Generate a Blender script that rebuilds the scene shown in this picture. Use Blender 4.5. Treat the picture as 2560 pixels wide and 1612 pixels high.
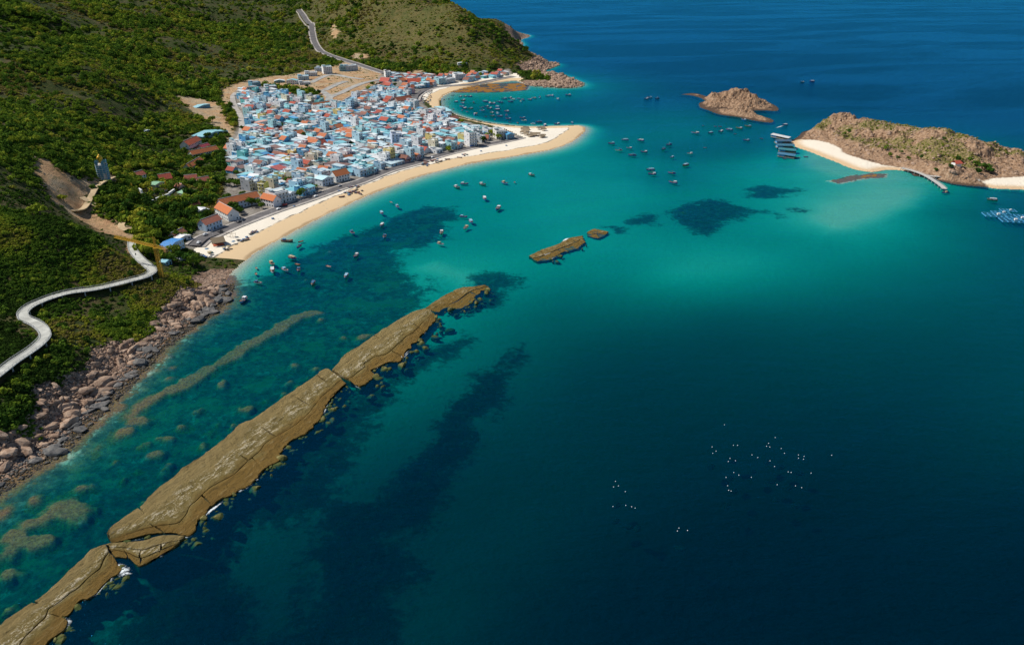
import bpy, math, random
import numpy as np
from math import radians, sin, cos, tan, pi

for o in list(bpy.data.objects): bpy.data.objects.remove(o)
SC = bpy.context.scene
COL = SC.collection
rng = np.random.default_rng(7)
random.seed(7)

# ------------------------------------------------------------------ camera, sky, sun, exposure
CAM_H = 200.0
PITCH = radians(25.5)
FN = 1850.0                                   # focal length in pixels of the 2560 px wide photograph
cam_d = bpy.data.cameras.new('camera')
cam_d.sensor_width = 36.0
cam_d.lens = 36.0 * FN / 2560.0
cam_d.clip_start = 1.0
cam_d.clip_end = 60000.0
cam = bpy.data.objects.new('camera', cam_d)
cam.location = (0, 0, CAM_H)
cam.rotation_euler = (pi / 2 - PITCH, 0, 0)
COL.objects.link(cam)
SC.camera = cam

SUN_EL, SUN_AZ = radians(48), radians(-77)     # azimuth from +Y, negative = towards -X
world = bpy.data.worlds.new('World'); SC.world = world
world.use_nodes = True
wn = world.node_tree.nodes; wl = world.node_tree.links
wn.clear()
sky = wn.new('ShaderNodeTexSky'); sky.sky_type = 'NISHITA'; sky.sun_disc = False
sky.sun_elevation = SUN_EL; sky.sun_rotation = SUN_AZ; sky.altitude = 200
sky.air_density = 1.0; sky.dust_density = 0.3; sky.ozone_density = 3.0
bg = wn.new('ShaderNodeBackground'); bg.inputs['Strength'].default_value = 0.075
wo = wn.new('ShaderNodeOutputWorld')
wl.new(sky.outputs[0], bg.inputs[0]); wl.new(bg.outputs[0], wo.inputs[0])

sun_d = bpy.data.lights.new('sun', 'SUN'); sun_d.energy = 4.8; sun_d.angle = radians(0.53)
sun_d.color = (1.0, 0.95, 0.86)
sun = bpy.data.objects.new('sun', sun_d); COL.objects.link(sun)
from mathutils import Vector, Matrix
SUN_DIR = Vector((sin(SUN_AZ) * cos(SUN_EL), cos(SUN_AZ) * cos(SUN_EL), sin(SUN_EL)))
sun.rotation_euler = (-SUN_DIR).to_track_quat('-Z', 'Y').to_euler()

SC.view_settings.view_transform = 'Standard'
SC.view_settings.look = 'None'
SC.view_settings.exposure = 0.0
SC.view_settings.gamma = 1.0
SC.view_settings.use_curve_mapping = False
SC.cycles.use_denoising = True
SC.cycles.use_adaptive_sampling = True
SC.cycles.adaptive_threshold = 0.015
SC.cycles.max_bounces = 5
SC.cycles.diffuse_bounces = 2
SC.cycles.glossy_bounces = 2
SC.cycles.transparent_max_bounces = 8
SC.cycles.sample_clamp_indirect = 4.0

# ------------------------------------------------------------------ reading places off the photograph
# each entry: offset and scale of an enlarged view of the photograph the points were read in
ZT = {0: (0, 0, 2560 / 2408), 1: (0, 0, 640 / 2408), 2: (640, 0, 800 / 2408), 3: (540, 160, 360 / 2099),
      4: (840, 160, 360 / 2099), 5: (440, 300, 460 / 2179), 6: (860, 180, 620 / 2408), 7: (1640, 180, 920 / 2408),
      8: (0, 360, 640 / 2408), 9: (0, 560, 640 / 2408), 10: (0, 860, 640 / 2408), 11: (0, 1210, 640 / 2408),
      12: (600, 560, 640 / 2408), 13: (600, 880, 640 / 2408), 14: (1200, 480, 900 / 2408),
      15: (1400, 1000, 800 / 2408), 16: (600, 1200, 800 / 2408)}

def ray(k, x, y):
    ox, oy, s = ZT[k]
    u = (ox + x * s - 1280.0) / FN; v = (oy + y * s - 806.0) / FN
    return u, cos(PITCH) - v * sin(PITCH), -sin(PITCH) - v * cos(PITCH)

def P(k, x, y, z=0.0, Y=None):
    d = ray(k, x, y)
    t = Y / d[1] if Y is not None else (z - CAM_H) / d[2]
    return (d[0] * t, d[1] * t, CAM_H + d[2] * t)

def PL(k, pts, z=0.0):
    return [P(k, a, b, z)[:2] for a, b in pts]

# ------------------------------------------------------------------ numeric helpers
_tab = rng.random((256, 256))
def vnoise(x, y):
    xi = np.floor(x).astype(np.int64); yi = np.floor(y).astype(np.int64)
    fx = x - xi; fy = y - yi
    fx = fx * fx * fx * (fx * (fx * 6 - 15) + 10); fy = fy * fy * fy * (fy * (fy * 6 - 15) + 10)
    a = _tab[xi & 255, yi & 255]; b = _tab[(xi + 1) & 255, yi & 255]
    c = _tab[xi & 255, (yi + 1) & 255]; d = _tab[(xi + 1) & 255, (yi + 1) & 255]
    return (a * (1 - fx) + b * fx) * (1 - fy) + (c * (1 - fx) + d * fx) * fy

def fbm(x, y, wl_, octv=4, gain=0.5):
    s = 0; a = 1.0; n = 0
    x = x / wl_ + 37.3; y = y / wl_ + 11.7
    for i in range(octv):
        s = s + a * (vnoise(x, y) - 0.5) * 2; n += a
        x, y = (0.8 * x - 0.6 * y) * 2.03 + 5.1, (0.6 * x + 0.8 * y) * 2.03 + 3.7
        a *= gain
    return s / n

def ridged(x, y, wl_, octv=4, gain=0.5):
    s = 0; a = 1.0; n = 0
    x = x / wl_ + 7.3; y = y / wl_ + 51.7
    for i in range(octv):
        s = s + a * (1 - np.abs(vnoise(x, y) - 0.5) * 2.6); n += a
        x, y = (0.8 * x - 0.6 * y) * 2.03 + 5.1, (0.6 * x + 0.8 * y) * 2.03 + 3.7
        a *= gain
    return s / n

def sstep(a, b, x):
    t = np.clip((x - a) / (b - a), 0, 1)
    return t * t * (3 - 2 * t)

def sd_poly(X, Y, poly, clip=60.0):
    """signed distance to a closed outline, positive inside, clipped"""
    poly = np.asarray(poly, float)
    out = np.full(X.shape, -clip)
    m = ((X > poly[:, 0].min() - clip) & (X < poly[:, 0].max() + clip) & (Y > poly[:, 1].min() - clip) & (Y < poly[:, 1].max() + clip))
    if not m.any(): return out
    x = X[m]; y = Y[m]
    d2 = np.full(x.shape, 1e18); ins = np.zeros(x.shape, bool)
    n = len(poly)
    for i in range(n):
        ax, ay = poly[i]; bx, by = poly[(i + 1) % n]
        ex, ey = bx - ax, by - ay
        l2 = ex * ex + ey * ey + 1e-9
        t = np.clip(((x - ax) * ex + (y - ay) * ey) / l2, 0, 1)
        d2 = np.minimum(d2, (x - ax - t * ex) ** 2 + (y - ay - t * ey) ** 2)
        c = ((ay > y) != (by > y)) & (x < ex * (y - ay) / (ey if abs(ey) > 1e-9 else 1e-9) + ax)
        ins ^= c
    d = np.sqrt(d2)
    out[m] = np.clip(np.where(ins, d, -d), -clip, clip)
    return out

def d_line(X, Y, line, clip=60.0):
    """distance to an open line, clipped"""
    line = np.asarray(line, float)
    out = np.full(X.shape, clip)
    m = ((X > line[:, 0].min() - clip) & (X < line[:, 0].max() + clip) & (Y > line[:, 1].min() - clip) & (Y < line[:, 1].max() + clip))
    if not m.any(): return out
    x = X[m]; y = Y[m]; d2 = np.full(x.shape, 1e18)
    for (ax, ay), (bx, by) in zip(line[:-1], line[1:]):
        ex, ey = bx - ax, by - ay
        t = np.clip(((x - ax) * ex + (y - ay) * ey) / (ex * ex + ey * ey + 1e-9), 0, 1)
        d2 = np.minimum(d2, (x - ax - t * ex) ** 2 + (y - ay - t * ey) ** 2)
    out[m] = np.minimum(np.sqrt(d2), clip)
    return out

def smooth_line(pts, step):
    """Catmull-Rom through pts, resampled at an even step"""
    p = np.asarray(pts, float)
    q = np.vstack([2 * p[0] - p[1], p, 2 * p[-1] - p[-2]])
    out = []
    for i in range(1, len(q) - 2):
        t = np.linspace(0, 1, 24, endpoint=False)[:, None]
        a, b, c, d = q[i - 1], q[i], q[i + 1], q[i + 2]
        out.append(0.5 * ((2 * b) + (-a + c) * t + (2 * a - 5 * b + 4 * c - d) * t ** 2 + (-a + 3 * b - 3 * c + d) * t ** 3))
    out.append(p[-1:]); o = np.vstack(out)
    s = np.r_[0, np.cumsum(np.linalg.norm(np.diff(o, axis=0), axis=1))]
    n = max(2, int(s[-1] / step) + 1)
    si = np.linspace(0, s[-1], n)
    return np.stack([np.interp(si, s, o[:, j]) for j in range(o.shape[1])], 1)

def LP(x, y): return np.asarray(x) / np.asarray(y), np.log(np.asarray(y))

class TPS:
    """thin-plate spline over (x/y, ln y)"""
    def __init__(s, pts, vals, smooth=1e-4):
        pts = np.asarray(pts, float); u, v = LP(pts[:, 0], pts[:, 1])
        s.c = np.stack([u, v], 1); n = len(u)
        r2 = ((s.c[:, None] - s.c[None]) ** 2).sum(2)
        K = r2 * np.log(r2 + 1e-12) * 0.5 + np.eye(n) * smooth
        Q = np.c_[np.ones(n), s.c]
        A = np.block([[K, Q], [Q.T, np.zeros((3, 3))]])
        s.w = np.linalg.lstsq(A, np.r_[np.asarray(vals, float), 0, 0, 0], rcond=None)[0]
    def __call__(s, x, y):
        sh = np.shape(x); u, v = LP(np.ravel(x), np.ravel(y)); out = np.empty(len(u))
        for i in range(0, len(u), 60000):
            a = u[i:i + 60000, None] - s.c[None, :, 0]; b = v[i:i + 60000, None] - s.c[None, :, 1]
            r2 = a * a + b * b
            out[i:i + 60000] = (r2 * np.log(r2 + 1e-12) * 0.5) @ s.w[:-3] + s.w[-3] + s.w[-2] * u[i:i + 60000] + s.w[-1] * v[i:i + 60000]
        return out.reshape(sh)

# ------------------------------------------------------------------ mesh helpers
class MB:
    """collects faces; build() links them as one mesh object"""
    def __init__(s): s.v = []; s.f = []; s.m = []
    def add(s, verts, faces, mi=0):
        b = len(s.v); s.v += [tuple(map(float, q)) for q in verts]
        s.f += [tuple(b + i for i in f) for f in faces]; s.m += [mi] * len(faces); return s
    def box(s, x0, x1, y0, y1, z0, z1, mi=0):
        return s.add([(x0, y0, z0), (x1, y0, z0), (x1, y1, z0), (x0, y1, z0), (x0, y0, z1), (x1, y0, z1), (x1, y1, z1), (x0, y1, z1)],
                     [(0, 3, 2, 1), (4, 5, 6, 7), (0, 1, 5, 4), (1, 2, 6, 5), (2, 3, 7, 6), (3, 0, 4, 7)], mi)
    def bar(s, a, b, r, mi=0, n=4, r2=None):
        a = Vector(a); b = Vector(b); d = (b - a).normalized(); r2 = r if r2 is None else r2
        u = d.cross(Vector((0, 0, 1)) if abs(d.z) < 0.95 else Vector((1, 0, 0))).normalized(); w = d.cross(u)
        vs = []
        for c, rr in ((a, r), (b, r2)):
            for i in range(n):
                t = 2 * pi * (i + 0.5) / n
                vs.append(c + u * cos(t) * rr + w * sin(t) * rr)
        fs = [(i, (i + 1) % n, n + (i + 1) % n, n + i) for i in range(n)] + [tuple(range(n))[::-1], tuple(range(n, 2 * n))]
        return s.add(vs, fs, mi)
    def lathe(s, prof, n=12, mi=0, c=(0, 0, 0)):
        vs = [(c[0] + r * cos(2 * pi * i / n), c[1] + r * sin(2 * pi * i / n), c[2] + z) for r, z in prof for i in range(n)]
        fs = [(k * n + i, k * n + (i + 1) % n, (k + 1) * n + (i + 1) % n, (k + 1) * n + i) for k in range(len(prof) - 1) for i in range(n)]
        fs += [tuple(range(n))[::-1], tuple((len(prof) - 1) * n + i for i in range(n))]
        return s.add(vs, fs, mi)
    def mesh(s, name, mats, smooth=False):
        me = bpy.data.meshes.new(name); me.from_pydata(s.v, [], s.f)
        for m in (mats if isinstance(mats, (list, tuple)) else [mats]): me.materials.append(m)
        me.polygons.foreach_set('material_index', s.m)
        if smooth: me.polygons.foreach_set('use_smooth', [True] * len(s.f))
        me.update(); return me
    def build(s, name, mats, parent=None, smooth=False, **kw):
        return link(name, s.mesh(name, mats, smooth), parent, **kw)

def link(name, me, parent=None, loc=(0, 0, 0), rz=0.0, scale=(1, 1, 1), color=None, **props):
    o = bpy.data.objects.new(name, me)
    COL.objects.link(o)
    o.location = loc; o.rotation_euler = (0, 0, rz); o.scale = scale
    if parent is not None: o.parent = parent
    if color is not None: o.color = (*color, 1)
    for k, v in props.items():
        if v is not None: o[k] = v
    return o

def thing(name, label, cat, loc=(0, 0, 0), rz=0.0, group=None, scale=(1, 1, 1)):
    return link(name, None, None, loc, rz, scale, label=label, category=cat, group=group)

def grid_mesh(name, V, nu, nv, mats, keep=None, smooth=True, attrs=None):
    """V: (nu*nv,3) points in rows of nv; keep: mask of quads"""
    i = np.arange(nu - 1)[:, None] * nv + np.arange(nv - 1)[None]
    q = np.stack([i, i + 1, i + nv + 1, i + nv], -1).reshape(-1, 4)
    if keep is not None: q = q[keep.ravel()]
    used = np.unique(q); idx = np.full(nu * nv, -1); idx[used] = np.arange(len(used))
    q = idx[q]; Vv = V[used]
    me = bpy.data.meshes.new(name)
    me.vertices.add(len(Vv)); me.vertices.foreach_set('co', Vv.astype(np.float32).ravel())
    me.loops.add(q.size); me.loops.foreach_set('vertex_index', q.astype(np.int32).ravel())
    me.polygons.add(len(q)); me.polygons.foreach_set('loop_start', np.arange(0, q.size, 4, dtype=np.int32))
    me.polygons.foreach_set('use_smooth', np.full(len(q), smooth))
    for k, a in (attrs or {}).items():
        at = me.attributes.new(k, 'FLOAT', 'POINT'); at.data.foreach_set('value', a.ravel()[used].astype(np.float32))
    for m in (mats if isinstance(mats, (list, tuple)) else [mats]): me.materials.append(m)
    me.update(calc_edges=True); me.validate()
    return me

ONES = 'first second third fourth fifth sixth seventh eighth ninth tenth eleventh twelfth thirteenth fourteenth fifteenth sixteenth seventeenth eighteenth nineteenth'.split()
TENS = {2: 'twent', 3: 'thirt', 4: 'fort', 5: 'fift', 6: 'sixt', 7: 'sevent', 8: 'eight', 9: 'ninet'}
def ordw(n):
    if n < 20: return ONES[n - 1]
    if n < 100: return TENS[n // 10] + ('ieth' if n % 10 == 0 else 'y-' + ONES[n % 10 - 1])
    h = {1: 'hundred', 2: 'two-hundred'}[n // 100]
    return h + ('th' if n % 100 == 0 else '-and-' + ordw(n % 100))

def pix_x(x, y, z=0.0):
    """column of a world point in the picture, to count things from left to right"""
    return x / (y * cos(PITCH) + (CAM_H - z) * sin(PITCH))

# ------------------------------------------------------------------ material helpers
class NT:
    def __init__(s, name):
        s.m = bpy.data.materials.new(name); s.m.use_nodes = True
        s.n = s.m.node_tree.nodes; s.l = s.m.node_tree.links; s.n.clear()
        s.out = s.n.new('ShaderNodeOutputMaterial')
    def node(s, t, **kw):
        n = s.n.new(t)
        for k, v in kw.items(): setattr(n, k, v)
        return n
    def set(s, sock, v):
        if isinstance(v, bpy.types.NodeSocket): s.l.new(v, sock)
        elif v is not None:
            if sock.type == 'RGBA' and len(v) == 3: v = (*v, 1)
            sock.default_value = v
    def coord(s, kind='Object', scale=None):
        c = s.node('ShaderNodeTexCoord').outputs[kind]
        if scale is not None:
            mp = s.node('ShaderNodeMapping'); s.set(mp.inputs['Vector'], c); mp.inputs['Scale'].default_value = scale; c = mp.outputs[0]
        return c
    def pos(s, scale=None, rotz=0.0):
        c = s.node('ShaderNodeNewGeometry').outputs['Position']
        if scale is not None:
            mp = s.node('ShaderNodeMapping'); s.set(mp.inputs['Vector'], c); mp.inputs['Rotation'].default_value = (0, 0, rotz)
            m2 = s.node('ShaderNodeMapping'); s.set(m2.inputs['Vector'], mp.outputs[0]); m2.inputs['Scale'].default_value = scale; c = m2.outputs[0]
        return c
    def noise(s, vec, scale, detail=4.0, rough=0.55, dist=0.0, out='Fac'):
        n = s.node('ShaderNodeTexNoise'); s.set(n.inputs['Vector'], vec)
        n.inputs['Scale'].default_value = scale; n.inputs['Detail'].default_value = detail
        n.inputs['Roughness'].default_value = rough; n.inputs['Distortion'].default_value = dist
        return n.outputs[out]
    def voro(s, vec, scale, feature='F1', out='Distance'):
        n = s.node('ShaderNodeTexVoronoi', feature=feature); s.set(n.inputs['Vector'], vec); n.inputs['Scale'].default_value = scale
        return n.outputs[out]
    def math(s, op, a, b=None, c=None, clamp=False):
        n = s.node('ShaderNodeMath', operation=op, use_clamp=clamp)
        for i, v in enumerate((a, b, c)):
            if v is not None: s.set(n.inputs[i], v)
        return n.outputs[0]
    def step(s, v, a, b):
        n = s.node('ShaderNodeMapRange', interpolation_type='SMOOTHSTEP'); s.set(n.inputs[0], v)
        n.inputs[1].default_value = a; n.inputs[2].default_value = b; return n.outputs[0]
    def mix(s, f, a, b, blend='MIX'):
        n = s.node('ShaderNodeMix', data_type='RGBA', blend_type=blend)
        s.set(n.inputs[0], f); s.set(n.inputs[6], a); s.set(n.inputs[7], b); return n.outputs[2]
    def attr(s, name, kind='GEOMETRY', out='Fac'):
        return s.node('ShaderNodeAttribute', attribute_name=name, attribute_type=kind).outputs[out]
    def ramp(s, f, stops):
        n = s.node('ShaderNodeValToRGB'); s.set(n.inputs[0], f); e = n.color_ramp.elements
        while len(e) < len(stops): e.new(0.5)
        for q, (p_, c) in zip(e, stops): q.position = p_; q.color = (*c, 1)
        return n.outputs[0]
    def bump(s, h, strength=0.5, dist=1.0):
        n = s.node('ShaderNodeBump'); n.inputs['Strength'].default_value = strength; n.inputs['Distance'].default_value = dist
        s.set(n.inputs['Height'], h); return n.outputs[0]
    def bsdf(s, color, rough=0.9, normal=None, spec=0.3, metal=0.0, **kw):
        b = s.node('ShaderNodeBsdfPrincipled'); s.set(b.inputs['Base Color'], color); s.set(b.inputs['Roughness'], rough)
        b.inputs['Specular IOR Level'].default_value = spec; b.inputs['Metallic'].default_value = metal
        if normal is not None: s.set(b.inputs['Normal'], normal)
        s.l.new(b.outputs[0], s.out.inputs[0]); return s.m

def plain(name, color, rough=0.7, var=0.15, scale=1.5, spec=0.3, metal=0.0):
    t = NT(name); n = t.noise(t.coord(), scale, 5)
    lo = tuple(c * (1 - var) for c in color); hi = tuple(min(1, c * (1 + var)) for c in color)
    return t.bsdf(t.mix(n, lo, hi), rough, spec=spec, metal=metal)

def tinted(name, rough=0.7, var=0.18, scale=0.35, stripes=None, spec=0.3):
    """takes the object's own colour, weathered"""
    t = NT(name); oi = t.node('ShaderNodeObjectInfo'); c = t.coord()
    n = t.noise(c, scale, 6, 0.65)
    col = t.mix(t.math('MULTIPLY', t.step(n, 0.45, 0.75), var * 2), oi.outputs['Color'], (0.22, 0.2, 0.17))
    nor = None
    if stripes:
        w = t.node('ShaderNodeTexWave', wave_type='BANDS', bands_direction=stripes[0]); t.set(w.inputs['Vector'], c); w.inputs['Scale'].default_value = stripes[1]
        nor = t.bump(w.outputs['Fac'], 0.6, 0.08)
    return t.bsdf(col, rough, nor, spec)
# ------------------------------------------------------------------ coastline of the mainland
ROCK_SHORE = PL(0, [(-520, 1460), (-160, 1250), (0, 1140), (60, 1103), (130, 1058), (180, 1008), (230, 960), (285, 905), (330, 858), (385, 805), (440, 765), (495, 728), (522, 704), (530, 672)])
BEACH_EDGE = PL(0, [(540, 645), (600, 595), (660, 561), (720, 529), (800, 489), (900, 446), (1000, 411), (1100, 386), (1200, 369), (1290, 353), (1340, 336), (1365, 318), (1376, 304), (1362, 296), (1320, 297)])
COVE_EDGE = PL(0, [(1240, 298), (1180, 293), (1130, 286), (1080, 273), (1045, 257), (1034, 243), (1040, 228), (1065, 215), (1100, 205), (1133, 198), (1180, 193), (1215, 190)])
HEAD_EDGE = PL(0, [(1240, 199), (1274, 203), (1321, 206), (1352, 205), (1363, 197), (1330, 182), (1300, 173), (1268, 167), (1290, 161), (1308, 151), (1286, 147), (1262, 140)])
BACK_EDGE = [(20, 2010), (0, 2150), (30, 2300)] + PL(0, [(1224, 94), (1243, 87)]) + [(40, 2720), (-120, 3100), (-420, 3800), (-900, 5200), (-1500, 9000)]
COAST = smooth_line(ROCK_SHORE + BEACH_EDGE + COVE_EDGE + HEAD_EDGE + BACK_EDGE, 12.0)
COAST = [tuple(c) for c in COAST]
LAND = COAST + [(-9000, 9000), (-9000, 60), (-700, 60)]

# ------------------------------------------------------------------ height of the land
HP = []
def hp(k, x, y, z=None, Y=None):
    HP.append(P(k, x, y, z) if Y is None else P(k, x, y, Y=Y))
def hw(x, Y, z):                                # column of the picture, distance, height
    u = (x * ZT[0][2] - 1280) / FN
    HP.append((u * (Y * cos(PITCH) + (CAM_H - z) * sin(PITCH)), Y, z))
for x, rows in {
    -300: [(900, 300), (700, 390), (520, 445), (400, 540), (320, 660), (230, 850), (90, 1100), (0, 1450), (-50, 1900)],
    0: [(700, 405), (600, 430), (515, 455), (480, 497), (400, 560), (325, 660), (262, 800), (170, 930), (92, 1080), (62, 1300), (0, 1600), (-40, 2000)],
    150: [(660, 428), (620, 440), (570, 452), (527, 470), (430, 610), (370, 660), (300, 780), (230, 900), (165, 1000), (135, 1050), (112, 1350), (40, 1700), (0, 2000), (-30, 2400)],
    250: [(630, 452), (577, 468), (375, 745), (300, 850), (230, 960), (178, 1040), (152, 1300), (90, 1550), (40, 1800), (0, 2200)],
    345: [(627, 475), (330, 900), (260, 1020), (212, 1110), (192, 1300), (130, 1500), (70, 1750), (20, 2100), (0, 2300)],
    450: [(276, 1046), (150, 1550), (100, 1800), (50, 2100), (10, 2400), (-20, 2800)],
    600: [(160, 1600), (120, 1800), (80, 2100), (40, 2400), (14, 2700), (-8, 3300)],
    700: [(120, 1850), (80, 2150), (50, 2400), (0, 3500), (-20, 4300)],
    850: [(120, 1850), (80, 1980), (40, 2100), (0, 2200), (-40, 2350)],
    950: [(120, 1780), (80, 1880), (40, 1980), (0, 2080), (-30, 2180)],
    1050: [(130, 1700), (80, 1800), (40, 1880), (5, 1960)],
    1150: [(130, 1700), (100, 1760), (64, 1840)],
    1220: [(133, 1760), (105, 1830)],
    1240: [(118, 1860)]}.items():
    for y, Y in rows: hp(0, x, y, Y=Y)
for x, y, z in [(600, 300, 6), (700, 250, 8), (850, 230, 9), (950, 230, 8), (800, 350, 4), (900, 300, 5), (1000, 300, 4), (1100, 310, 4), (650, 430, 4),
                (560, 470, 4), (480, 540, 4), (1000, 200, 6), (1100, 183, 6), (900, 185, 11), (800, 190, 13), (700, 190, 14), (400, 450, 8), (330, 450, 12),
                (420, 520, 6), (385, 600, 8), (450, 650, 4), (500, 540, 3.5), (640, 480, 3.5), (820, 415, 3.5), (1000, 368, 3.5), (1150, 335, 3.5),
                (450, 420, 6), (450, 350, 8), (450, 300, 12), (450, 245, 14), (520, 230, 13), (450, 200, 20), (600, 190, 14), (700, 150, 16), (760, 120, 22),
                (740, 90, 38), (715, 60, 52), (850, 150, 14), (950, 165, 10), (1050, 166, 8), (1150, 170, 6), (1200, 165, 7), (345, 565, 9), (345, 480, 8),
                (345, 400, 10), (250, 540, 14), (200, 512, 16), (250, 500, 17), (265, 428, 24), (240, 425, 25), (190, 480, 22), (150, 500, 30)]: hp(0, x, y, z)
for x, Y, z in [(1050, 2150, 112), (1050, 2500, 45), (1150, 2000, 62), (1150, 2250, 48), (1152, 2500, 64), (1200, 2490, 40), (1230, 2500, 20), (900, 2700, 150), (980, 2450, 130), (1240, 2050, 16), (800, 2800, 130), (1100, 2800, 30)]: hw(x, Y, z)
DECK = [((0, 1390), 22), ((130, 1290), 22), ((280, 1190), 22), ((370, 1120), 22), ((425, 1050), 22), ((400, 985), 22), ((330, 930), 22), ((230, 885), 22), ((215, 835), 22), ((280, 772), 21.5), ((400, 717), 21), ((550, 664), 21),
        ((700, 632), 20.5), ((900, 605), 20), ((1100, 560), 19.5), ((1250, 522), 19), ((1370, 488), 18.5), ((1435, 440), 18), ((1400, 400), 17.5), ((1340, 350), 17), ((1290, 300), 16.5), ((1250, 245), 16), ((1240, 200), 15.5), ((1240, 160), 15)]
DECK3 = np.array([P(9, a, b, z) for (a, b), z in DECK])
DECK3 = np.vstack([DECK3[0] + (DECK3[0] - DECK3[1]) * 2.5 * np.array([1, 1, 0]), DECK3])
DECKL = smooth_line(DECK3, 1.5)
for q in DECKL[::14]: HP.append((q[0], q[1], q[2] - 2.2))
for q in COAST[::3]:
    if q[1] < 2900: HP.append((q[0], q[1], 0.0))
HP = np.array(HP)
hill = TPS(HP[:, :2], HP[:, 2], 2e-4)

# ------------------------------------------------------------------ depth of the sea (metres, as it reads from above)
DP = [(100, 1250, 2.2), (300, 1100, 2.4), (450, 900, 2.8), (600, 800, 2.8), (700, 700, 3.4), (800, 620, 3.6), (900, 550, 3.8), (250, 1050, 1.8), (500, 1000, 2.4), (700, 850, 2.6), (850, 760, 2.4), (0, 1350, 2.2), (-200, 1450, 3),
      (1050, 640, 1.8), (1100, 625, 1.9), (1000, 600, 2.6), (1200, 560, 3.4), (1150, 470, 3.4), (1300, 450, 2.8), (1400, 480, 2.6), (1500, 430, 3.4), (1250, 400, 2.4), (1350, 400, 3.4), (1300, 520, 2.6), (1400, 560, 2.6), (1500, 620, 3.3),
      (1600, 640, 2.2), (1750, 620, 2.2), (1850, 560, 3.4), (1700, 500, 4.4), (1600, 520, 4.6), (1750, 400, 3.2), (1850, 430, 2.4), (1900, 400, 1.4), (1950, 385, 0.3), (2000, 405, 0.35), (2050, 425, 0.4), (2000, 492, 0.25), (2070, 470, 0.3), (1955, 515, 0.4), (2035, 485, 0.25), (1930, 500, 0.7), (2105, 452, 0.35), (1975, 440, 0.9), (2080, 510, 1.6), (1930, 545, 2.2), (2110, 540, 3), (2200, 490, 5.5),
      (2300, 520, 8), (2250, 620, 8), (2000, 620, 5), (1900, 700, 8), (1700, 720, 9), (1500, 720, 8), (1350, 680, 6), (1250, 700, 6), (1250, 800, 9), (1400, 850, 13), (1700, 850, 14), (2000, 850, 14), (2300, 800, 13),
      (2400, 650, 11), (2400, 1000, 15), (2000, 1050, 19), (1600, 1050, 17), (1300, 1000, 14), (1100, 900, 9), (1000, 1000, 11), (900, 1100, 13), (1150, 1100, 14), (1300, 1200, 15), (1600, 1300, 25), (2000, 1300, 27), (2300, 1300, 25),
      (1000, 1250, 14), (1100, 1400, 14), (800, 1300, 14), (650, 1300, 13), (600, 1250, 12), (500, 1400, 15), (400, 1500, 13), (800, 1500, 14), (1200, 1500, 20), (1800, 1500, 32), (2400, 1500, 32), (2700, 1200, 28), (300, 1700, 14), (1500, 1800, 34), (2900, 900, 14),
      (1150, 260, 9), (1250, 260, 11), (1600, 360, 9), (1500, 360, 7), (1700, 350, 9), (1550, 420, 6), (1760, 345, 9), (1350, 240, 11), (1450, 260, 11), (1450, 320, 7), (1100, 226, 1.6), (1200, 207, 0.7), (1300, 215, 3), (1500, 220, 15), (1600, 300, 8), (1500, 380, 4.6), (1700, 320, 8), (1800, 320, 9), (1650, 250, 13), (1900, 250, 22), (2200, 250, 28),
      (1500, 120, 30), (1400, 150, 24), (2000, 120, 40), (1320, 60, 40), (1800, 20, 45), (2400, 200, 34), (2400, 60, 45), (1380, 340, 4.5), (1850, 320, 9), (2700, 400, 30), (1900, 345, 5)]
DPp = np.array([P(0, a, b)[:2] + (d,) for a, b, d in DP])
deep = TPS(DPp[:, :2], np.sqrt(DPp[:, 2]), 3e-4)

# brown heads of coral and rubble that come close to the surface: (view, x, y, half width, half height)
HEADS = [(11, 600, 240, 230, 130), (11, 330, 150, 80, 55), (11, 290, 350, 95, 50), (11, 350, 520, 190, 75), (11, 120, 480, 110, 70), (11, 60, 640, 110, 110), (11, 70, 810, 90, 60), (11, 30, 270, 45, 60),
         (11, 770, 25, 70, 22), (11, 90, 1150, 60, 55), (11, 1360, 145, 40, 18), (11, 630, 740, 25, 18), (10, 1280, 700, 150, 70), (10, 1100, 840, 80, 75), (10, 1200, 810, 60, 50), (10, 920, 960, 35, 50), (10, 1880, 600, 45, 38), (10, 2310, 590, 70, 40),
         (10, 1720, 770, 85, 40), (10, 1970, 800, 65, 32), (10, 2040, 825, 28, 20), (10, 2080, 355, 40, 40), (10, 2180, 750, 32, 28), (10, 1560, 870, 70, 28), (10, 1440, 1030, 80, 35), (10, 1340, 940, 60, 35), (10, 880, 1060, 28, 22), (10, 1075, 1090, 38, 28), (10, 1280, 1170, 32, 25), (10, 1160, 1235, 28, 30),
         (10, 320, 1300, 28, 26), (10, 1270, 1290, 35, 28), (10, 1530, 1150, 28, 32), (10, 2050, 725, 30, 22), (10, 1900, 930, 55, 40), (12, 755, 890, 45, 22), (12, 1165, 1045, 80, 36), (12, 975, 1058, 36, 14), (12, 500, 1322, 28, 13), (12, 640, 1420, 32, 18), (12, 710, 1345, 22, 14), (12, 940, 1272, 26, 12),
         (12, 970, 1225, 18, 16), (12, 1045, 1165, 18, 14), (12, 470, 1465, 32, 16), (12, 620, 512, 18, 11), (12, 885, 188, 18, 9), (12, 997, 180, 18, 9), (12, 845, 250, 16, 7), (13, 420, 378, 35, 20), (13, 60, 510, 65, 42), (13, 235, 430, 30, 20), (13, 215, 540, 20, 16), (13, 540, 310, 34, 18), (10, 1630, 215, 32, 18), (10, 1595, 310, 24, 14), (10, 1120, 600, 70, 45)]
PEBBLE = smooth_line(PL(12, [(705, 815), (620, 845), (430, 925), (210, 1060), (0, 1175)]) + PL(10, [(2080, 165), (1900, 275), (1700, 380), (1500, 470), (1350, 555), (1240, 660)]), 3.0)

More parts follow.
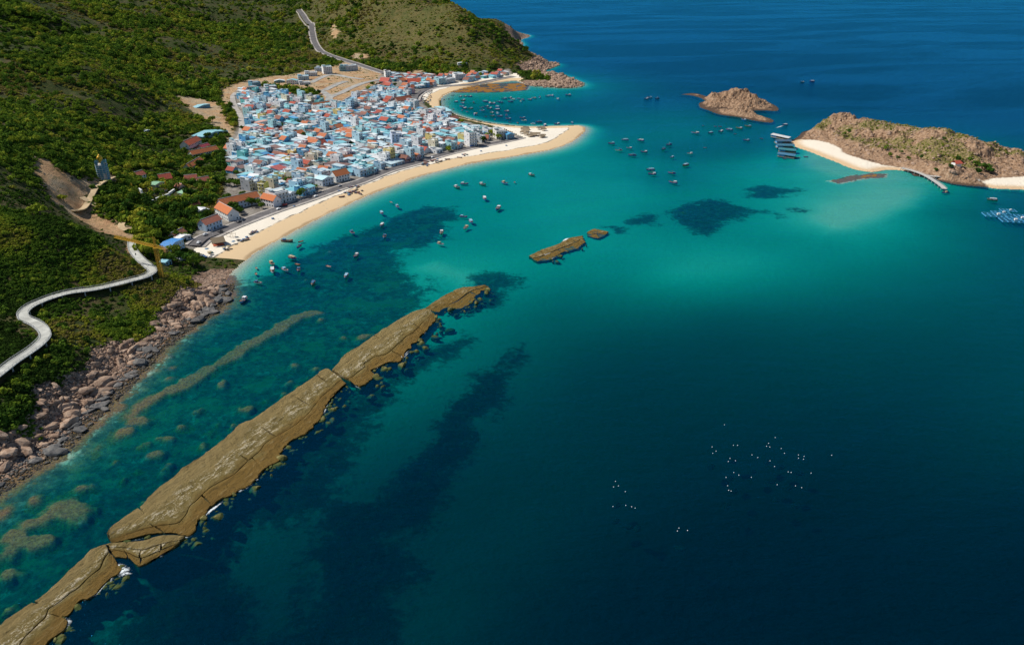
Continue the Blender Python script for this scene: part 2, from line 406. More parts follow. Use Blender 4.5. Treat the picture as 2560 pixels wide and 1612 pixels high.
POLY_REEF = [
    PL(12, [(-80, 600), (150, 500), (300, 440), (455, 350), (500, 265), (650, 225), (830, 135), (1000, 85), (1200, 30), (1330, -20), (1500, -100), (1700, -170), (1900, -190), (2040, -100), (1960, 20), (1900, 130), (1760, 200), (1660, 260), (1500, 230), (1450, 240), (1530, 330), (1570, 430), (1650, 540), (1700, 600), (1760, 690), (1700, 770), (1600, 840), (1500, 950), (1250, 1200), (1000, 1480)]) + PL(11, [(2200, 100), (1700, 560), (1200, 900), (500, 1500), (-600, 1700)]) + PL(10, [(-100, 1300), (600, 1040), (1060, 600), (1450, 200)]),
    PL(12, [(1750, 500), (1830, 510), (1860, 560), (1800, 630), (1720, 600)]),
    PL(13, [(1830, 110), (1700, 190), (1450, 225), (1400, 330), (1440, 360), (1200, 570), (1000, 720), (1030, 900), (1120, 960), (1130, 1090), (1050, 1110), (920, 1010), (900, 1200), (870, 1260), (560, 1400), (0, 1500), (-700, 1900), (-700, 1700), (600, 700), (1000, 300), (1500, 60), (1700, -100), (2100, -200), (2200, -120)]),
    PL(13, [(2650, -130), (2408, 60), (2200, 180), (2000, 360), (1700, 690), (1560, 880), (1400, 1040), (1180, 1190), (800, 1300)]) + PL(16, [(640, 260), (480, 420), (500, 560), (400, 740), (300, 900), (0, 1000), (-300, 900), (-500, 1300), (300, 1500), (850, 1500), (950, 1240), (1050, 1060), (1150, 880), (1280, 680), (1440, 480), (1290, 440), (1240, 310), (1180, 250), (1440, 130), (1500, 20)]) + PL(13, [(1890, 1060), (1920, 940), (2050, 830), (2200, 620), (2220, 520), (2330, 500), (2408, 430), (2560, 200), (2700, -90)]),
    PL(16, [(-600, 200), (-100, 300), (60, 900), (-200, 1100), (-500, 1400), (-1200, 1400)]),
    PL(14, [(1250, 110), (1340, 70), (1530, 35), (1650, 40), (1760, 75), (1830, 115), (1720, 175), (1600, 220), (1520, 270), (1440, 255), (1330, 195), (1280, 170)]),
    PL(14, [(1000, 190), (1060, 150), (1170, 140), (1180, 205), (1060, 205)]), PL(14, [(860, 220), (900, 222), (965, 236), (920, 255)]),
    PL(7, [(560, 780), (640, 745), (740, 735), (860, 755), (970, 768), (950, 790), (850, 800), (700, 822), (600, 812)]), PL(7, [(725, 905), (790, 900), (850, 925), (790, 942)]), PL(7, [(870, 885), (920, 880), (985, 892), (900, 912)]),
    PL(14, [(-60, 560), (40, 520), (130, 520), (265, 560), (240, 600), (130, 640), (120, 720), (60, 780), (-100, 800)])]
POLY_BROWN = [PL(6, [(1010, 200), (1150, 150), (1400, 115), (1700, 103), (1800, 130), (1780, 180), (1500, 200), (1150, 205)]), PL(7, [(1130, 712), (1250, 682), (1400, 662), (1510, 667), (1500, 690), (1350, 700), (1200, 730)]),
              PL(14, [(1310, 130), (1360, 118), (1400, 128), (1360, 140)])]
POLY_EARTH = [PL(3, [(80, 400), (400, 270), (830, 180), (1000, 170), (1280, 110), (1500, 60), (1700, 30), (1760, 20)], 13) + PL(2, [(640, 480), (760, 480), (980, 560), (960, 610), (890, 660), (780, 730), (650, 785), (540, 770), (440, 700), (300, 680), (150, 650), (60, 650)], 12) + PL(3, [(240, 470), (200, 560), (100, 560)], 13),
              PL(1, [(1640, 950), (1800, 930), (2040, 950), (2100, 1000), (2150, 1130), (2200, 1200), (2290, 1250), (2290, 1330), (2200, 1320), (2100, 1200), (1950, 1130), (1850, 1110), (1760, 1030), (1690, 1000)], 13),
              PL(8, [(430, 560), (560, 540), (700, 560), (860, 520), (960, 420), (1050, 355), (1150, 360), (1120, 430), (1000, 470), (880, 600), (900, 650), (1100, 700), (1320, 720), (1320, 740), (1180, 770), (1290, 800), (1250, 830), (1050, 840), (950, 850), (800, 790), (640, 750), (500, 700), (430, 640)], 16),
              PL(8, [(1190, 930), (1250, 900), (1280, 960), (1290, 1050), (1220, 1060)], 15), PL(2, [(690, 415), (760, 415), (850, 430), (840, 445), (740, 440)], 18), PL(2, [(570, 340), (600, 320), (640, 345), (600, 355)], 20),
              PL(4, [(1030, 130), (1200, 90), (1330, 110), (1250, 160), (1100, 160)], 9), PL(8, [(1060, 560), (1200, 540), (1330, 570), (1100, 580)], 14)]
POLY_TOWN = [PL(5, [(640, 600), (600, 480), (620, 270), (700, 180), (760, 60)], 5) + PL(3, [(430, 900), (380, 740), (300, 560), (300, 440), (480, 385), (800, 420), (1100, 455), (1340, 510), (1700, 590), (1960, 545)], 9) + PL(4, [(200, 560), (400, 470), (540, 400), (620, 220), (740, 120), (950, 130), (1500, 150), (2099, 165)], 8)
             + PL(2, [(1900, 535), (1930, 555), (1750, 590), (1500, 640), (1300, 680), (1250, 720), (1260, 780), (1340, 840), (1480, 880), (1620, 920), (1750, 960), (1900, 980), (2010, 1040), (1950, 1060), (1700, 1120), (1500, 1170), (1300, 1210)], 4) + PL(5, [(2179, 760), (1700, 900), (1200, 1070), (800, 1220), (500, 1370), (250, 1500), (130, 1513), (250, 1330), (400, 1150), (560, 1010), (600, 800)], 4)]
HARBOUR_SAND = PL(2, [(1260, 690), (1320, 660), (1500, 630), (1750, 590), (1960, 560), (2010, 600), (1750, 640), (1560, 660), (1440, 700), (1390, 740), (1380, 790), (1480, 870), (1700, 920), (1900, 945), (2100, 945), (2400, 938), (2480, 925), (2560, 980), (2500, 1080), (2400, 1180), (2000, 1213), (1500, 1260)], 1.5) + PL(5, [(2300, 900), (1700, 1200), (1000, 1550), (820, 1640), (380, 1640), (200, 1560), (330, 1480), (500, 1390), (800, 1240), (1200, 1090), (1700, 910), (2179, 770)], 1.5) + PL(6, [(900, 820), (1300, 730), (1600, 680), (1740, 650), (1560, 560), (1300, 490), (1000, 420), (850, 340), (740, 240)], 1.5)

# promenade and other roads (centre lines)
ROAD_PROM = smooth_line(PL(5, [(215, 1500), (330, 1405), (470, 1345), (630, 1272), (800, 1203), (1000, 1125), (1200, 1052), (1400, 985), (1560, 930), (1700, 880), (1850, 825), (2000, 775), (2179, 722)], 3.5) + PL(6, [(420, 955), (600, 905), (700, 878), (900, 815), (1100, 765), (1300, 720), (1500, 682), (1650, 650), (1715, 632)], 3.5), 4.0)
ROAD_COVE = smooth_line(PL(6, [(1640, 40), (1500, 62), (1350, 88), (1200, 112), (1000, 132), (890, 145), (805, 170), (740, 203), (700, 240), (685, 290)], 3.5), 4.0)
ROAD_HILL = smooth_line([P(2, a, b, z)[:2] for a, b, z in [(330, 145, 60), (385, 180, 57), (418, 215, 51), (425, 260, 44), (445, 310, 36), (475, 355, 29), (510, 390, 23), (570, 420, 19), (640, 445, 17), (710, 468, 15), (800, 497, 13), (900, 530, 11), (975, 558, 9)]], 6.0)
ROAD_LOT = [smooth_line(PL(2, q, 10), 5.0) for q in ([(985, 598), (900, 612), (800, 638), (720, 668), (640, 702), (565, 728), (545, 745), (590, 768), (640, 775)], [(640, 772), (740, 722), (830, 682), (890, 655)], [(420, 640), (560, 572), (690, 592), (800, 608)], [(520, 690), (600, 655), (680, 625)], [(560, 730), (500, 695), (430, 690), (350, 690)])]
ROAD_WEST = smooth_line(PL(3, [(300, 470), (250, 520), (270, 620), (340, 720), (370, 830), (375, 960), (330, 1060), (240, 1140)], 8), 4.0)
ROAD_DIRT = [smooth_line(PL(8, [(690, 690), (760, 660), (880, 570), (960, 490), (1030, 410), (1080, 365)], 18), 4.0), smooth_line(PL(8, [(790, 660), (900, 675), (1050, 695), (1180, 735), (1310, 730)], 11), 4.0), smooth_line(PL(8, [(1180, 735), (1140, 780), (1180, 810), (1280, 820)], 11), 4.0)]

# ------------------------------------------------------------------ the ground sheet
ys = np.concatenate([np.exp(np.arange(math.log(160), math.log(1150), 0.0046)), np.exp(np.arange(math.log(1150), math.log(7000), 0.0082))])
us = np.linspace(-1.12, 1.12, 860)
NU, NV = len(ys), len(us)
GY = np.repeat(ys[:, None], NV, 1); GX = GY * us[None]
cd = sd_poly(GX, GY, LAND, 400.0)
hl = hill(GX, GY)
sand_sd = sd_poly(GX, GY, HARBOUR_SAND, 60)
town_sd = np.max([sd_poly(GX, GY, q, 60) for q in POLY_TOWN], 0)
earth_sd = np.max([sd_poly(GX, GY, q, 60) for q in POLY_EARTH], 0)
hilly = sstep(8, 34, hl) * sstep(0, 60, cd)
relief = hilly * (25 * (ridged(GX, GY, 270, 5) - 0.6) + 6.0 * fbm(GX, GY, 60, 4)) * np.clip(hl / 60, 0.35, 1.3) * (1 - 0.8 * sstep(-25, 6, earth_sd))
near_deck = d_line(GX, GY, DECKL[:, :2], 40)
relief = relief * sstep(6, 34, near_deck)
def deck_cap():
    m = near_deck < 39; x = GX[m]; y = GY[m]; best = np.full(x.shape, 1e9); zc = np.zeros(x.shape)
    for q in DECKL[::3]:
        d = np.hypot(x - q[0], y - q[1]); k = d < best; best[k] = d[k]; zc[k] = q[2]
    up = np.clip(best - 4.0, 0, None); cap = np.full(GX.shape, 1e9); cap[m] = zc - 1.3 + up * 0.95; return cap
shore = 3.4 * (1 - np.exp(-np.clip(cd, 0, None) / 22.0))
z = np.maximum(shore, hl * sstep(0, 26, cd) + relief)
z = np.minimum(z, deck_cap())
z = np.where(sand_sd > -20, np.minimum(z, shore + 0.05 * np.clip(-sand_sd, 0, 40) * 4), z)
# stony shore under the walkway
rock_d = d_line(GX, GY, ROCK_SHORE + PL(0, [(525, 660)]), 90)
head_d = d_line(GX, GY, HEAD_EDGE, 90); cliff_d = d_line(GX, GY, HEAD_EDGE[-2:] + BACK_EDGE[:3], 90); crag2_d = d_line(GX, GY, BACK_EDGE[2:6], 90)
rockband = np.maximum(np.where(cd > -6, 1 - sstep(11, 27, rock_d + 13 * fbm(GX, GY, 26, 3)), 0), np.where(cd > -8, 1 - sstep(30, 60, head_d + 16 * fbm(GX, GY, 40, 3)), 0))
rockband = np.maximum(rockband, np.where(cd > 0, 1 - sstep(30, 58, np.minimum(cliff_d, crag2_d) + 18 * fbm(GX, GY, 40, 3)), 0))
rockband *= 1 - sstep(-6, 4, sand_sd)
grassy = sstep(-0.275, -0.225, GX / GY + 0.03 * fbm(GX, GY, 120, 3)) * sstep(1560, 1700, GY) * sstep(6, 22, hl)
z = z + np.where(cd > 0, rockband * np.clip(cd / 6, 0, 1) * (1.6 * (ridged(GX, GY, 13, 3) - 0.5) + 0.9 * fbm(GX, GY, 4.5, 2)), 0)
# sea bed
dist = np.sqrt(GX ** 2 + GY ** 2)
sin_v = CAM_H / np.sqrt(CAM_H ** 2 + dist ** 2)
depth = np.clip(deep(GX, GY), 0.3, 6.5) ** 2
open_sd = -cd
for q, dd_, wd in ((PL(0, [(1930, 508), (1955, 485), (2035, 468), (2080, 445), (2150, 440), (2165, 465), (2100, 497), (2000, 528), (1945, 545)]), 0.12, 16), (PL(0, [(1868, 352), (1895, 385), (1960, 412), (2060, 432), (2165, 424), (2100, 400), (2000, 375), (1950, 345)]), 0.12, 14), (PL(12, [(1720, 400), (1850, 350), (2000, 420), (2180, 430), (2200, 520), (2100, 580), (2000, 500), (1850, 460)]), 0.9, 10)):
    f_ = sstep(-wd, wd, sd_poly(GX, GY, q, 60) + 9 * fbm(GX, GY, 30, 4)); depth = depth * (1 - f_) + dd_ * f_
depth = depth * sstep(1, 44, open_sd) * 0.96 + 0.04 * np.clip(open_sd, 0, 30)
reef_sd = np.max([sd_poly(GX, GY, q, 60) for q in POLY_REEF], 0)
brown = np.full(GX.shape, -10.0)
for k, hx, hy, a, b in HEADS:
    c = P(k, hx, hy); ex = abs(P(k, hx + a, hy)[0] - c[0]); ey = abs(P(k, hx, hy + b)[1] - c[1])
    m = (np.abs(GX - c[0]) < 2.2 * ex + 4) & (np.abs(GY - c[1]) < 2.2 * ey + 4)
    brown[m] = np.maximum(brown[m], (1 - np.sqrt(((GX[m] - c[0]) / ex) ** 2 + ((GY[m] - c[1]) / ey) ** 2)) * min(4.5, min(ex, ey)) + (1.6 if k == 11 else 0.3))
brown = np.maximum(brown, 5.6 - d_line(GX, GY, PEBBLE, 14) + 1.2 * fbm(GX, GY, 9, 3))
for q in POLY_BROWN: brown = np.maximum(brown, np.clip(sd_poly(GX, GY, q, 20), -10, 6))
brown = np.maximum(brown, np.clip(4.5 - rock_d * 0.45, -10, 3))
bn = brown - 0.3 + 5.0 * fbm(GX, GY, 10, 4, 0.6)
depth = depth * (1 - 0.86 * sstep(-1.5, 2.5, bn)) + 0.1 * sstep(0, 2, bn) * (1 + fbm(GX, GY, 3.5, 2))
lumps = sstep(-4, 6, reef_sd) * (0.9 * (ridged(GX, GY, 16, 3) - 0.5) + 0.7 * fbm(GX, GY, 5, 2))
depth = np.maximum(depth - np.clip(lumps, -1, 1) * np.clip(depth / 3.5, 0, 0.8), 0.04)
bed = -depth * np.clip(1.45 * sin_v, 0.06, 1.0)
flat_ = np.max([sd_poly(GX, GY, q, 20) for q in POLY_BROWN[:2]], 0) + 5 * fbm(GX, GY, 22, 4)
bed = np.minimum(bed, -0.03); bed = np.where(flat_ > 0, np.maximum(bed, -0.08 + 0.2 * sstep(0, 9, flat_) * (0.45 + fbm(GX, GY, 8, 4))), bed)
Z = np.where(cd > 0, z, bed)
Z = np.where(cd > 0, np.maximum(Z, 0.05), Z)
LY = np.log(ys)

def hgt(x, y):
    """ground height at world points, from the sheet"""
    x = np.atleast_1d(np.asarray(x, float)); y = np.atleast_1d(np.asarray(y, float))
    fi = np.clip(np.interp(np.log(np.clip(y, 160, 6900)), LY, np.arange(NU)), 0, NU - 1.001); fj = np.clip((x / np.clip(y, 160, None) - us[0]) / (us[1] - us[0]), 0, NV - 1.001)
    i = fi.astype(int); j = fj.astype(int); a = fi - i; b = fj - j
    return (Z[i, j] * (1 - b) + Z[i, j + 1] * b) * (1 - a) + (Z[i + 1, j] * (1 - b) + Z[i + 1, j + 1] * b) * a
def at(F, x, y):
    x = np.atleast_1d(np.asarray(x, float)); y = np.atleast_1d(np.asarray(y, float))
    i = np.clip(np.round(np.interp(np.log(np.clip(y, 160, 6900)), LY, np.arange(NU))), 0, NU - 1).astype(int); j = np.clip(np.round((x / y - us[0]) / (us[1] - us[0])), 0, NV - 1).astype(int)
    return F[i, j]
def ground(k, x, y, z0=4.0):
    """place on the ground seen at a point of the photograph"""
    q = P(k, x, y, z0)
    for _ in range(6): q = P(k, x, y, float(hgt(q[0], q[1])[0]) * 0.7 + q[2] * 0.3)
    return q[0], q[1], float(hgt(q[0], q[1])[0])

# materials of the ground
def mat_hill():
    t = NT('hillside_scrub'); p = t.pos()
    n1 = t.noise(p, 0.012, 6, 0.6); n2 = t.noise(p, 0.11, 5, 0.65); n3 = t.noise(p, 0.9, 4, 0.7)
    col = t.ramp(n1, [(0.3, (0.035, 0.06, 0.013)), (0.45, (0.075, 0.08, 0.022)), (0.56, (0.13, 0.095, 0.045)), (0.7, (0.055, 0.08, 0.017))])
    col = t.mix(t.step(n2, 0.42, 0.62), col, (0.05, 0.08, 0.016))
    col = t.mix(t.math('MULTIPLY', t.step(n2, 0.55, 0.7), 0.55), col, (0.13, 0.09, 0.055))
    col = t.mix(t.step(n3, 0.35, 0.75), t.mix(0.4, col, (0.015, 0.02, 0.006)), col)
    nd = t.noise(p, 0.22, 6, 0.78); col = t.mix(t.math('MULTIPLY', t.step(nd, 0.47, 0.60), 0.75), col, (0.028, 0.045, 0.011)); col = t.mix(t.math('MULTIPLY', t.step(nd, 0.40, 0.28), 0.6), col, (0.17, 0.125, 0.075))
    gs = t.ramp(t.noise(p, 0.02, 7, 0.65), [(0.3, (0.045, 0.07, 0.016)), (0.45, (0.12, 0.115, 0.035)), (0.6, (0.17, 0.13, 0.05)), (0.75, (0.09, 0.095, 0.026))])
    col = t.mix(t.attr('grassy'), col, t.mix(t.math('MULTIPLY', t.step(nd, 0.42, 0.60), 0.75), gs, (0.04, 0.055, 0.015)))
    # bare soil
    e = t.math('ADD', t.attr('earth'), t.math('MULTIPLY', t.math('SUBTRACT', n2, 0.5), 40.0))
    soil = t.ramp(t.noise(p, 0.035, 7, 0.65), [(0.3, (0.30, 0.16, 0.085)), (0.46, (0.52, 0.33, 0.18)), (0.58, (0.42, 0.33, 0.22)), (0.72, (0.60, 0.42, 0.25))])
    soil = t.mix(t.step(t.noise(p, 0.25, 5, 0.7), 0.5, 0.72), soil, (0.17, 0.15, 0.07))
    col = t.mix(t.step(e, -2.0, 3.0), col, soil)
    # town ground
    tw = t.ramp(t.noise(p, 0.08, 6, 0.7), [(0.35, (0.20, 0.175, 0.15)), (0.6, (0.33, 0.30, 0.26))])
    col = t.mix(t.step(t.math('ADD', t.attr('town'), t.math('MULTIPLY', t.math('SUBTRACT', n2, 0.5), 12.0)), -3.0, 2.0), col, tw)
    # rock of the shore
    rk = t.ramp(t.noise(p, 0.16, 7, 0.68), [(0.28, (0.09, 0.06, 0.045)), (0.45, (0.30, 0.19, 0.13)), (0.6, (0.44, 0.31, 0.23)), (0.75, (0.23, 0.14, 0.085))])
    rk = t.mix(t.step(t.voro(p, 0.35, 'DISTANCE_TO_EDGE'), 0.10, 0.02), rk, (0.06, 0.05, 0.04))
    col = t.mix(t.step(t.math('ADD', t.attr('rock'), t.math('MULTIPLY', t.math('SUBTRACT', n2, 0.5), 0.9)), 0.35, 0.55), col, rk)
    return t.bsdf(col, 0.95, t.bump(t.math('ADD', n3, t.math('MULTIPLY', n2, 2.0)), 0.8, 1.2), 0.1)

def mat_beach():
    t = NT('beach_sand'); p = t.pos(); d = t.attr('coast')
    n = t.noise(p, 0.06, 6, 0.6); nf = t.noise(p, 0.8, 5, 0.7)
    col = t.mix(n, (0.76, 0.68, 0.55), (0.88, 0.81, 0.69))
    dd = t.math('ADD', d, t.math('MULTIPLY', t.math('SUBTRACT', t.noise(p, 0.03, 4), 0.5), 12.0))
    wet = t.step(dd, 24.5, 21.5)
    col = t.mix(wet, col, t.mix(nf, (0.66, 0.47, 0.27), (0.74, 0.56, 0.34)))
    line = t.math('MULTIPLY', t.step(t.math('ABSOLUTE', t.math('SUBTRACT', dd, 23.2)), 1.5, 0.3), t.step(t.noise(p, 0.15, 5, 0.7), 0.40, 0.56))
    col = t.mix(line, col, (0.13, 0.11, 0.09))
    col = t.mix(t.step(dd, 4.0, 0.5), col, (0.42, 0.29, 0.16))
    sp = t.step(t.voro(p, 0.22), 0.18, 0.10)
    col = t.mix(t.math('MULTIPLY', sp, t.step(t.noise(p, 0.02, 3), 0.5, 0.6)), col, (0.35, 0.30, 0.25))
    return t.bsdf(col, 0.92, t.bump(nf, 0.5, 0.4), 0.15)

def mat_bed():
    t = NT('sea_bed'); p = t.pos()
    n1 = t.noise(p, 0.045, 6, 0.62, 0.4); n2 = t.noise(p, 0.28, 6, 0.7)
    sand = t.mix(t.noise(p, 0.02, 4), (0.52, 0.46, 0.31), (0.64, 0.58, 0.42))
    s = t.math('ADD', t.attr('reef'), t.math('MULTIPLY', t.math('SUBTRACT', n1, 0.5), 44.0))
    s = t.math('ADD', s, t.math('MULTIPLY', t.math('SUBTRACT', n2, 0.5), 34.0))
    weed = t.ramp(n2, [(0.28, (0.02, 0.03, 0.018)), (0.46, (0.075, 0.09, 0.05)), (0.6, (0.15, 0.155, 0.09)), (0.75, (0.32, 0.30, 0.19))])
    # stones and gaps in the weed of the shallows
    gap = t.math('MULTIPLY', t.step(t.noise(p, 0.16, 5, 0.75), 0.55, 0.72), t.attr('shallow'))
    weed = t.mix(gap, weed, (0.30, 0.30, 0.21))
    rust = t.math('MULTIPLY', t.step(t.math('ADD', t.noise(p, 0.05, 4, 0.6), t.math('MULTIPLY', t.noise(p, 0.5, 5, 0.75), 0.45)), 0.74, 0.84), t.attr('shallow'))
    weed = t.mix(rust, weed, t.mix(n2, (0.18, 0.10, 0.04), (0.36, 0.26, 0.12)))
    col = t.mix(t.step(s, -5.0, 6.0), sand, weed)
    b = t.math('ADD', t.attr('brown'), t.math('MULTIPLY', t.math('SUBTRACT', t.noise(p, 0.14, 7, 0.78, 0.6), 0.5), 13.0))
    br = t.ramp(t.noise(p, 0.9, 6, 0.75), [(0.32, (0.045, 0.026, 0.01)), (0.48, (0.24, 0.115, 0.03)), (0.68, (0.40, 0.225, 0.07))])
    col = t.mix(t.step(b, -0.3, 0.6), col, br)
    return t.bsdf(col, 0.95, t.bump(n2, 0.7, 1.5), 0.05)

M_HILL, M_BEACH, M_BED = mat_hill(), mat_beach(), mat_bed()
V = np.stack([GX, GY, Z], -1).reshape(-1, 3)
def qmean(A): return (A[:-1, :-1] + A[1:, :-1] + A[:-1, 1:] + A[1:, 1:]) / 4
qs = qmean(np.where(cd > 0, 1.0, 0.0)); qsand = qmean(sand_sd)
is_bed = qs < 0.5; is_beach = ~is_bed & (qsand > 0)
attrs = dict(grassy=grassy, earth=earth_sd, town=town_sd, rock=rockband, coast=cd, reef=reef_sd, brown=brown, shallow=sstep(7.0, 4.0, np.clip(deep(GX, GY), 0.2, 6.5) ** 2) * sstep(-30, 0, sd_poly(GX, GY, POLY_REEF[0], 60)))
for nm, keep, mt in (('hillside', ~is_bed & ~is_beach, M_HILL), ('beach', is_beach, M_BEACH), ('sea_bed', is_bed, M_BED)):
    link(nm, grid_mesh(nm, V, NU, NV, mt, keep, True, attrs), kind='structure')

# ------------------------------------------------------------------ the sea: a clear absorbing body of water with a rippled skin
def mat_sea():
    t = NT('sea_water')
    ps = t.pos((0.4, 1, 1), radians(12))
    w = t.math('ADD', t.noise(ps, 0.16, 4, 0.6), t.math('MULTIPLY', t.noise(ps, 0.9, 4, 0.65), 0.35))
    w = t.math('ADD', w, t.math('MULTIPLY', t.noise(t.pos((0.25, 1, 1), radians(-8)), 0.03, 3, 0.5), 1.2))
    nor = t.bump(w, 0.6, 0.9)
    calm = t.step(t.noise(t.pos((0.35, 1, 1), radians(-20)), 0.004, 5, 0.6, 1.0), 0.40, 0.62)
    body = t.node('ShaderNodeBsdfDiffuse'); t.set(body.inputs[0], (0.0, 0.20, 0.38)); t.set(body.inputs['Normal'], t.bump(w, 1.0, 2.2))
    tr = t.node('ShaderNodeBsdfTransparent'); t.set(tr.inputs[0], (0.97, 0.99, 1.0))
    m1 = t.node('ShaderNodeMixShader'); m1.inputs[0].default_value = 0.055
    t.l.new(tr.outputs[0], m1.inputs[1]); t.l.new(body.outputs[0], m1.inputs[2])
    gl = t.node('ShaderNodeBsdfGlossy'); t.set(gl.inputs['Color'], (0.03, 0.42, 0.95)); t.set(gl.inputs['Roughness'], 0.09); t.set(gl.inputs['Normal'], nor)
    fr = t.node('ShaderNodeFresnel'); fr.inputs[0].default_value = 1.33; t.set(fr.inputs['Normal'], nor)
    fac = t.math('MULTIPLY', t.math('MINIMUM', fr.outputs[0], 0.7), t.math('ADD', t.math('MULTIPLY', calm, 0.35), 0.85))
    m2 = t.node('ShaderNodeMixShader'); t.set(m2.inputs[0], fac)
    t.l.new(m1.outputs[0], m2.inputs[1]); t.l.new(gl.outputs[0], m2.inputs[2])
    t.l.new(m2.outputs[0], t.out.inputs['Surface'])
    va = t.node('ShaderNodeVolumeAbsorption'); t.set(va.inputs['Color'], (0.0, 0.886, 0.890)); va.inputs['Density'].default_value = 0.75
    t.l.new(va.outputs[0], t.out.inputs['Volume'])
    return t.m
M_SEA = mat_sea()
sea = MB().box(-16000, 16000, -800, 40000, -70, 0).build('sea', M_SEA, kind='structure')
# ------------------------------------------------------------------ roads
def ribbon(name, line, offs, mats, lift, follow=True, zline=None, thick=0.0, **props):
    """a strip along a line; offs = lateral offsets of its columns"""
    L = np.asarray(line, float)[:, :2]; T = np.gradient(L, axis=0); T /= np.linalg.norm(T, axis=1)[:, None] + 1e-9
    Nn = np.stack([-T[:, 1], T[:, 0]], 1); offs = np.asarray(offs, float)
    X = L[:, None, 0] + Nn[:, None, 0] * offs[None]; Y = L[:, None, 1] + Nn[:, None, 1] * offs[None]
    if zline is None:
        zz = hgt(X.ravel(), Y.ravel()).reshape(X.shape).max(1); k = np.ones(5) / 5
        zz = np.convolve(np.pad(zz, 2, 'edge'), k, 'valid'); zz = np.maximum(zz, 0.3)
        zz = np.repeat(zz[:, None], len(offs), 1)
    else: zz = np.repeat(np.asarray(zline)[:, None], len(offs), 1)
    V_ = np.stack([X, Y, zz + lift], -1).reshape(-1, 3)
    me = grid_mesh(name, V_, len(L), len(offs), mats, None, False)
    if thick:
        import bmesh
        bm = bmesh.new(); bm.from_mesh(me); r = bmesh.ops.extrude_face_region(bm, geom=bm.faces[:])
        bmesh.ops.translate(bm, vec=(0, 0, -thick), verts=[v for v in r['geom'] if isinstance(v, bmesh.types.BMVert)])
        bm.to_mesh(me); bm.free()
    return link(name, me, **props)

def road_mat(name, c, stain=0.5):
    t = NT(name); p = t.pos(); n = t.noise(p, 0.12, 6, 0.7); n2 = t.noise(p, 1.3, 4, 0.6)
    col = t.mix(t.step(n, 0.35, 0.7), tuple(v * 0.75 for v in c), tuple(min(1, v * 1.25) for v in c))
    return t.bsdf(t.mix(t.math('MULTIPLY', n2, stain), col, tuple(v * 0.6 for v in c)), 0.9, spec=0.2)
M_ASPH = road_mat('asphalt', (0.16, 0.15, 0.15)); M_PAVE = road_mat('paving', (0.46, 0.42, 0.38), 0.3)
M_CONC = road_mat('old_concrete', (0.42, 0.41, 0.38), 0.5); M_DIRT = road_mat('dirt_track', (0.56, 0.42, 0.25), 0.3)
M_WHITE = plain('white_paint', (0.78, 0.78, 0.76), 0.6, 0.08)
def rng_off(w, n=5): return np.linspace(-w / 2, w / 2, n)
ribbon('promenade_road', ROAD_PROM, rng_off(9.5), M_ASPH, 0.30, thick=1.2, kind='structure')
ribbon('promenade_pavement', ROAD_PROM, np.linspace(-8.6, -4.76, 3), M_PAVE, 0.44, thick=1.6, kind='structure')
ribbon('promenade_kerb', ROAD_PROM, np.linspace(4.76, 7.2, 3), M_PAVE, 0.42, thick=1.4, kind='structure')
ribbon('cove_road', ROAD_COVE, rng_off(9.0), M_ASPH, 0.30, thick=1.2, kind='structure')
ribbon('cove_pavement', ROAD_COVE, np.linspace(4.6, 9.5, 3), M_PAVE, 0.42, thick=1.4, kind='structure')
ribbon('hill_road', ROAD_HILL, rng_off(13.0), M_ASPH, 0.9, thick=1.6, kind='structure')
ribbon('hill_road_verge', ROAD_HILL, np.linspace(6.6, 9.6, 3), M_PAVE, 0.95, thick=1.8, kind='structure')
ribbon('hill_road_shoulder', ROAD_HILL, np.linspace(-9.6, -6.6, 3), M_PAVE, 0.95, thick=1.8, kind='structure')
for q in ROAD_LOT:
    ribbon('lot_road', q, rng_off(10), M_CONC if q is not ROAD_LOT[1] else M_ASPH, 0.35, thick=0.9, kind='structure')
    ribbon('lot_kerb', q, np.linspace(5.1, 6.8, 2), M_PAVE, 0.5, thick=1.0, kind='structure')
ribbon('west_street', ROAD_WEST, rng_off(8), M_PAVE, 0.3, thick=0.8, kind='structure')
for q in ROAD_DIRT: ribbon('dirt_track', q, rng_off(5.0), M_DIRT, 0.35, thick=0.8, kind='structure')
# ------------------------------------------------------------------ raised walkway on the hillside
wz = DECKL[:, 2]
walk = thing('hillside_walkway', 'winding pale concrete walkway on piers along the scrubby hillside', 'walkway', tuple(DECKL[0]))
L = DECKL[:, :2]; T = np.gradient(L, axis=0); T /= np.linalg.norm(T, axis=1)[:, None]; Nw = np.stack([-T[:, 1], T[:, 0]], 1)
off0 = np.array(walk.location)
M_DECK = road_mat('walkway_concrete', (0.55, 0.55, 0.50), 0.4)
SLAB = 5
for i in range(0, len(L) - SLAB, SLAB):
    j = i + SLAB; vs = []
    for a, o in ((i, -2.6), (j, -2.6), (j, 2.6), (i, 2.6)):
        sh = 0.04 if a == i else -0.04
        vs.append((L[a, 0] + Nw[a, 0] * o + T[a, 0] * sh - off0[0], L[a, 1] + Nw[a, 1] * o + T[a, 1] * sh - off0[1], wz[a] - off0[2]))
    up = [(x, y, z_ + rng.uniform(0, 0.02)) for x, y, z_ in vs]; dn = [(x, y, z_ - 0.45) for x, y, z_ in vs]
    MB().add(up + dn, [(0, 1, 2, 3)[::-1], (4, 5, 6, 7), (0, 4, 5, 1)[::-1], (1, 5, 6, 2)[::-1], (2, 6, 7, 3)[::-1], (3, 7, 4, 0)[::-1]]).build('deck_slab', M_DECK, walk)
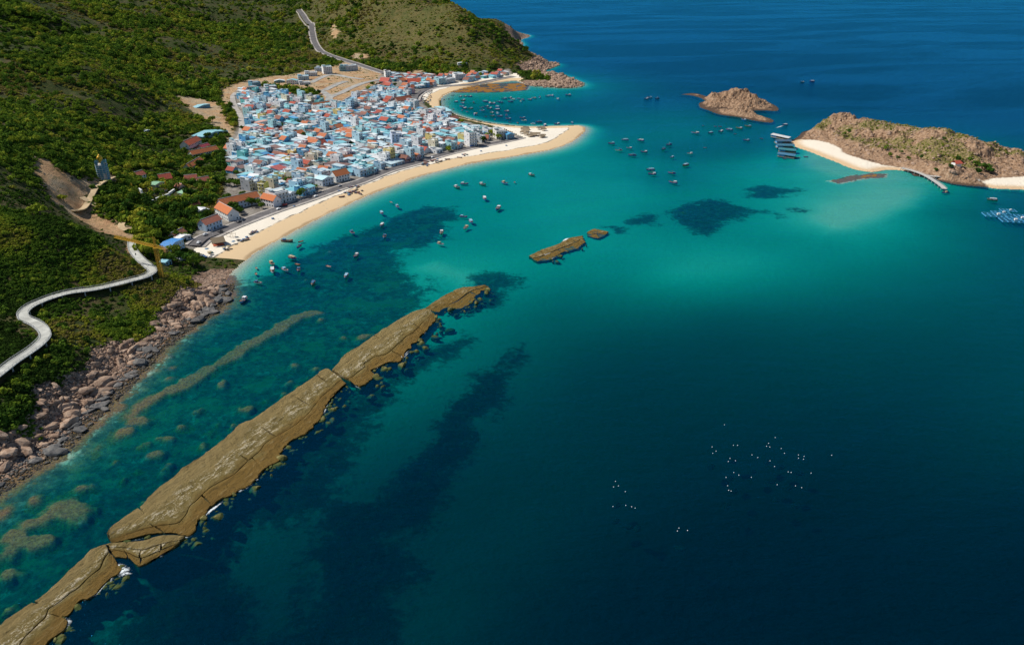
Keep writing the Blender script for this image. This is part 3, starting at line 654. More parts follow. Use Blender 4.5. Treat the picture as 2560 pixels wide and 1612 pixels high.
for o in (-2.75, 2.75):
    m = MB()
    for i in range(0, len(L) - 2, 2):
        a = (L[i, 0] + Nw[i, 0] * o - off0[0], L[i, 1] + Nw[i, 1] * o - off0[1], wz[i] - off0[2]); b = (L[i + 2, 0] + Nw[i + 2, 0] * o - off0[0], L[i + 2, 1] + Nw[i + 2, 1] * o - off0[1], wz[i + 2] - off0[2])
        m.bar(Vector(a) + Vector((0, 0, 1.05)), Vector(b) + Vector((0, 0, 1.05)), 0.09); m.bar(Vector(a) + Vector((0, 0, 0.55)), Vector(b) + Vector((0, 0, 0.55)), 0.05)
        m.bar(Vector(a) + Vector((0, 0, -0.4)), Vector(a) + Vector((0, 0, 1.05)), 0.08)
        m.bar(Vector(a) + Vector((0, 0, -0.25)), Vector(b) + Vector((0, 0, -0.25)), 0.22)
    m.build('railing', plain('walkway_rail', (0.45, 0.46, 0.45), 0.6), walk, kind='stuff')
M_PIER = plain('pier_concrete', (0.42, 0.42, 0.40), 0.9)
for i in range(4, len(L) - 4, 9):
    for o in (-2.1, 2.1):
        x, y = L[i] + Nw[i] * o; g = float(hgt(x, y)[0])
        if g < wz[i] - 0.6: MB().bar((x - off0[0], y - off0[1], g - 1 - off0[2]), (x - off0[0], y - off0[1], wz[i] - 0.46 - off0[2]), 0.42, n=8).build('pier', M_PIER, walk)

# ------------------------------------------------------------------ rock meshes shared by boulders
def rock_mesh(name, mat, seed, n=2, sq=(1, 1, 0.7), rough=0.34):
    import bmesh
    bm = bmesh.new(); bmesh.ops.create_icosphere(bm, subdivisions=n, radius=1.0)
    r = random.Random(seed); pl = [(Vector((r.uniform(-1, 1), r.uniform(-1, 1), r.uniform(-0.5, 1))).normalized(), r.uniform(0.5, 0.85)) for _ in range(9)]
    for v in bm.verts:
        c = v.co.copy()
        for nn, d in pl:
            e = c.dot(nn) - d
            if e > 0: c -= nn * e * 0.9
        c *= 1 + rough * 0.3 * (r.random() - 0.5)
        v.co = Vector((c.x * sq[0], c.y * sq[1], c.z * sq[2]))
    me = bpy.data.meshes.new(name); bm.to_mesh(me); bm.free(); me.materials.append(mat); return me
def mat_rock(name, stops, sc=0.5, wet=None):
    t = NT(name); p = t.pos(); n = t.noise(p, sc, 7, 0.7); oi = t.node('ShaderNodeObjectInfo')
    col = t.ramp(n, stops)
    col = t.mix(t.math('MULTIPLY', oi.outputs['Random'], 0.45), col, stops[0][1])
    if wet is not None:
        z_ = t.node('ShaderNodeSeparateXYZ'); t.set(z_.inputs[0], p)
        col = t.mix(t.step(t.math('ADD', z_.outputs[2], t.math('MULTIPLY', t.math('SUBTRACT', n, 0.5), 1.0)), 0.9, 0.2), col, wet)
    return t.bsdf(col, 0.9, t.bump(t.noise(p, sc * 5, 5, 0.7), 0.8, 0.25), 0.2)
M_GRAN = mat_rock('pink_granite', [(0.3, (0.13, 0.085, 0.06)), (0.45, (0.35, 0.23, 0.16)), (0.6, (0.52, 0.38, 0.28)), (0.75, (0.29, 0.18, 0.10))], 0.3, (0.12, 0.085, 0.05))
M_GREYROCK = mat_rock('grey_shore_stone', [(0.3, (0.05, 0.05, 0.05)), (0.5, (0.16, 0.155, 0.15)), (0.7, (0.30, 0.27, 0.23))], 0.4, (0.06, 0.05, 0.035))
M_ALGA = mat_rock('algae_rock', [(0.3, (0.05, 0.06, 0.015)), (0.5, (0.17, 0.15, 0.05)), (0.7, (0.30, 0.24, 0.10))], 0.35, (0.05, 0.075, 0.02))
ROCKS = [rock_mesh('boulder', M_GRAN, s, 2, (1, random.uniform(0.7, 1.3), random.uniform(0.5, 0.8))) for s in range(8)]
ROCKS_G = [rock_mesh('shore_stone', M_GREYROCK, 20 + s, 1, (1, random.uniform(0.7, 1.3), random.uniform(0.45, 0.7))) for s in range(5)]
ROCKS_A = [rock_mesh('reef_block', M_ALGA, 40 + s, 2, (1, random.uniform(0.65, 1.0), random.uniform(0.5, 0.8)), 0.6) for s in range(6)]

# instanced cover: one object whose points carry copies of small meshes
def scatter(name, pts, meshes, scl, rot, tint=None, pick=None, label=None):
    me = bpy.data.meshes.new(name + '_points'); pts = np.asarray(pts, np.float32); n = len(pts)
    me.vertices.add(n); me.vertices.foreach_set('co', pts.ravel())
    for k, ty, v in (('scl', 'FLOAT_VECTOR', scl), ('rot', 'FLOAT_VECTOR', rot), ('tint', 'FLOAT', tint if tint is not None else np.zeros(n)), ('pick', 'INT', pick if pick is not None else rng.integers(0, len(meshes), n))):
        a = me.attributes.new(k, ty, 'POINT'); v = np.asarray(v)
        a.data.foreach_set('vector' if ty == 'FLOAT_VECTOR' else 'value', v.astype(np.int32 if ty == 'INT' else np.float32).ravel())
    ng = bpy.data.node_groups.new(name + '_cover', 'GeometryNodeTree')
    ng.interface.new_socket('Geometry', in_out='INPUT', socket_type='NodeSocketGeometry'); ng.interface.new_socket('Geometry', in_out='OUTPUT', socket_type='NodeSocketGeometry')
    N = ng.nodes; Lk = ng.links; gi = N.new('NodeGroupInput'); go = N.new('NodeGroupOutput'); ip = N.new('GeometryNodeInstanceOnPoints'); g2 = N.new('GeometryNodeGeometryToInstance')
    for k in reversed(range(len(meshes))):
        ob = bpy.data.objects.new(name + '_leafwork', meshes[k]); oi = N.new('GeometryNodeObjectInfo'); oi.inputs['Object'].default_value = ob; oi.inputs['As Instance'].default_value = True
        Lk.new(oi.outputs['Geometry'], g2.inputs[0])
    def named(k, ty):
        q = N.new('GeometryNodeInputNamedAttribute'); q.data_type = ty; q.inputs[0].default_value = k; return q.outputs[0]
    Lk.new(gi.outputs[0], ip.inputs['Points']); Lk.new(g2.outputs[0], ip.inputs['Instance']); ip.inputs['Pick Instance'].default_value = True
    Lk.new(named('pick', 'INT'), ip.inputs['Instance Index']); Lk.new(named('scl', 'FLOAT_VECTOR'), ip.inputs['Scale'])
    er = N.new('FunctionNodeEulerToRotation'); Lk.new(named('rot', 'FLOAT_VECTOR'), er.inputs[0]); Lk.new(er.outputs[0], ip.inputs['Rotation'])
    Lk.new(ip.outputs[0], go.inputs[0])
    o = link(name, me, kind='stuff', label=label, category=None); md = o.modifiers.new('cover', 'NODES'); md.node_group = ng
    return o

# boulders of the near shore: 230 that show largest are things, the rest one mass of stones
def along(line, n, lo, hi, jit):
    """random points beside a line, lo..hi metres to its left"""
    Ls = smooth_line(line, 2.0); i = rng.integers(1, len(Ls) - 1, n); t_ = Ls[i + 1 - (i == len(Ls) - 1)] - Ls[i - 1]; t_ /= np.linalg.norm(t_, axis=1)[:, None] + 1e-9
    o = rng.uniform(lo, hi, n); return Ls[i] + np.stack([-t_[:, 1], t_[:, 0]], 1) * o[:, None] + rng.normal(0, jit, (n, 2)), o
shore_line = ROCK_SHORE[1:]
q, o_ = along(shore_line, 1700, -3, 22, 2.0)
ok = (at(rockband, q[:, 0], q[:, 1]) > 0.3) & (at(sand_sd, q[:, 0], q[:, 1]) < -3); q = q[ok]; o_ = o_[ok]
sz = np.clip(rng.lognormal(-0.05, 0.65, len(q)) * (1 + 0.5 * (q[:, 1] > 420)), 0.4, 4.6)
order = np.argsort(-sz); big, small = order[:230], order[230:]
big = big[np.argsort(q[big, 1])]
for n_, i in enumerate(big):
    x, y = q[i]; s = sz[i]; g = float(hgt(x, y)[0]); low = g < 0.6
    link('shore_boulder', (ROCKS if not low else ROCKS_G)[rng.integers(0, 5)], None, (x, y, g + 0.15 * s), rng.uniform(0, 6.28), (s * rng.uniform(0.9, 1.7), s * rng.uniform(0.7, 1.1), s * rng.uniform(0.55, 1.1)),
         label=('pale pink' if not low else 'dark grey wet') + ' boulder on the stony shore, %s counted from the near end' % ordw(n_ + 1), category='boulder', group='boulders on the stony shore')
q2, _ = along(shore_line, 9000, -10, 26, 3.0); q2 = np.vstack([q2, q[small]])
ok = (at(rockband, q2[:, 0], q2[:, 1]) > 0.25) & (at(sand_sd, q2[:, 0], q2[:, 1]) < -2); q2 = q2[ok]
g2_ = hgt(q2[:, 0], q2[:, 1]); s2 = np.clip(rng.lognormal(-0.5, 0.45, len(q2)), 0.25, 1.6)
dry = g2_ > 0.75 + 0.6 * rng.standard_normal(len(q2))
E3 = lambda n: np.stack([rng.uniform(-0.4, 0.4, n), rng.uniform(-0.4, 0.4, n), rng.uniform(0, 6.28, n)], 1)
for nm, mk_, ms, lb in (('shore_rubble', dry, ROCKS, 'pink rubble covering the stony shore'), ('tide_stones', ~dry, ROCKS_G, 'dark wet stones along the tide line')):
    pt = np.c_[q2[mk_], g2_[mk_] + 0.1]
    scatter(nm, pt, ms, np.stack([s2[mk_]] * 3, 1) * rng.uniform(0.7, 1.2, (mk_.sum(), 3)), E3(mk_.sum()), label=lb)
# rocks of the far headland
hq, _ = along(HEAD_EDGE, 4200, -6, 48, 5.0)
ok = at(rockband, hq[:, 0], hq[:, 1]) > 0.3; hq = hq[ok]; hs = np.clip(rng.lognormal(0.75, 0.5, len(hq)), 0.8, 6.5)
hh = hgt(hq[:, 0], hq[:, 1])
top = np.argsort(-hs)
for n_, i in enumerate(sorted(top[:60], key=lambda i: pix_x(*hq[i]))):
    s = hs[i]; link('headland_crag', ROCKS[rng.integers(0, 8)], None, (hq[i, 0], hq[i, 1], hh[i] + 0.2 * s), rng.uniform(0, 6.28), (s, s, s * 1.1), label='reddish crag on the far rocky headland, %s from the left' % ordw(n_ + 1), category='rock', group='crags of the far headland')
r_ = top[60:]
scatter('headland_rubble', np.c_[hq[r_], hh[r_] + 0.3], ROCKS, np.stack([hs[r_]] * 3, 1) * rng.uniform(0.7, 1.3, (len(r_), 3)), E3(len(r_)), label='reddish rubble covering the far headland')

# ------------------------------------------------------------------ the long rock reef, slab by slab
def mat_reef():
    t = NT('reef_rock'); p = t.pos()
    ps = t.pos((0.28, 1.0, 1.0), radians(-65))
    n = t.noise(ps, 0.55, 8, 0.72); nl = t.noise(p, 0.07, 5, 0.65); nf = t.noise(p, 1.6, 7, 0.78); nm = t.noise(ps, 0.22, 6, 0.7)
    v = t.math('ADD', t.attr('across'), t.math('MULTIPLY', t.math('SUBTRACT', nl, 0.5), 0.7))
    shelf = t.mix(nm, (0.22, 0.155, 0.05), (0.34, 0.255, 0.11)); mid = t.mix(nm, (0.13, 0.10, 0.025), (0.30, 0.22, 0.075)); low = t.mix(nm, (0.15, 0.085, 0.018), (0.25, 0.155, 0.035))
    col = t.mix(t.step(v, 0.18, 0.42), shelf, mid); col = t.mix(t.step(v, 0.55, 0.8), col, low)
    col = t.mix(t.math('MULTIPLY', t.step(n, 0.55, 0.70), 0.6), col, (0.36, 0.28, 0.13))
    col = t.mix(t.math('MULTIPLY', t.step(n, 0.46, 0.33), 0.7), col, (0.07, 0.048, 0.014))
    col = t.mix(t.step(nf, 0.44, 0.30), col, (0.05, 0.035, 0.01))
    ledge = t.math('MULTIPLY', t.step(t.math('ABSOLUTE', t.math('SUBTRACT', v, 0.43)), 0.20, 0.05), t.step(t.math('ADD', t.math('MULTIPLY', n, 0.6), t.math('MULTIPLY', nf, 0.6)), 0.60, 0.68))
    col = t.mix(ledge, col, (0.66, 0.57, 0.40))
    z_ = t.node('ShaderNodeSeparateXYZ'); t.set(z_.inputs[0], p)
    zz = t.math('ADD', z_.outputs[2], t.math('MULTIPLY', t.math('SUBTRACT', nf, 0.5), 1.6))
    col = t.mix(t.step(zz, 0.8, 0.2), col, t.mix(nf, (0.07, 0.05, 0.012), (0.30, 0.18, 0.035)))
    col = t.mix(t.step(zz, 0.1, -0.3), col, t.mix(nf, (0.04, 0.075, 0.02), (0.15, 0.16, 0.04)))
    return t.bsdf(col, 0.85, t.bump(t.math('ADD', t.math('MULTIPLY', n, 2.5), t.math('MULTIPLY', nf, 1.5)), 1.0, 0.6), 0.2)
M_REEF = mat_reef()
def reef_part(root, up, lo, tcuts, vcuts, ztop, crack=0.35, rough=0.25, seed=0, sub=(14, 22)):
    """cut the band between the lines up and lo into slabs with open cracks"""
    U = smooth_line(up, 1.0); Lw = smooth_line(lo, 1.0); r = np.random.default_rng(seed)
    def pt(t, v):
        t = np.clip(t, 0, 1)
        a = np.stack([np.interp(t, np.linspace(0, 1, len(U)), U[:, j]) for j in (0, 1)], -1); b = np.stack([np.interp(t, np.linspace(0, 1, len(Lw)), Lw[:, j]) for j in (0, 1)], -1)
        return a + (b - a) * v[..., None]
    length = len(U); width = np.linalg.norm(U.mean(0) - Lw.mean(0))
    for iv in range(len(vcuts) - 1):
        tc = [tcuts[0]] + [c + r.uniform(-0.02, 0.02) for c in tcuts[1:-1] if r.random() < 0.75] + [tcuts[-1]]
        for it in range(len(tc) - 1):
            nt = max(6, min(90, int((tc[it + 1] - tc[it]) * length / 0.9))); nv = sub[1]
            ct = crack * 0.3 / length; cv = crack * 0.5 / width; tt, vv = np.meshgrid(np.linspace(tc[it] + ct, tc[it + 1] - ct, nt), np.linspace(vcuts[iv] + (cv if iv else 0), vcuts[iv + 1] - (cv if iv < len(vcuts) - 2 else 0), nv), indexing='ij')
            wob = 0.035 * np.sin(tt * length / 23 + seed) + 0.02 * np.sin(tt * length / 6.1 + 2 * seed); inner = np.where((vv > 0.02) & (vv < 0.98), 1, 0)
            vv = vv + wob * inner * (1 if len(vcuts) > 2 else 0.3)
            tt = tt + 0.012 * np.sin(vv * 7 + it) * (60.0 / length)
            q = pt(tt, vv); x, y = q[..., 0], q[..., 1]
            edge = np.where(vv < 0.01, 0.4, np.where(vv > 0.97, 1.25, 0)) * (1 if len(vcuts) > 2 else 1)
            x = x + edge * 2.6 * fbm(x, y, 8, 4, 0.65); y = y + edge * 2.6 * fbm(x + 50, y, 8, 4, 0.65)
            zt = ztop[0] + (ztop[1] - ztop[0]) * vv + r.uniform(-0.07, 0.07)
            zt = zt + rough * (fbm(x, y, 6, 3) + 0.8 * (ridged(x * 1.0 + y * 0.5, y * 0.2 - x * 0.2, 3.5, 2) - 0.5))
            st_ = vv * 4.2 + 0.9 * fbm(x, y, 22, 3); zt = zt + 0.28 * (np.floor(st_) + sstep(0.0, 0.25, st_ - np.floor(st_)) - st_)
            ii = np.minimum(np.arange(nt), np.arange(nt)[::-1])[:, None]; jj = np.minimum(np.arange(nv), np.arange(nv)[::-1])[None]
            e = np.minimum(ii, jj); zt = zt - 0.12 * (e == 0)
            skirt = np.pad(np.stack([x, y, zt], -1), ((1, 1), (1, 1), (0, 0)), 'edge'); skirt[0, :, 2] = skirt[-1, :, 2] = -4.5; skirt[:, 0, 2] = skirt[:, -1, 2] = -4.5
            base = np.array(root.location)
            me = grid_mesh('slab', (skirt - base).reshape(-1, 3), nt + 2, nv + 2, M_REEF, None, False, {'across': np.pad(vv, 1, 'edge')})
            link('slab', me, root)
reefs = []
def reef(label, up, lo, *a, **k):
    c = np.mean(np.vstack([up, lo]), 0); root = thing('rock_reef', label, 'reef', (c[0], c[1], 0.0)); reefs.append((up, lo)); reef_part(root, up, lo, *a, **k); return root
U1 = PL(11, [(-260, 1620), (0, 1375), (150, 1235), (330, 1130), (430, 1062), (560, 940), (640, 862), (760, 760), (850, 655), (930, 620), (1000, 600)], 0.5)
L1 = PL(11, [(330, 1760), (440, 1530), (560, 1400), (645, 1300), (565, 1240), (640, 1190), (780, 1080), (880, 1040), (1000, 915), (1060, 880), (1105, 850), (1115, 760), (1075, 695)], 0.2)
reef('tapering near end of the long brown rock reef at the bottom edge', U1, L1, [0, 0.4, 1], [0, 0.52, 1], (1.8, 0.5), crack=0.5, rough=0.3, seed=1)
U2 = PL(11, [(1012, 500), (1060, 430), (1200, 330), (1330, 240), (1420, 150), (1580, 10)], 0.8) + PL(10, [(1750, 1190), (1880, 1095), (2060, 960), (2200, 860)], 0.8) + PL(13, [(0, 712), (150, 640), (430, 440), (630, 310), (790, 190), (850, 190)], 0.8)
L2 = PL(11, [(1060, 560), (1500, 470), (1745, 490), (1800, 470), (1860, 400), (1880, 335), (1960, 280), (2060, 175), (2150, 110)], 0.2) + PL(13, [(0, 1300), (60, 1270), (120, 1200), (200, 1125), (320, 1040), (380, 930), (600, 765), (740, 640), (830, 470), (930, 372), (1010, 300)], 0.2)
reef('broad main body of the long brown rock reef with pale ledges', U2, L2, [0, 0.12, 0.3, 0.47, 0.62, 0.8, 0.93, 1], [0, 0.7, 1], (2.6, 0.6), crack=0.4, rough=0.3, seed=2)
reef('cracked brown slabs at the gap near the reef end', PL(11, [(1000, 590), (1100, 565), (1350, 545), (1530, 500), (1740, 500)], 0.5), PL(11, [(1060, 640), (1200, 690), (1300, 780), (1450, 715), (1640, 600)], 0.2), [0, 0.25, 0.5, 0.75, 1], [0, 0.4, 0.7, 1], (1.5, 0.5), crack=0.3, seed=3)
U3 = PL(13, [(870, 195), (920, 130), (960, 80)], 0.8) + PL(12, [(1090, 1190), (1280, 1060), (1400, 980), (1510, 910), (1600, 860), (1720, 812), (1790, 818)], 0.8)
L3 = PL(13, [(1040, 270), (1120, 330), (1270, 235)], 0.2) + PL(12, [(1240, 1390), (1340, 1320), (1480, 1290), (1600, 1180), (1625, 1130), (1690, 1080), (1760, 980), (1810, 920), (1840, 860)], 0.2)
reef('upper stretch of the long brown rock reef with dark cracks', U3, L3, [0, 0.14, 0.45, 0.78, 1], [0, 0.66, 1], (2.3, 0.5), crack=0.6, rough=0.3, seed=4)
U4 = PL(12, [(1745, 792), (1850, 722), (1960, 652), (2080, 602), (2200, 590), (2310, 572)], 0.2); L4 = PL(12, [(1850, 830), (1950, 785), (2060, 800), (2170, 740), (2250, 645), (2345, 592)], 0)
reef('half drowned brown slabs at the far tip of the long reef', U4, L4, [0, 0.2, 0.38, 0.55, 0.72, 0.87, 1], [0, 0.55, 1], (0.45, 0.0), crack=0.8, rough=0.2, seed=5)
U5 = PL(14, [(330, 432), (400, 392), (500, 360), (600, 310), (690, 292)], 0.2); L5 = PL(14, [(380, 462), (470, 448), (560, 402), (650, 372), (700, 335)], 0)
reef('small grey brown reef awash in the turquoise water mid bay', U5, L5, [0, 0.22, 0.45, 0.65, 0.82, 1], [0, 0.5, 1], (0.5, -0.05), crack=0.9, rough=0.42, seed=6)
reef('tiny reef patch awash beyond the mid bay reef', PL(14, [(715, 272), (770, 250), (860, 268)], 0), PL(14, [(720, 292), (780, 310), (850, 280)], 0), [0, 0.5, 1], [0, 0.5, 1], (0.25, -0.1), crack=0.9, rough=0.42, seed=7)
# broken blocks lying along the seaward side
cnt = 0; blk = []
for lo, n, spread in ((L1, 30, 7), (L2, 110, 8), (L3, 55, 11), (L4, 40, 10), (L5, 10, 6)):
    Ls = smooth_line(lo, 1.0)
    for i in range(n):
        a = Ls[rng.integers(2, len(Ls) - 2)]; o = abs(rng.normal(0, 0.5)) * spread + 0.6
        blk.append((a[0] + o * 0.75, a[1] - o * 0.66, o))
blk.sort(key=lambda b: pix_x(b[0], b[1]))
for n_, (x, y, o) in enumerate(blk):
    s = float(np.clip(rng.lognormal(0.35, 0.5), 0.6, 3.4)); zc = 0.15 - o * 0.14 + rng.uniform(-0.2, 0.25); b = float(hgt(x, y)[0])
    link('reef_block', ROCKS_A[rng.integers(0, 6)], None, (x, y, max(zc, b) - 0.3 * s * 0.4), rng.uniform(0, 6.28), (s * rng.uniform(0.8, 1.3), s * rng.uniform(0.7, 1.1), s * (0.8 if zc > -0.4 else 1.3)), label='algae-covered block beside the long rock reef, %s from the left' % ordw(n_ + 1), category='rock', group='broken blocks beside the reef')
# surf where the swell breaks on the reef
def mat_foam():
    t = NT('sea_foam'); p = t.pos(); n = t.noise(p, 0.9, 6, 0.75, 0.6)
    b = t.node('ShaderNodeBsdfDiffuse'); t.set(b.inputs[0], (0.74, 0.80, 0.82)); tr = t.node('ShaderNodeBsdfTransparent'); m = t.node('ShaderNodeMixShader')
    e = t.attr('edge'); t.set(m.inputs[0], t.step(t.math('ADD', n, t.math('MULTIPLY', e, 0.42)), 0.60, 0.92)); t.l.new(tr.outputs[0], m.inputs[1]); t.l.new(b.outputs[0], m.inputs[2]); t.l.new(m.outputs[0], t.out.inputs[0]); return t.m
M_FOAM = mat_foam()
def foam(line, w, strength=1.0):
    Ls = smooth_line(line, 0.7); n = len(Ls); T_ = np.gradient(Ls, axis=0); T_ /= np.linalg.norm(T_, axis=1)[:, None] + 1e-9
    o = np.linspace(-1, 1, 5); ww = w * (0.5 + 0.5 * np.sin(np.linspace(0, pi, n))) * (1 + 0.5 * fbm(Ls[:, 0], Ls[:, 1], 3, 2))
    X = Ls[:, 0:1] - T_[:, 1:2] * o * ww[:, None]; Y_ = Ls[:, 1:2] + T_[:, 0:1] * o * ww[:, None]
    zz = 0.12 + 0.15 * (1 - np.abs(o))[None] + 0 * X
    e = (1 - np.abs(o))[None] * np.sin(np.linspace(0, pi, n))[:, None] * strength
    return np.stack([X, Y_, zz], -1), e
FO = [(PL(11, [(1100, 740), (1130, 800), (1180, 810), (1240, 780)]), 3.0, 1.3), (PL(11, [(1110, 880), (1180, 840), (1250, 850)]), 1.2, 0.9), (PL(11, [(1490, 700), (1530, 640), (1580, 610)]), 2.0, 0.8), (PL(11, [(1900, 325), (1970, 260), (2080, 180), (2110, 150)]), 1.2, 1.1), (PL(11, [(2170, 95), (2230, 55), (2290, 70)]), 1.5, 1.0),
      (PL(11, [(360, 1510), (450, 1450), (540, 1370), (645, 1300), (575, 1250)]), 1.6, 0.9), (PL(11, [(1020, 900), (1050, 880), (1040, 940)]), 1.2, 0.7), (PL(13, [(50, 1280), (110, 1220), (190, 1190)]), 2.2, 1.2), (PL(13, [(580, 800), (640, 800)]), 1.0, 1.0), (PL(13, [(160, 1160), (250, 1100)]), 1.0, 0.8), (PL(13, [(1230, 215), (1290, 215)]), 1.2, 0.9), (PL(13, [(1270, 300), (1320, 260)]), 1.2, 0.7), (PL(13, [(330, 1030), (385, 1020)]), 1.0, 0.9),
      (PL(12, [(1400, 1310), (1500, 1265), (1600, 1180)]), 1.0, 1.3), (PL(12, [(2100, 640), (2150, 640)]), 1.4, 0.9), (PL(14, [(370, 428), (430, 420), (490, 405)]), 1.6, 1.0), (PL(14, [(540, 345), (580, 315), (620, 305)]), 1.6, 1.1), (PL(14, [(700, 268), (740, 272)]), 1.3, 1.0), (PL(14, [(770, 280), (820, 292)]), 1.3, 0.9), (PL(10, [(30, 1000), (100, 970), (165, 920)]), 2.2, 0.9)]
for ln in (L1, L2, L3, L5, ROCK_SHORE[1:], BEACH_EDGE[:8]):
    Ls_ = smooth_line(ln, 1.0); i_ = 3
    while i_ < len(Ls_) - 12:
        n_ = int(rng.integers(7, 22)); FO.append(([tuple(q + np.array([0.6, -0.5])) for q in Ls_[i_:i_ + n_:3]], 0.55, rng.uniform(0.35, 0.75))); i_ += n_ + int(rng.integers(2, 26))
for k_, (ln, w, st) in enumerate([q for q in FO if len(q[0]) > 2]):
    A, e = foam(ln, w, st); link('sea_foam', grid_mesh('sea_foam', A.reshape(-1, 3), A.shape[0], 5, M_FOAM, None, True, {'edge': e}), kind='stuff')

# ------------------------------------------------------------------ rocky islands
def mat_isle():
    t = NT('island_rock'); p = t.pos(); n = t.noise(p, 0.07, 8, 0.7); n2 = t.noise(p, 0.35, 6, 0.72)
    col = t.ramp(n2, [(0.28, (0.09, 0.05, 0.03)), (0.43, (0.24, 0.145, 0.085)), (0.56, (0.38, 0.25, 0.16)), (0.7, (0.50, 0.36, 0.24)), (0.82, (0.32, 0.18, 0.09))])
    col = t.mix(t.math('MULTIPLY', t.step(t.attr('grass'), 0.30, 0.75), t.step(n2, 0.70, 0.40)), col, t.mix(n, (0.10, 0.105, 0.025), (0.19, 0.165, 0.05)))
    z_ = t.node('ShaderNodeSeparateXYZ'); t.set(z_.inputs[0], p)
    col = t.mix(t.step(t.math('ADD', z_.outputs[2], t.math('MULTIPLY', n2, 2.5)), 2.8, 1.6), col, (0.10, 0.065, 0.045))
    sd = t.math('ADD', t.attr('sand'), t.math('MULTIPLY', t.math('SUBTRACT', n2, 0.5), 7.0))
    sand = t.mix(t.step(z_.outputs[2], 1.3, 0.5), t.mix(n2, (0.80, 0.70, 0.56), (0.9, 0.82, 0.68)), (0.66, 0.47, 0.28))
    col = t.mix(t.step(sd, -1.0, 1.5), col, sand)
    return t.bsdf(col, 0.93, t.bump(n2, 0.9, 1.2), 0.12)
M_ISLE = mat_isle()
def island(name, label, outline, peaks, step, relief, sands=(), grass=0.5):
    ol = smooth_line(list(outline) + [outline[0]], 6.0); mn = ol.min(0) - 14; mx = ol.max(0) + 14
    x = np.arange(mn[0], mx[0], step); y = np.arange(mn[1], mx[1], step); Y_, X_ = np.meshgrid(y, x, indexing='ij')
    d = sd_poly(X_, Y_, ol, 200)
    pk = np.array([q for q in peaks] + [(a, b, 0) for a, b in ol[::2]])
    r2 = (pk[:, None, 0] - pk[None, :, 0]) ** 2 + (pk[:, None, 1] - pk[None, :, 1]) ** 2; n = len(pk)
    ker = lambda r: np.sqrt(r + 15.0 ** 2)
    w = np.linalg.solve(ker(r2) + np.eye(n) * 1e-3, pk[:, 2]); h = sum(w[i] * ker((X_ - pk[i, 0]) ** 2 + (Y_ - pk[i, 1]) ** 2) for i in range(n))
    ss = np.max([sd_poly(X_, Y_, q, 30) for q in sands], 0) if sands else np.full(X_.shape, -30.0)
    rk = sstep(2, -6, ss)
    rel = relief * (1.0 * (ridged(X_ + 0.4 * Y_, Y_ - 0.3 * X_, 38, 5, 0.6) - 0.5) + 0.42 * fbm(X_, Y_, 9, 3, 0.6) + 0.30 * (ridged(X_, Y_, 6.5, 2) - 0.5)) * rk
    hz = np.maximum(h, 0.6) * sstep(0, 10, d) + rel * sstep(0, 14, d) * np.clip(0.4 + h / 14, 0.4, 1.0)
    hz = np.where(ss > -8, hz * (1 - sstep(-8, 2, ss)) + sstep(-8, 2, ss) * (0.1 + 2.0 * (1 - np.exp(-np.clip(d, 0, None) / 20))), hz)
    zz = np.where(d > 0, np.maximum(hz, 0.08), np.maximum(d * 1.3, -6))
    gr = sstep(-0.1, 0.5, fbm(X_, Y_, 42, 4) + grass - 0.5) * sstep(3, 10, h)
    keep = qmean(d) > -13
    me = grid_mesh(name, np.stack([X_, Y_, zz], -1).reshape(-1, 3), X_.shape[0], X_.shape[1], M_ISLE, keep, False, {'grass': gr, 'sand': ss})
    o = link(name, me, label=label, category='island')
    return o, (lambda a, b: float(zz[int(np.clip(round((b - mn[1]) / step), 0, zz.shape[0] - 1)), int(np.clip(round((a - mn[0]) / step), 0, zz.shape[1] - 1))])), (X_, Y_, zz, d, ss, gr)
def pk(k, x, y, Y): q = P(k, x, y, Y=Y); return q
small_out = PL(7, [(165, 148), (250, 158), (320, 186), (285, 205), (290, 232), (345, 252), (420, 280), (540, 296), (640, 318), (752, 332), (762, 312), (700, 292), (648, 276), (624, 256), (700, 252), (788, 256), (800, 240)]) + PL(7, [(770, 215), (700, 190), (600, 172), (480, 168), (390, 172), (330, 160), (250, 140)])
SM, SMh, _sm = island('small_rocky_island', 'small bare pink rocky island with a side arm in the strait', small_out,
    [pk(7, 500, 128, 1275), pk(7, 590, 125, 1275), pk(7, 545, 150, 1265), pk(7, 450, 155, 1275), pk(7, 650, 162, 1255), pk(7, 700, 195, 1235), pk(7, 560, 200, 1225), pk(7, 400, 215, 1230), pk(7, 520, 250, 1190), pk(7, 250, 138, 1330), pk(7, 330, 165, 1295), pk(7, 640, 285, 1165), pk(7, 740, 225, 1220)], 2.0, 11.0, grass=0.2)
big_out = PL(7, [(925, 428), (885, 458), (915, 490), (1000, 520), (1100, 560), (1180, 590), (1260, 625), (1330, 645), (1420, 655), (1520, 640), (1640, 650), (1700, 680), (1780, 690), (1870, 715), (1960, 735), (2060, 745), (2150, 752), (2240, 765), (2408, 770), (2600, 800)])
big_back = [(640, 742), (720, 800), (700, 860), (620, 905), (560, 960), (505, 1010), (450, 1040), (405, 1030)]
def big_peaks():
    out = []
    for x, b, r, w in [(980, 440, 402, 45), (1060, 455, 345, 75), (1190, 495, 290, 120), (1300, 545, 312, 130), (1420, 585, 335, 135), (1560, 610, 352, 135), (1680, 640, 382, 130), (1740, 660, 373, 130), (1850, 690, 392, 125), (1960, 708, 427, 120), (2080, 722, 472, 105), (2200, 700, 512, 90), (2290, 690, 552, 75), (2370, 690, 537, 80), (2480, 700, 560, 80)]:
        Y0 = P(7, x, b, 2.5)[1]
        for f in (0.0, 0.25, 0.5, 0.75, 1.0): out.append(pk(7, x, b + (r - b) * f, Y0 + w * f ** 0.9))
    return out
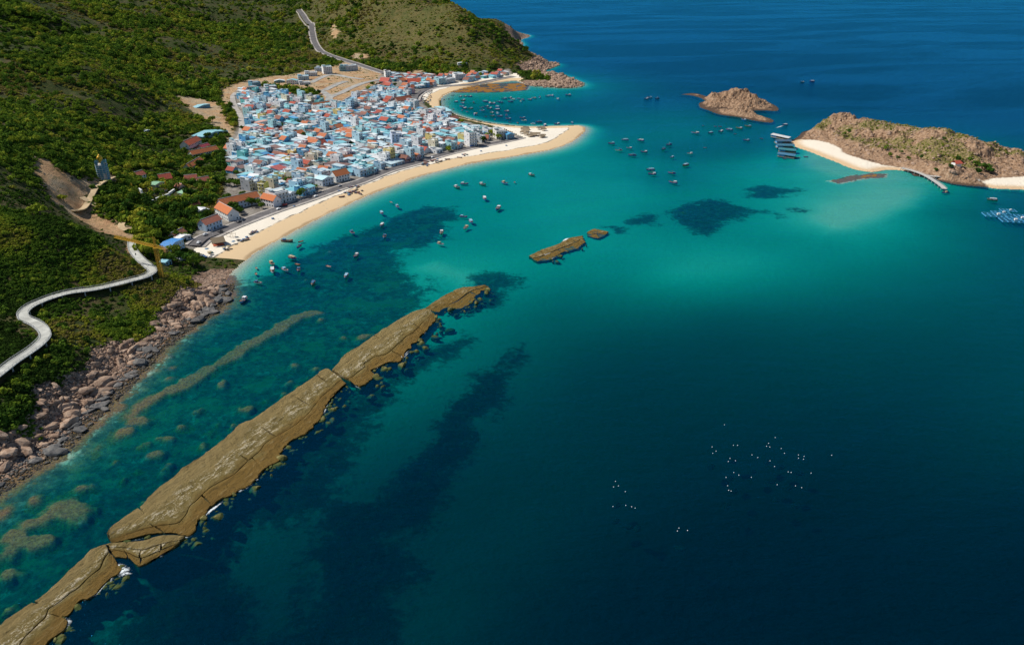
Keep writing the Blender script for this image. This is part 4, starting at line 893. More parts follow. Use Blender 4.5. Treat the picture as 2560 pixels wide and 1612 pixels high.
sandA = PL(7, [(880, 455), (930, 440), (1050, 450), (1130, 470), (1210, 505), (1220, 530), (1300, 560), (1400, 590), (1480, 610), (1600, 625), (1660, 650), (1500, 660), (1330, 660), (1100, 580), (900, 500)], 1)
sandB = PL(7, [(2130, 720), (2200, 700), (2408, 690), (2700, 720), (2700, 830), (2408, 785), (2200, 765)], 1)
BG, BGh, _bg = island('large_rocky_island', 'long tan rocky island with scrub patches and white beaches', big_out + big_back,
    big_peaks() + [P(7, a, b, z_) for a, b, z_ in ((1000, 490, 1.5), (1100, 520, 1.5), (1350, 600, 1.5), (1500, 630, 1.5), (2300, 730, 2), (2450, 740, 2))], 2.0, 7.5, (sandA, sandB), 0.78)
iq = _bg; m_ = (iq[3] > 8) & (iq[4] < -4)
ii = np.flatnonzero(m_.ravel()); ii = rng.choice(ii, 1500); s_ = np.clip(rng.lognormal(0.1, 0.5, len(ii)), 0.5, 3.5)
scatter('island_rubble', np.c_[iq[0].ravel()[ii], iq[1].ravel()[ii], iq[2].ravel()[ii]], ROCKS, np.stack([s_] * 3, 1), E3(len(ii)), label='tan rocks strewn over the large island')
# ------------------------------------------------------------------ foliage
def mat_leaf(name, stops, kind='INSTANCER'):
    t = NT(name); oi = t.node('ShaderNodeObjectInfo')
    v = t.attr('tint', kind) if kind == 'INSTANCER' else oi.outputs['Random']
    g = t.node('ShaderNodeNewGeometry')
    col = t.ramp(t.math('ADD', v, t.math('MULTIPLY', t.math('SUBTRACT', g.outputs['Random Per Island'], 0.5), 0.16)), stops)
    b = t.node('ShaderNodeBsdfDiffuse'); t.set(b.inputs[0], col)
    tl = t.node('ShaderNodeBsdfTranslucent'); t.set(tl.inputs[0], col); m = t.node('ShaderNodeMixShader'); m.inputs[0].default_value = 0.22
    t.l.new(b.outputs[0], m.inputs[1]); t.l.new(tl.outputs[0], m.inputs[2]); t.l.new(m.outputs[0], t.out.inputs[0]); return t.m
GREENS = [(0.0, (0.03, 0.055, 0.012)), (0.25, (0.07, 0.14, 0.02)), (0.45, (0.135, 0.22, 0.025)), (0.6, (0.225, 0.30, 0.03)), (0.75, (0.32, 0.32, 0.035)), (0.9, (0.24, 0.19, 0.07)), (1.0, (0.28, 0.21, 0.11))]
M_LEAF = mat_leaf('scrub_leaves', GREENS); M_LEAFT = mat_leaf('tree_leaves', [(0.0, (0.03, 0.07, 0.015)), (0.4, (0.055, 0.125, 0.02)), (0.75, (0.11, 0.19, 0.025)), (1.0, (0.20, 0.25, 0.03))], 'OBJECT')
M_LEAFY = mat_leaf('yellow_green_leaves', [(0.0, (0.16, 0.23, 0.025)), (0.5, (0.25, 0.31, 0.03)), (1.0, (0.35, 0.35, 0.04))], 'OBJECT')
M_BARK = plain('bark', (0.14, 0.10, 0.07), 0.95)
def leaf_clump(name, mat, n, lobes, leaf, seed, flat=0.75):
    """leaf-sized faces over several lobes of a crown, unit radius, base at z=0"""
    r = np.random.default_rng(seed); m = MB(); cs = [(r.uniform(-.45, .45), r.uniform(-.45, .45), r.uniform(.35, .75) * flat * 1.3, r.uniform(.38, .6)) for _ in range(lobes)]
    for i in range(n):
        cx, cy, cz, cr = cs[i % lobes]; d = r.normal(size=3); d[2] = abs(d[2]) * 0.9 - 0.25; d /= np.linalg.norm(d)
        p = np.array([cx, cy, cz]) + d * cr * np.array([1, 1, flat]) * r.uniform(.72, 1.08); nn = d + r.normal(size=3) * 0.45; nn /= np.linalg.norm(nn)
        u = np.cross(nn, r.normal(size=3)); u /= np.linalg.norm(u); w = np.cross(nn, u); s = leaf * r.uniform(.6, 1.25)
        m.add([p + u * s, p + w * s * .8, p - u * s, p - w * s * .8], [(0, 1, 2, 3)])
    return m.mesh(name, mat)
BUSH = [leaf_clump('scrub_bush', M_LEAF, 80, 4, 0.24, s, 0.62) for s in range(5)] + [leaf_clump('hill_tree', M_LEAF, 120, 6, 0.22, 30 + s, 1.0) for s in range(4)]
# where the scrub grows
def in_frame(x, y, z_, m=0.12):
    dp = y * cos(PITCH) + (CAM_H - z_) * sin(PITCH); v = (-(z_ - CAM_H) * cos(PITCH) - y * sin(PITCH)) / dp; u = x / dp
    return (np.abs(u) < 0.692 + m) & (v > -0.436 - m) & (v < 0.436 + m)
def hill_points(n, y0, y1, dens):
    yy = np.exp(rng.uniform(math.log(y0), math.log(y1), n * 6)); xx = yy * rng.uniform(-1.05, 0.15, n * 6)
    keep = rng.random(n * 6) < (yy / y1) ** 0.0
    xx, yy = xx[keep], yy[keep]; zz = hgt(xx, yy)
    ok = (at(cd, xx, yy) > 4) & (at(town_sd, xx, yy) < -3) & (at(earth_sd, xx, yy) < -2 + rng.normal(0, 3, len(xx))) & (at(sand_sd, xx, yy) < -3) & (at(rockband, xx, yy) < 0.42 + 0.1 * rng.standard_normal(len(xx))) & in_frame(xx, yy, zz) & (at(near_deck, xx, yy) > 3.6)
    for ln, w in ((ROAD_HILL, 11), (ROAD_WEST, 5)) : ok &= d_line(xx, yy, ln, 30) > w
    ok &= ~((yy > 880) & (yy < 1330) & (xx > -160))
    xx, yy, zz = xx[ok], yy[ok], zz[ok]; k = rng.random(len(xx)) < dens(xx, yy); return xx[k][:n], yy[k][:n], zz[k][:n]
def tintf(x, y):
    a = 0.36 + 0.55 * fbm(x, y, 120, 4) + 0.25 * fbm(x, y, 26, 2) + rng.normal(0, 0.09, len(x)); dry = sstep(-0.04, 0.26, fbm(x + 900, y, 110, 4)) * 0.9; return np.clip(a * (1 - dry) + dry * (0.9 + rng.normal(0, 0.05, len(x))), 0, 1)
def add_cover(name, n, y0, y1, dens, smin, smax, tree_share, label):
    x, y, zz = hill_points(n, y0, y1, dens); m = len(x); tree = rng.random(m) < tree_share * (0.3 + 1.4 * sstep(-0.2, 0.4, fbm(x, y, 140, 3)))
    s = np.where(tree, rng.uniform(smax * 0.9, smax * 1.6, m), rng.uniform(smin, smax, m)); t_ = tintf(x, y); t_ = np.where(tree, np.clip(0.44 + 0.3 * fbm(x, y, 70, 3) + 0.17 * rng.standard_normal(m), 0.08, 0.78), t_)
    scl = np.stack([s * rng.uniform(0.8, 1.25, m), s * rng.uniform(0.8, 1.25, m), s * rng.uniform(0.75, 1.15, m)], 1)
    scatter(name, np.c_[x, y, zz - 0.15 * s], BUSH, scl, np.stack([np.zeros(m), np.zeros(m), rng.uniform(0, 6.28, m)], 1), t_, np.where(tree, rng.integers(5, 9, m), rng.integers(0, 5, m)), label)
    return m
patch = lambda x, y: (0.12 + 0.88 * sstep(-0.3, 0.1, fbm(x, y, 40, 3))) * (0.3 + 0.7 * sstep(-0.28, 0.02, fbm(x + 500, y, 130, 4)))
n1 = add_cover('near_scrub', 26000, 240, 560, patch, 0.9, 2.0, 0.05, 'low green scrub covering the near hillside')
n2 = add_cover('middle_scrub', 30000, 560, 1200, patch, 1.4, 3.1, 0.24, 'green scrub and small trees covering the middle hills')
n3 = add_cover('far_scrub', 42000, 1200, 3300, lambda x, y: (0.15 + 0.85 * sstep(-0.3, 0.2, fbm(x, y, 130, 3))) * (1 - 0.8 * at(grassy, x, y) * sstep(-0.15, 0.2, -fbm(x + 300, y, 130, 4))), 2.6, 5.4, 0.24, 'scrub and woods covering the far hills')
gx_, gy_, gz_ = hill_points(13000, 1500, 2800, lambda x, y: at(grassy, x, y) * (0.35 + 0.65 * sstep(-0.3, 0.3, fbm(x, y, 60, 4))))
m_ = len(gx_); s_ = rng.uniform(1.4, 3.6, m_)
scatter('hill_grass', np.c_[gx_, gy_, gz_ - 0.2], BUSH[:5], np.stack([s_ * 1.3, s_ * 1.3, s_ * 0.55], 1), np.stack([0 * s_, 0 * s_, rng.uniform(0, 6.28, m_)], 1), np.clip(0.82 + 0.35 * fbm(gx_, gy_, 90, 4) + rng.normal(0, 0.07, m_), 0.2, 1), rng.integers(0, 5, m_), 'dry olive grass and low scrub on the far cone-shaped hill')
lx = rng.uniform(-560, -120, 9000); ly = rng.uniform(1200, 1780, 9000); lk = (at(earth_sd, lx, ly) > 0) & (at(town_sd, lx, ly) < 2) & (fbm(lx, ly, 35, 3) > 0.05)
for q in ROAD_LOT + [ROAD_HILL, ROAD_WEST]: lk &= d_line(lx, ly, q, 30) > 7.5
lx, ly = lx[lk][:420], ly[lk][:420]; s_ = rng.uniform(0.5, 1.7, len(lx))
scatter('lot_weeds', np.c_[lx, ly, hgt(lx, ly) - 0.1], BUSH[:5], np.stack([s_ * 1.3, s_ * 1.3, s_ * 0.7], 1), np.stack([0 * s_, 0 * s_, rng.uniform(0, 6.28, len(lx))], 1), np.clip(rng.normal(0.55, 0.25, len(lx)), 0, 1), rng.integers(0, 5, len(lx)), 'weeds and low bushes on the empty building lots')
# scrub on the large island
im = np.flatnonzero(((_bg[5] > 0.45) & (_bg[4] < -5) & (_bg[3] > 14)).ravel()); im = rng.choice(im, 700); xi = _bg[0].ravel()[im]; yi = _bg[1].ravel()[im]; zi = _bg[2].ravel()[im]; s_ = rng.uniform(0.6, 1.7, 700)
scatter('island_scrub', np.c_[xi, yi, zi], BUSH[:5], np.stack([s_] * 3, 1), np.stack([0 * s_, 0 * s_, rng.uniform(0, 6.28, 700)], 1), np.clip(rng.normal(0.62, 0.12, 700), 0, 1), rng.integers(0, 5, 700), 'low yellow green scrub on the large island')

# trees that can be told apart
def trunk_mesh(name, seed, hgt_=0.75):
    r = random.Random(seed); m = MB(); m.bar((0, 0, -0.25), (0, 0, hgt_ * 0.6), 0.075, n=6, r2=0.05)
    for i in range(4):
        a = i * 1.57 + r.random(); m.bar((0, 0, hgt_ * 0.5), (0.34 * cos(a), 0.34 * sin(a), hgt_ * r.uniform(0.85, 1.15)), 0.042, n=5, r2=0.015)
    return m.mesh(name, M_BARK)
TRUNKS = [trunk_mesh('trunk', s) for s in range(3)]
def shift(me, dz):
    for v in me.vertices: v.co.z += dz
    return me
CROWNS = [shift(leaf_clump('crown', M_LEAFT, 240, 7, 0.17, 60 + s, 0.85), 0.35) for s in range(5)]; CROWNS_Y = [shift(leaf_clump('crown', M_LEAFY, 230, 7, 0.17, 80 + s, 0.8), 0.35) for s in range(4)]
CROWN_T = [shift(leaf_clump('crown', M_LEAFT, 260, 8, 0.15, 95 + s, 1.5), 0.3) for s in range(2)]
TREES = []
def tree(x, y, s, kind='g', place='town'):
    TREES.append((x, y, float(hgt(x, y)[0]), s, kind, place))
# palms
def palm_meshes():
    m = MB(); m.bar((0, 0, -0.3), (0.25, 0.1, 3.4), 0.2, n=6, r2=0.15); m.bar((0.25, 0.1, 3.4), (0.35, 0.1, 6.6), 0.15, n=6, r2=0.11); tr = m.mesh('trunk', M_BARK)
    m = MB(); r = random.Random(4)
    for i in range(13):
        a = i * 2.4; p0 = Vector((0.35, 0.1, 6.6)); d = Vector((cos(a), sin(a), 0)); up = r.uniform(-0.2, 0.9); pts = [p0 + d * (3.0 * t) + Vector((0, 0, up * t * 2.2 - 2.6 * t * t)) for t in (0, 0.25, 0.5, 0.75, 1)]; sd = Vector((-sin(a), cos(a), 0))
        vs = []
        for k, p in enumerate(pts):
            w = (0.12, 0.5, 0.55, 0.4, 0.08)[k]; vs += [p - sd * w - Vector((0, 0, w * .5)), p, p + sd * w - Vector((0, 0, w * .5))]
        m.add(vs, [(3 * k + j, 3 * k + j + 1, 3 * k + j + 4, 3 * k + j + 3) for k in range(4) for j in range(2)])
    return tr, m.mesh('crown', M_LEAFT)
PALM_T, PALM_C = palm_meshes()
for k, pts, s, kd in [
    (3, [(270, 860), (110, 600), (940, 760), (1040, 790), (1300, 790), (1120, 840), (970, 940), (1220, 900), (850, 670), (660, 590), (1530, 1045), (1290, 1070), (1240, 1290), (1280, 1410), (700, 1230), (960, 1150), (1420, 850), (1740, 610), (1900, 640), (1690, 790), (1640, 245), (1020, 400), (1110, 400), (1180, 385), (1240, 480), (400, 980), (150, 1150), (60, 1380), (90, 1470), (1970, 1200), (1640, 1060), (1330, 350), (1140, 690)], 4.2, 'g'),
    (4, [(350, 560), (150, 650), (200, 760), (600, 330), (660, 330), (540, 325), (790, 320), (860, 330), (980, 350), (1030, 340), (1820, 880), (1640, 1270), (200, 1190), (1230, 320), (1380, 150), (1260, 155), (1540, 140), (1840, 80), (1620, 100), (1960, 160), (2050, 170), (2090, 130), (1460, 165)], 4.2, 'g'),
    (6, [(1400, 640), (1440, 625), (1475, 640), (1355, 690), (1510, 660), (1135, 510), (1020, 780)], 5.0, 'y'),
    (5, [(720, 660), (690, 780), (730, 800), (640, 790), (520, 520), (560, 560), (480, 440), (540, 430), (510, 600), (380, 220), (440, 300), (500, 320), (900, 1020), (960, 1010), (700, 1070), (730, 1090), (1020, 1050), (770, 1120), (1470, 920), (600, 970), (800, 910), (450, 980), (490, 1010), (1050, 340), (1350, 760), (380, 480), (300, 560), (340, 620), (430, 620), (220, 640), (160, 640), (90, 700), (40, 700), (270, 830), (310, 850), (170, 780), (420, 800), (480, 760), (520, 740), (560, 770), (450, 880), (480, 850), (160, 910), (240, 900), (330, 1000), (60, 1090), (130, 1060), (200, 1040), (250, 1130), (60, 1170), (90, 1260), (200, 1200), (330, 1180), (210, 1290), (120, 1180), (40, 1240)], 4.6, 'g'),
    (5, [(1560, 850), (1620, 830), (1660, 850), (1520, 860), (310, 1200), (330, 1240), (280, 1260), (1590, 830)], 1.0, 'p'),
    (8, [(1290, 760), (1350, 720), (1400, 760), (1330, 830), (1420, 830), (1470, 860), (1300, 880), (1380, 890), (1450, 920), (1310, 960), (1380, 970), (1450, 1000), (1350, 1040), (1420, 1060)], 7.2, 'y'),
    (8, [(1560, 1100), (1620, 1120), (1700, 1090), (1650, 1050), (1780, 1130), (1820, 1150), (1560, 640), (1640, 650), (1700, 690), (1600, 720), (1520, 760), (1580, 800), (1660, 770), (1720, 800), (1540, 830), (1760, 620), (1620, 830), (1500, 700), (1400, 600), (1100, 630), (1050, 560), (1040, 500), (1190, 630), (1230, 640), (1270, 500), (1260, 540), (1540, 570), (1480, 640), (1900, 560), (1960, 580)], 5.2, 'g'),
    (8, [(1480, 200), (1560, 220), (1620, 250), (1420, 250), (1350, 240), (1270, 240), (1210, 260), (1110, 280), (1060, 290), (1160, 340), (1100, 320), (1420, 320), (1440, 360), (1600, 400), (1560, 440), (1640, 430), (1380, 440), (1740, 300), (1700, 320), (1160, 390), (1200, 450), (1230, 490), (880, 240), (880, 290), (600, 530), (310, 680), (390, 700), (600, 270), (780, 300)], 4.6, 'y'),
    (1, [(690, 1110), (720, 1130), (750, 1150), (790, 1160), (830, 1180), (880, 1170), (890, 1215), (760, 1290), (800, 1310), (990, 1320), (960, 1340), (1000, 1240), (1040, 1260), (1090, 1330), (1240, 1270), (1400, 1180), (1300, 1230), (1330, 1260), (1440, 1230), (1500, 1170), (1610, 1050), (1560, 1000), (1480, 960), (1440, 940), (1390, 910), (1340, 920), (1500, 1360), (1560, 1380), (1680, 1290), (1600, 1300), (1000, 1420), (1040, 1440), (240, 730), (290, 750), (330, 740), (410, 720), (270, 690), (340, 660), (330, 1360), (400, 1380), (230, 1370), (1000, 680), (1040, 710), (1080, 740), (960, 640), (920, 630), (1140, 720), (1160, 770), (1100, 660), (1180, 690), (1270, 770), (880, 620), (820, 600), (760, 590), (700, 580), (640, 560), (560, 560), (500, 560), (1420, 780), (1470, 800), (1520, 760), (1580, 790), (1310, 640), (700, 690), (660, 700), (780, 660), (1900, 1140), (2000, 1150), (1960, 1170), (2190, 1110), (2160, 1080), (2230, 1140)], 4.4, 'y')]:
    for a, b in pts:
        x, y, g = ground(k, a, b, 10); s = s0 = s * 1.0
        tree(x, y, s0 * rng.uniform(0.8, 1.25) * (1.0 if k != 1 else 1.1), kd if not (kd == 'y' and rng.random() < 0.25) else 'g', {1: 'on the hillside', 2: 'on the hillside', 3: 'in the back of the village', 4: 'near the cove end', 5: 'by the school and temple', 6: 'near the spit', 8: 'around the temple slope'}[k])
from collections import Counter, defaultdict
gr = defaultdict(list)
for t_ in TREES: gr[(t_[4], t_[5])].append(t_)
for (kd, pl), lst in gr.items():
    lst.sort(key=lambda t_: pix_x(t_[0], t_[1], t_[2]))
    nm = {'g': 'dark green leafy tree', 'y': 'bright yellow-green tree', 'p': 'coconut palm'}[kd]
    for n_, (x, y, g, s, _, _) in enumerate(lst):
        r = thing('palm_tree' if kd == 'p' else 'leafy_tree', '%s %s, %s from the left' % (nm, pl, ordw(n_ + 1)), 'palm' if kd == 'p' else 'tree', (x, y, g - 0.1), rng.uniform(0, 6.28), 'trees ' + pl, (s * (1 if kd != 'p' else 1.0),) * 3)
        if kd == 'p': link('trunk', PALM_T, r); link('crown', PALM_C, r)
        else:
            link('trunk', TRUNKS[n_ % 3], r); link('crown', (CROWNS_Y[n_ % 4] if kd == 'y' else CROWNS[n_ % 5]), r)
# ------------------------------------------------------------------ houses
M_WALL = tinted('plaster_wall', 0.85, 0.16, 0.3); M_SHEET = tinted('metal_sheet', 0.5, 0.2, 0.25, ('X', 2.2), 0.4); M_TILE = tinted('roof_tile', 0.85, 0.14, 0.5, ('Y', 3.0)); M_TERR = tinted('terrace_slab', 0.9, 0.3, 0.5)
def mat_glass():
    t = NT('window_glass'); n = t.noise(t.coord(), 0.7, 2); return t.bsdf(t.mix(n, (0.015, 0.03, 0.04), (0.06, 0.09, 0.10)), 0.15, spec=0.6)
M_GLASS = mat_glass(); M_FRAME = plain('window_frame', (0.7, 0.7, 0.68), 0.6); M_TANK = plain('steel_tank', (0.62, 0.65, 0.67), 0.35, 0.1, spec=0.6, metal=0.6); M_RAIL = plain('balcony_rail', (0.6, 0.62, 0.62), 0.6)
FH = 3.3
def windows(w, d, fl, m, front_cols, gable=0):
    for f in range(fl):
        z0 = f * FH + 1.0
        n = front_cols
        for i in range(n):
            x = -w / 2 + w * (i + 0.5) / n
            if f == 0 and i == n // 2: a, b, c, e = x - 0.7, x + 0.7, 0.05, 2.4
            else: a, b, c, e = x - 0.65, x + 0.65, z0, z0 + 1.45
            m.box(a - 0.12, b + 0.12, -d / 2 - 0.05, -d / 2 + 0.05, c - 0.12, e + 0.12, 1); m.box(a, b, -d / 2 - 0.09, -d / 2 + 0.04, c, e, 0)
            if f or n > 2: m.box(a, b, d / 2 - 0.04, d / 2 + 0.07, z0, z0 + 1.3, 0)
        for sx in (-1, 1):
            for k in range(max(1, int(d / 5))):
                if (k + f + int(w)) % 2: continue
                y = -d / 2 + d * (k + 0.6) / max(1, int(d / 5)); x = sx * w / 2
                m.box(x - 0.08, x + 0.08, y - 0.55, y + 0.55, z0, z0 + 1.3, 0)
                m.box(x - 0.12, x + 0.12, y - 0.7, y + 0.7, z0 - 0.16, z0 - 0.02, 1)
def house_parts(kind, w, d, fl, var, rise=None, fh=None):
    """meshes of a house standing on z=0, front towards -Y: list of (name, mesh, colour slot)"""
    H_ = fl * FH; out = []; wl = MB(); rf = MB(); wi = MB()
    wl.box(-w / 2, w / 2, -d / 2, d / 2, -2.5, H_)
    windows(w, d, fl, wi, max(2, int(w / 3.2)))
    if kind == 'F':
        t = 0.18; p = 0.9
        for a in ((-w / 2, w / 2, -d / 2, -d / 2 + t), (-w / 2, w / 2, d / 2 - t, d / 2), (-w / 2, -w / 2 + t, -d / 2 + t, d / 2 - t), (w / 2 - t, w / 2, -d / 2 + t, d / 2 - t)): wl.box(*a, H_, H_ + p)
        sx = w * 0.5 if var % 3 == 0 else w * 0.33; wl.box(-w / 2 + t, -w / 2 + t + sx, d / 2 - d * 0.38, d / 2 - t, H_, H_ + 2.7)
        rf.box(-w / 2 + t, w / 2 - t, -d / 2 + t, d / 2 - t, H_ - 0.1, H_ + 0.08); rf.box(-w / 2 - 0.1, -w / 2 + t + sx + 0.3, d / 2 - d * 0.38 - 0.3, d / 2 + 0.1, H_ + 2.7, H_ + 2.85)
        out.append(('roof_terrace', rf.mesh('roof_terrace', M_TERR), 1))
        if var % 2 == 0:
            tk = MB(); cx, cy = w * 0.2, d * 0.25
            tk.lathe([(0.55, 0), (0.6, 0.15), (0.6, 1.25), (0.42, 1.5), (0.1, 1.55)], 10, 0, (cx, cy, H_ + 1.1))
            for q in ((-.4, -.4), (.4, -.4), (.4, .4), (-.4, .4)): tk.bar((cx + q[0], cy + q[1], H_), (cx + q[0], cy + q[1], H_ + 1.15), 0.05)
            out.append(('water_tank', tk.mesh('water_tank', M_TANK), None))
        if var % 3 == 1:
            cn = MB(); cn.box(-w / 2 + 0.1, w / 2 - 0.1, -d * 0.1, d / 2 - d * 0.38 - 0.4, H_ + 2.5, H_ + 2.58)
            for q in ((-w / 2 + .3, -d * .08), (w / 2 - .3, -d * .08)): cn.bar((q[0], q[1], H_), (q[0], q[1], H_ + 2.5), 0.06)
            out.append(('canopy', cn.mesh('canopy', M_SHEET), 2))
        if fl > 1:
            bl = MB()
            for f in range(1, fl):
                z0 = f * FH; bl.box(-w / 2, w / 2, -d / 2 - 1.15, -d / 2 - 0.1, z0 - 0.12, z0 + 0.04); bl.box(-w / 2, w / 2, -d / 2 - 1.15, -d / 2 - 1.07, z0 + 0.9, z0 + 1.0)
                for i in range(int(w / 0.8) + 1): bl.box(-w / 2 + i * 0.8 - 0.03, -w / 2 + i * 0.8 + 0.03, -d / 2 - 1.14, -d / 2 - 1.08, z0, z0 + 0.92)
            bl.box(-w / 2 - 0.05, w / 2 + 0.05, -d / 2 - 1.2, -d / 2 - 0.02, H_ - 0.1, H_ + 0.12)
            out.append(('balcony', bl.mesh('balcony', M_RAIL), None))
    else:
        o = 0.5; rs = rise if rise is not None else ((0.42 if kind == 'T' else 0.16) * min(w, d) * (1 if var % 2 else 0.9)); th = 0.16
        along_x = (d < w) if kind == 'T' else var % 2 == 0
        if kind == 'M' and var % 3 == 2:      # single slope
            wl.add([(-w / 2, -d / 2, H_), (w / 2, -d / 2, H_), (w / 2, d / 2, H_), (-w / 2, d / 2, H_), (-w / 2, d / 2, H_ + rs), (w / 2, d / 2, H_ + rs)], [(3, 2, 5, 4), (0, 3, 4), (1, 5, 2)])
            k = rs / d; q = [(-w / 2 - o, -d / 2 - o, H_ - k * o + 0.05), (w / 2 + o, -d / 2 - o, H_ - k * o + 0.05), (w / 2 + o, d / 2 + o, H_ + rs + k * o + 0.05), (-w / 2 - o, d / 2 + o, H_ + rs + k * o + 0.05)]
            rf.add(q + [(a, b, c + th) for a, b, c in q], [(3, 2, 1, 0), (4, 5, 6, 7), (0, 1, 5, 4), (1, 2, 6, 5), (2, 3, 7, 6), (3, 0, 4, 7)])
        else:
            if along_x: ends = [((-w / 2, -d / 2), (-w / 2, d / 2), (-w / 2, 0)), ((w / 2, d / 2), (w / 2, -d / 2), (w / 2, 0))]; hw_ = d / 2
            else: ends = [((w / 2, -d / 2), (-w / 2, -d / 2), (0, -d / 2)), ((-w / 2, d / 2), (w / 2, d / 2), (0, d / 2))]; hw_ = w / 2
            for a, b, c in ends: wl.add([(*a, H_), (*b, H_), (*c, H_ + rs)], [(0, 1, 2)])
            k = rs / hw_
            for s in (-1, 1):
                if along_x: q = [(-w / 2 - o, s * (d / 2 + o), H_ - k * o + 0.04), (w / 2 + o, s * (d / 2 + o), H_ - k * o + 0.04), (w / 2 + o, 0, H_ + rs + 0.04), (-w / 2 - o, 0, H_ + rs + 0.04)]
                else: q = [(s * (w / 2 + o), d / 2 + o, H_ - k * o + 0.04), (s * (w / 2 + o), -d / 2 - o, H_ - k * o + 0.04), (0, -d / 2 - o, H_ + rs + 0.04), (0, d / 2 + o, H_ + rs + 0.04)]
                f_ = [(3, 2, 1, 0), (4, 5, 6, 7), (0, 1, 5, 4), (1, 2, 6, 5), (2, 3, 7, 6), (3, 0, 4, 7)]
                if s < 0 and along_x: pass
                rf.add(q + [(a, b, c + th) for a, b, c in q], f_)
            if kind == 'T':
                e = w / 2 + o if along_x else d / 2 + o
                a, b = ((-e, 0, H_ + rs + 0.2), (e, 0, H_ + rs + 0.2)) if along_x else ((0, -e, H_ + rs + 0.2), (0, e, H_ + rs + 0.2))
                rc = MB().bar(a, b, 0.17, n=6); out.append(('ridge_cap', rc.mesh('ridge_cap', M_FRAME if var % 2 else M_TILE), 1))
        out.append(('roof', rf.mesh('roof', M_TILE if kind == 'T' else M_SHEET), 1))
        pr = MB()
        if var % 2 == 0:                      # porch
            pr.add([(-w / 2, -d / 2 - 1.8, 2.5), (w / 2, -d / 2 - 1.8, 2.5), (w / 2, -d / 2 - 0.1, 2.95), (-w / 2, -d / 2 - 0.1, 2.95), (-w / 2, -d / 2 - 1.8, 2.6), (w / 2, -d / 2 - 1.8, 2.6), (w / 2, -d / 2 - 0.1, 3.05), (-w / 2, -d / 2 - 0.1, 3.05)], [(3, 2, 1, 0), (4, 5, 6, 7), (0, 1, 5, 4), (1, 2, 6, 5), (2, 3, 7, 6), (3, 0, 4, 7)])
            for x in (-w / 2 + 0.2, w / 2 - 0.2): pr.bar((x, -d / 2 - 1.7, -0.5), (x, -d / 2 - 1.7, 2.55), 0.08)
            out.append(('porch', pr.mesh('porch', M_SHEET), 1))
    out.insert(0, ('wall', wl.mesh('wall', M_WALL), 0)); out.append(('windows', wi.mesh('windows', [M_GLASS, M_FRAME]), None))
    return out
WALLS = [('white', (0.82, 0.83, 0.83), 36), ('pale blue', (0.48, 0.70, 0.84), 19), ('pale cyan', (0.42, 0.74, 0.78), 15), ('grey', (0.50, 0.53, 0.55), 9), ('cream', (0.74, 0.67, 0.50), 8), ('blue', (0.13, 0.40, 0.64), 6), ('teal', (0.13, 0.46, 0.47), 5), ('pink', (0.74, 0.46, 0.46), 2), ('yellow', (0.74, 0.58, 0.22), 2)]
ROOFS = {'S': None, 'M': [('pale metal roof', (0.55, 0.70, 0.76), 32), ('white metal roof', (0.78, 0.80, 0.81), 20), ('cyan metal roof', (0.24, 0.58, 0.66), 24), ('blue metal roof', (0.09, 0.36, 0.64), 8), ('rusty metal roof', (0.24, 0.14, 0.12), 12), ('red metal roof', (0.44, 0.10, 0.09), 4)],
         'T': [('orange tiled roof', (0.52, 0.17, 0.075), 36), ('red tiled roof', (0.40, 0.085, 0.055), 30), ('brown tiled roof', (0.26, 0.11, 0.08), 34)],
         'F': [('grey terrace', (0.50, 0.53, 0.54), 35), ('pale terrace', (0.68, 0.73, 0.75), 45), ('cyan terrace', (0.34, 0.62, 0.67), 20)]}
ROOFS['S'] = ROOFS['M']
def choose(lst):
    w = np.array([c[2] for c in lst], float); return lst[rng.choice(len(lst), p=w / w.sum())]
PROTO = {}
for kd, dims in {'F': [(5.5, 12, 2), (5, 14, 3), (7, 12, 2), (6, 13, 2), (8, 11, 2), (5, 12, 3), (9, 12, 2), (6, 10, 1), (8, 12, 1), (5, 13, 4)], 'M': [(8, 10, 1), (7, 12, 1), (10, 9, 1), (6, 11, 1), (8, 12, 2), (9, 14, 1), (6, 9, 2)], 'S': [(7, 10, 1), (8, 11, 1), (6, 12, 2), (9, 10, 1), (6, 10, 2)], 'T': [(8, 10, 1), (7, 11, 1), (9, 9, 1), (7, 9, 2), (10, 8, 1), (8, 11, 2)]}.items():
    PROTO[kd] = [(w, d, fl, house_parts('M' if kd == 'S' else kd, w, d, fl, (i if kd != 'S' else 2 + 3 * (i % 2)) if kd != 'M' else (i if i % 3 != 2 else i + 2))) for i, (w, d, fl) in enumerate(dims)]
STOR = {1: 'one-storey', 2: 'two-storey', 3: 'three-storey', 4: 'four-storey', 5: 'five-storey'}
HNAME = {'S': ('lean_to_house', 'dwelling'), 'F': ('flat_roof_house', 'townhouse'), 'M': ('metal_roof_house', 'cottage'), 'T': ('tiled_roof_house', 'house')}
def put_house(kd, parts, loc, rz, wallc, roofc, label, group, scale=(1, 1, 1), name=None, cat=None):
    r = thing(name or HNAME[kd][0], label, cat or HNAME[kd][1], loc, rz, group, scale)
    acc = choose(ROOFS['M'])[1]
    for nm, me, slot in parts:
        o = link(nm, me, r, color=(wallc, roofc, acc)[slot] if slot is not None else None)
        if nm == 'windows': o['kind'] = 'stuff'
    return r

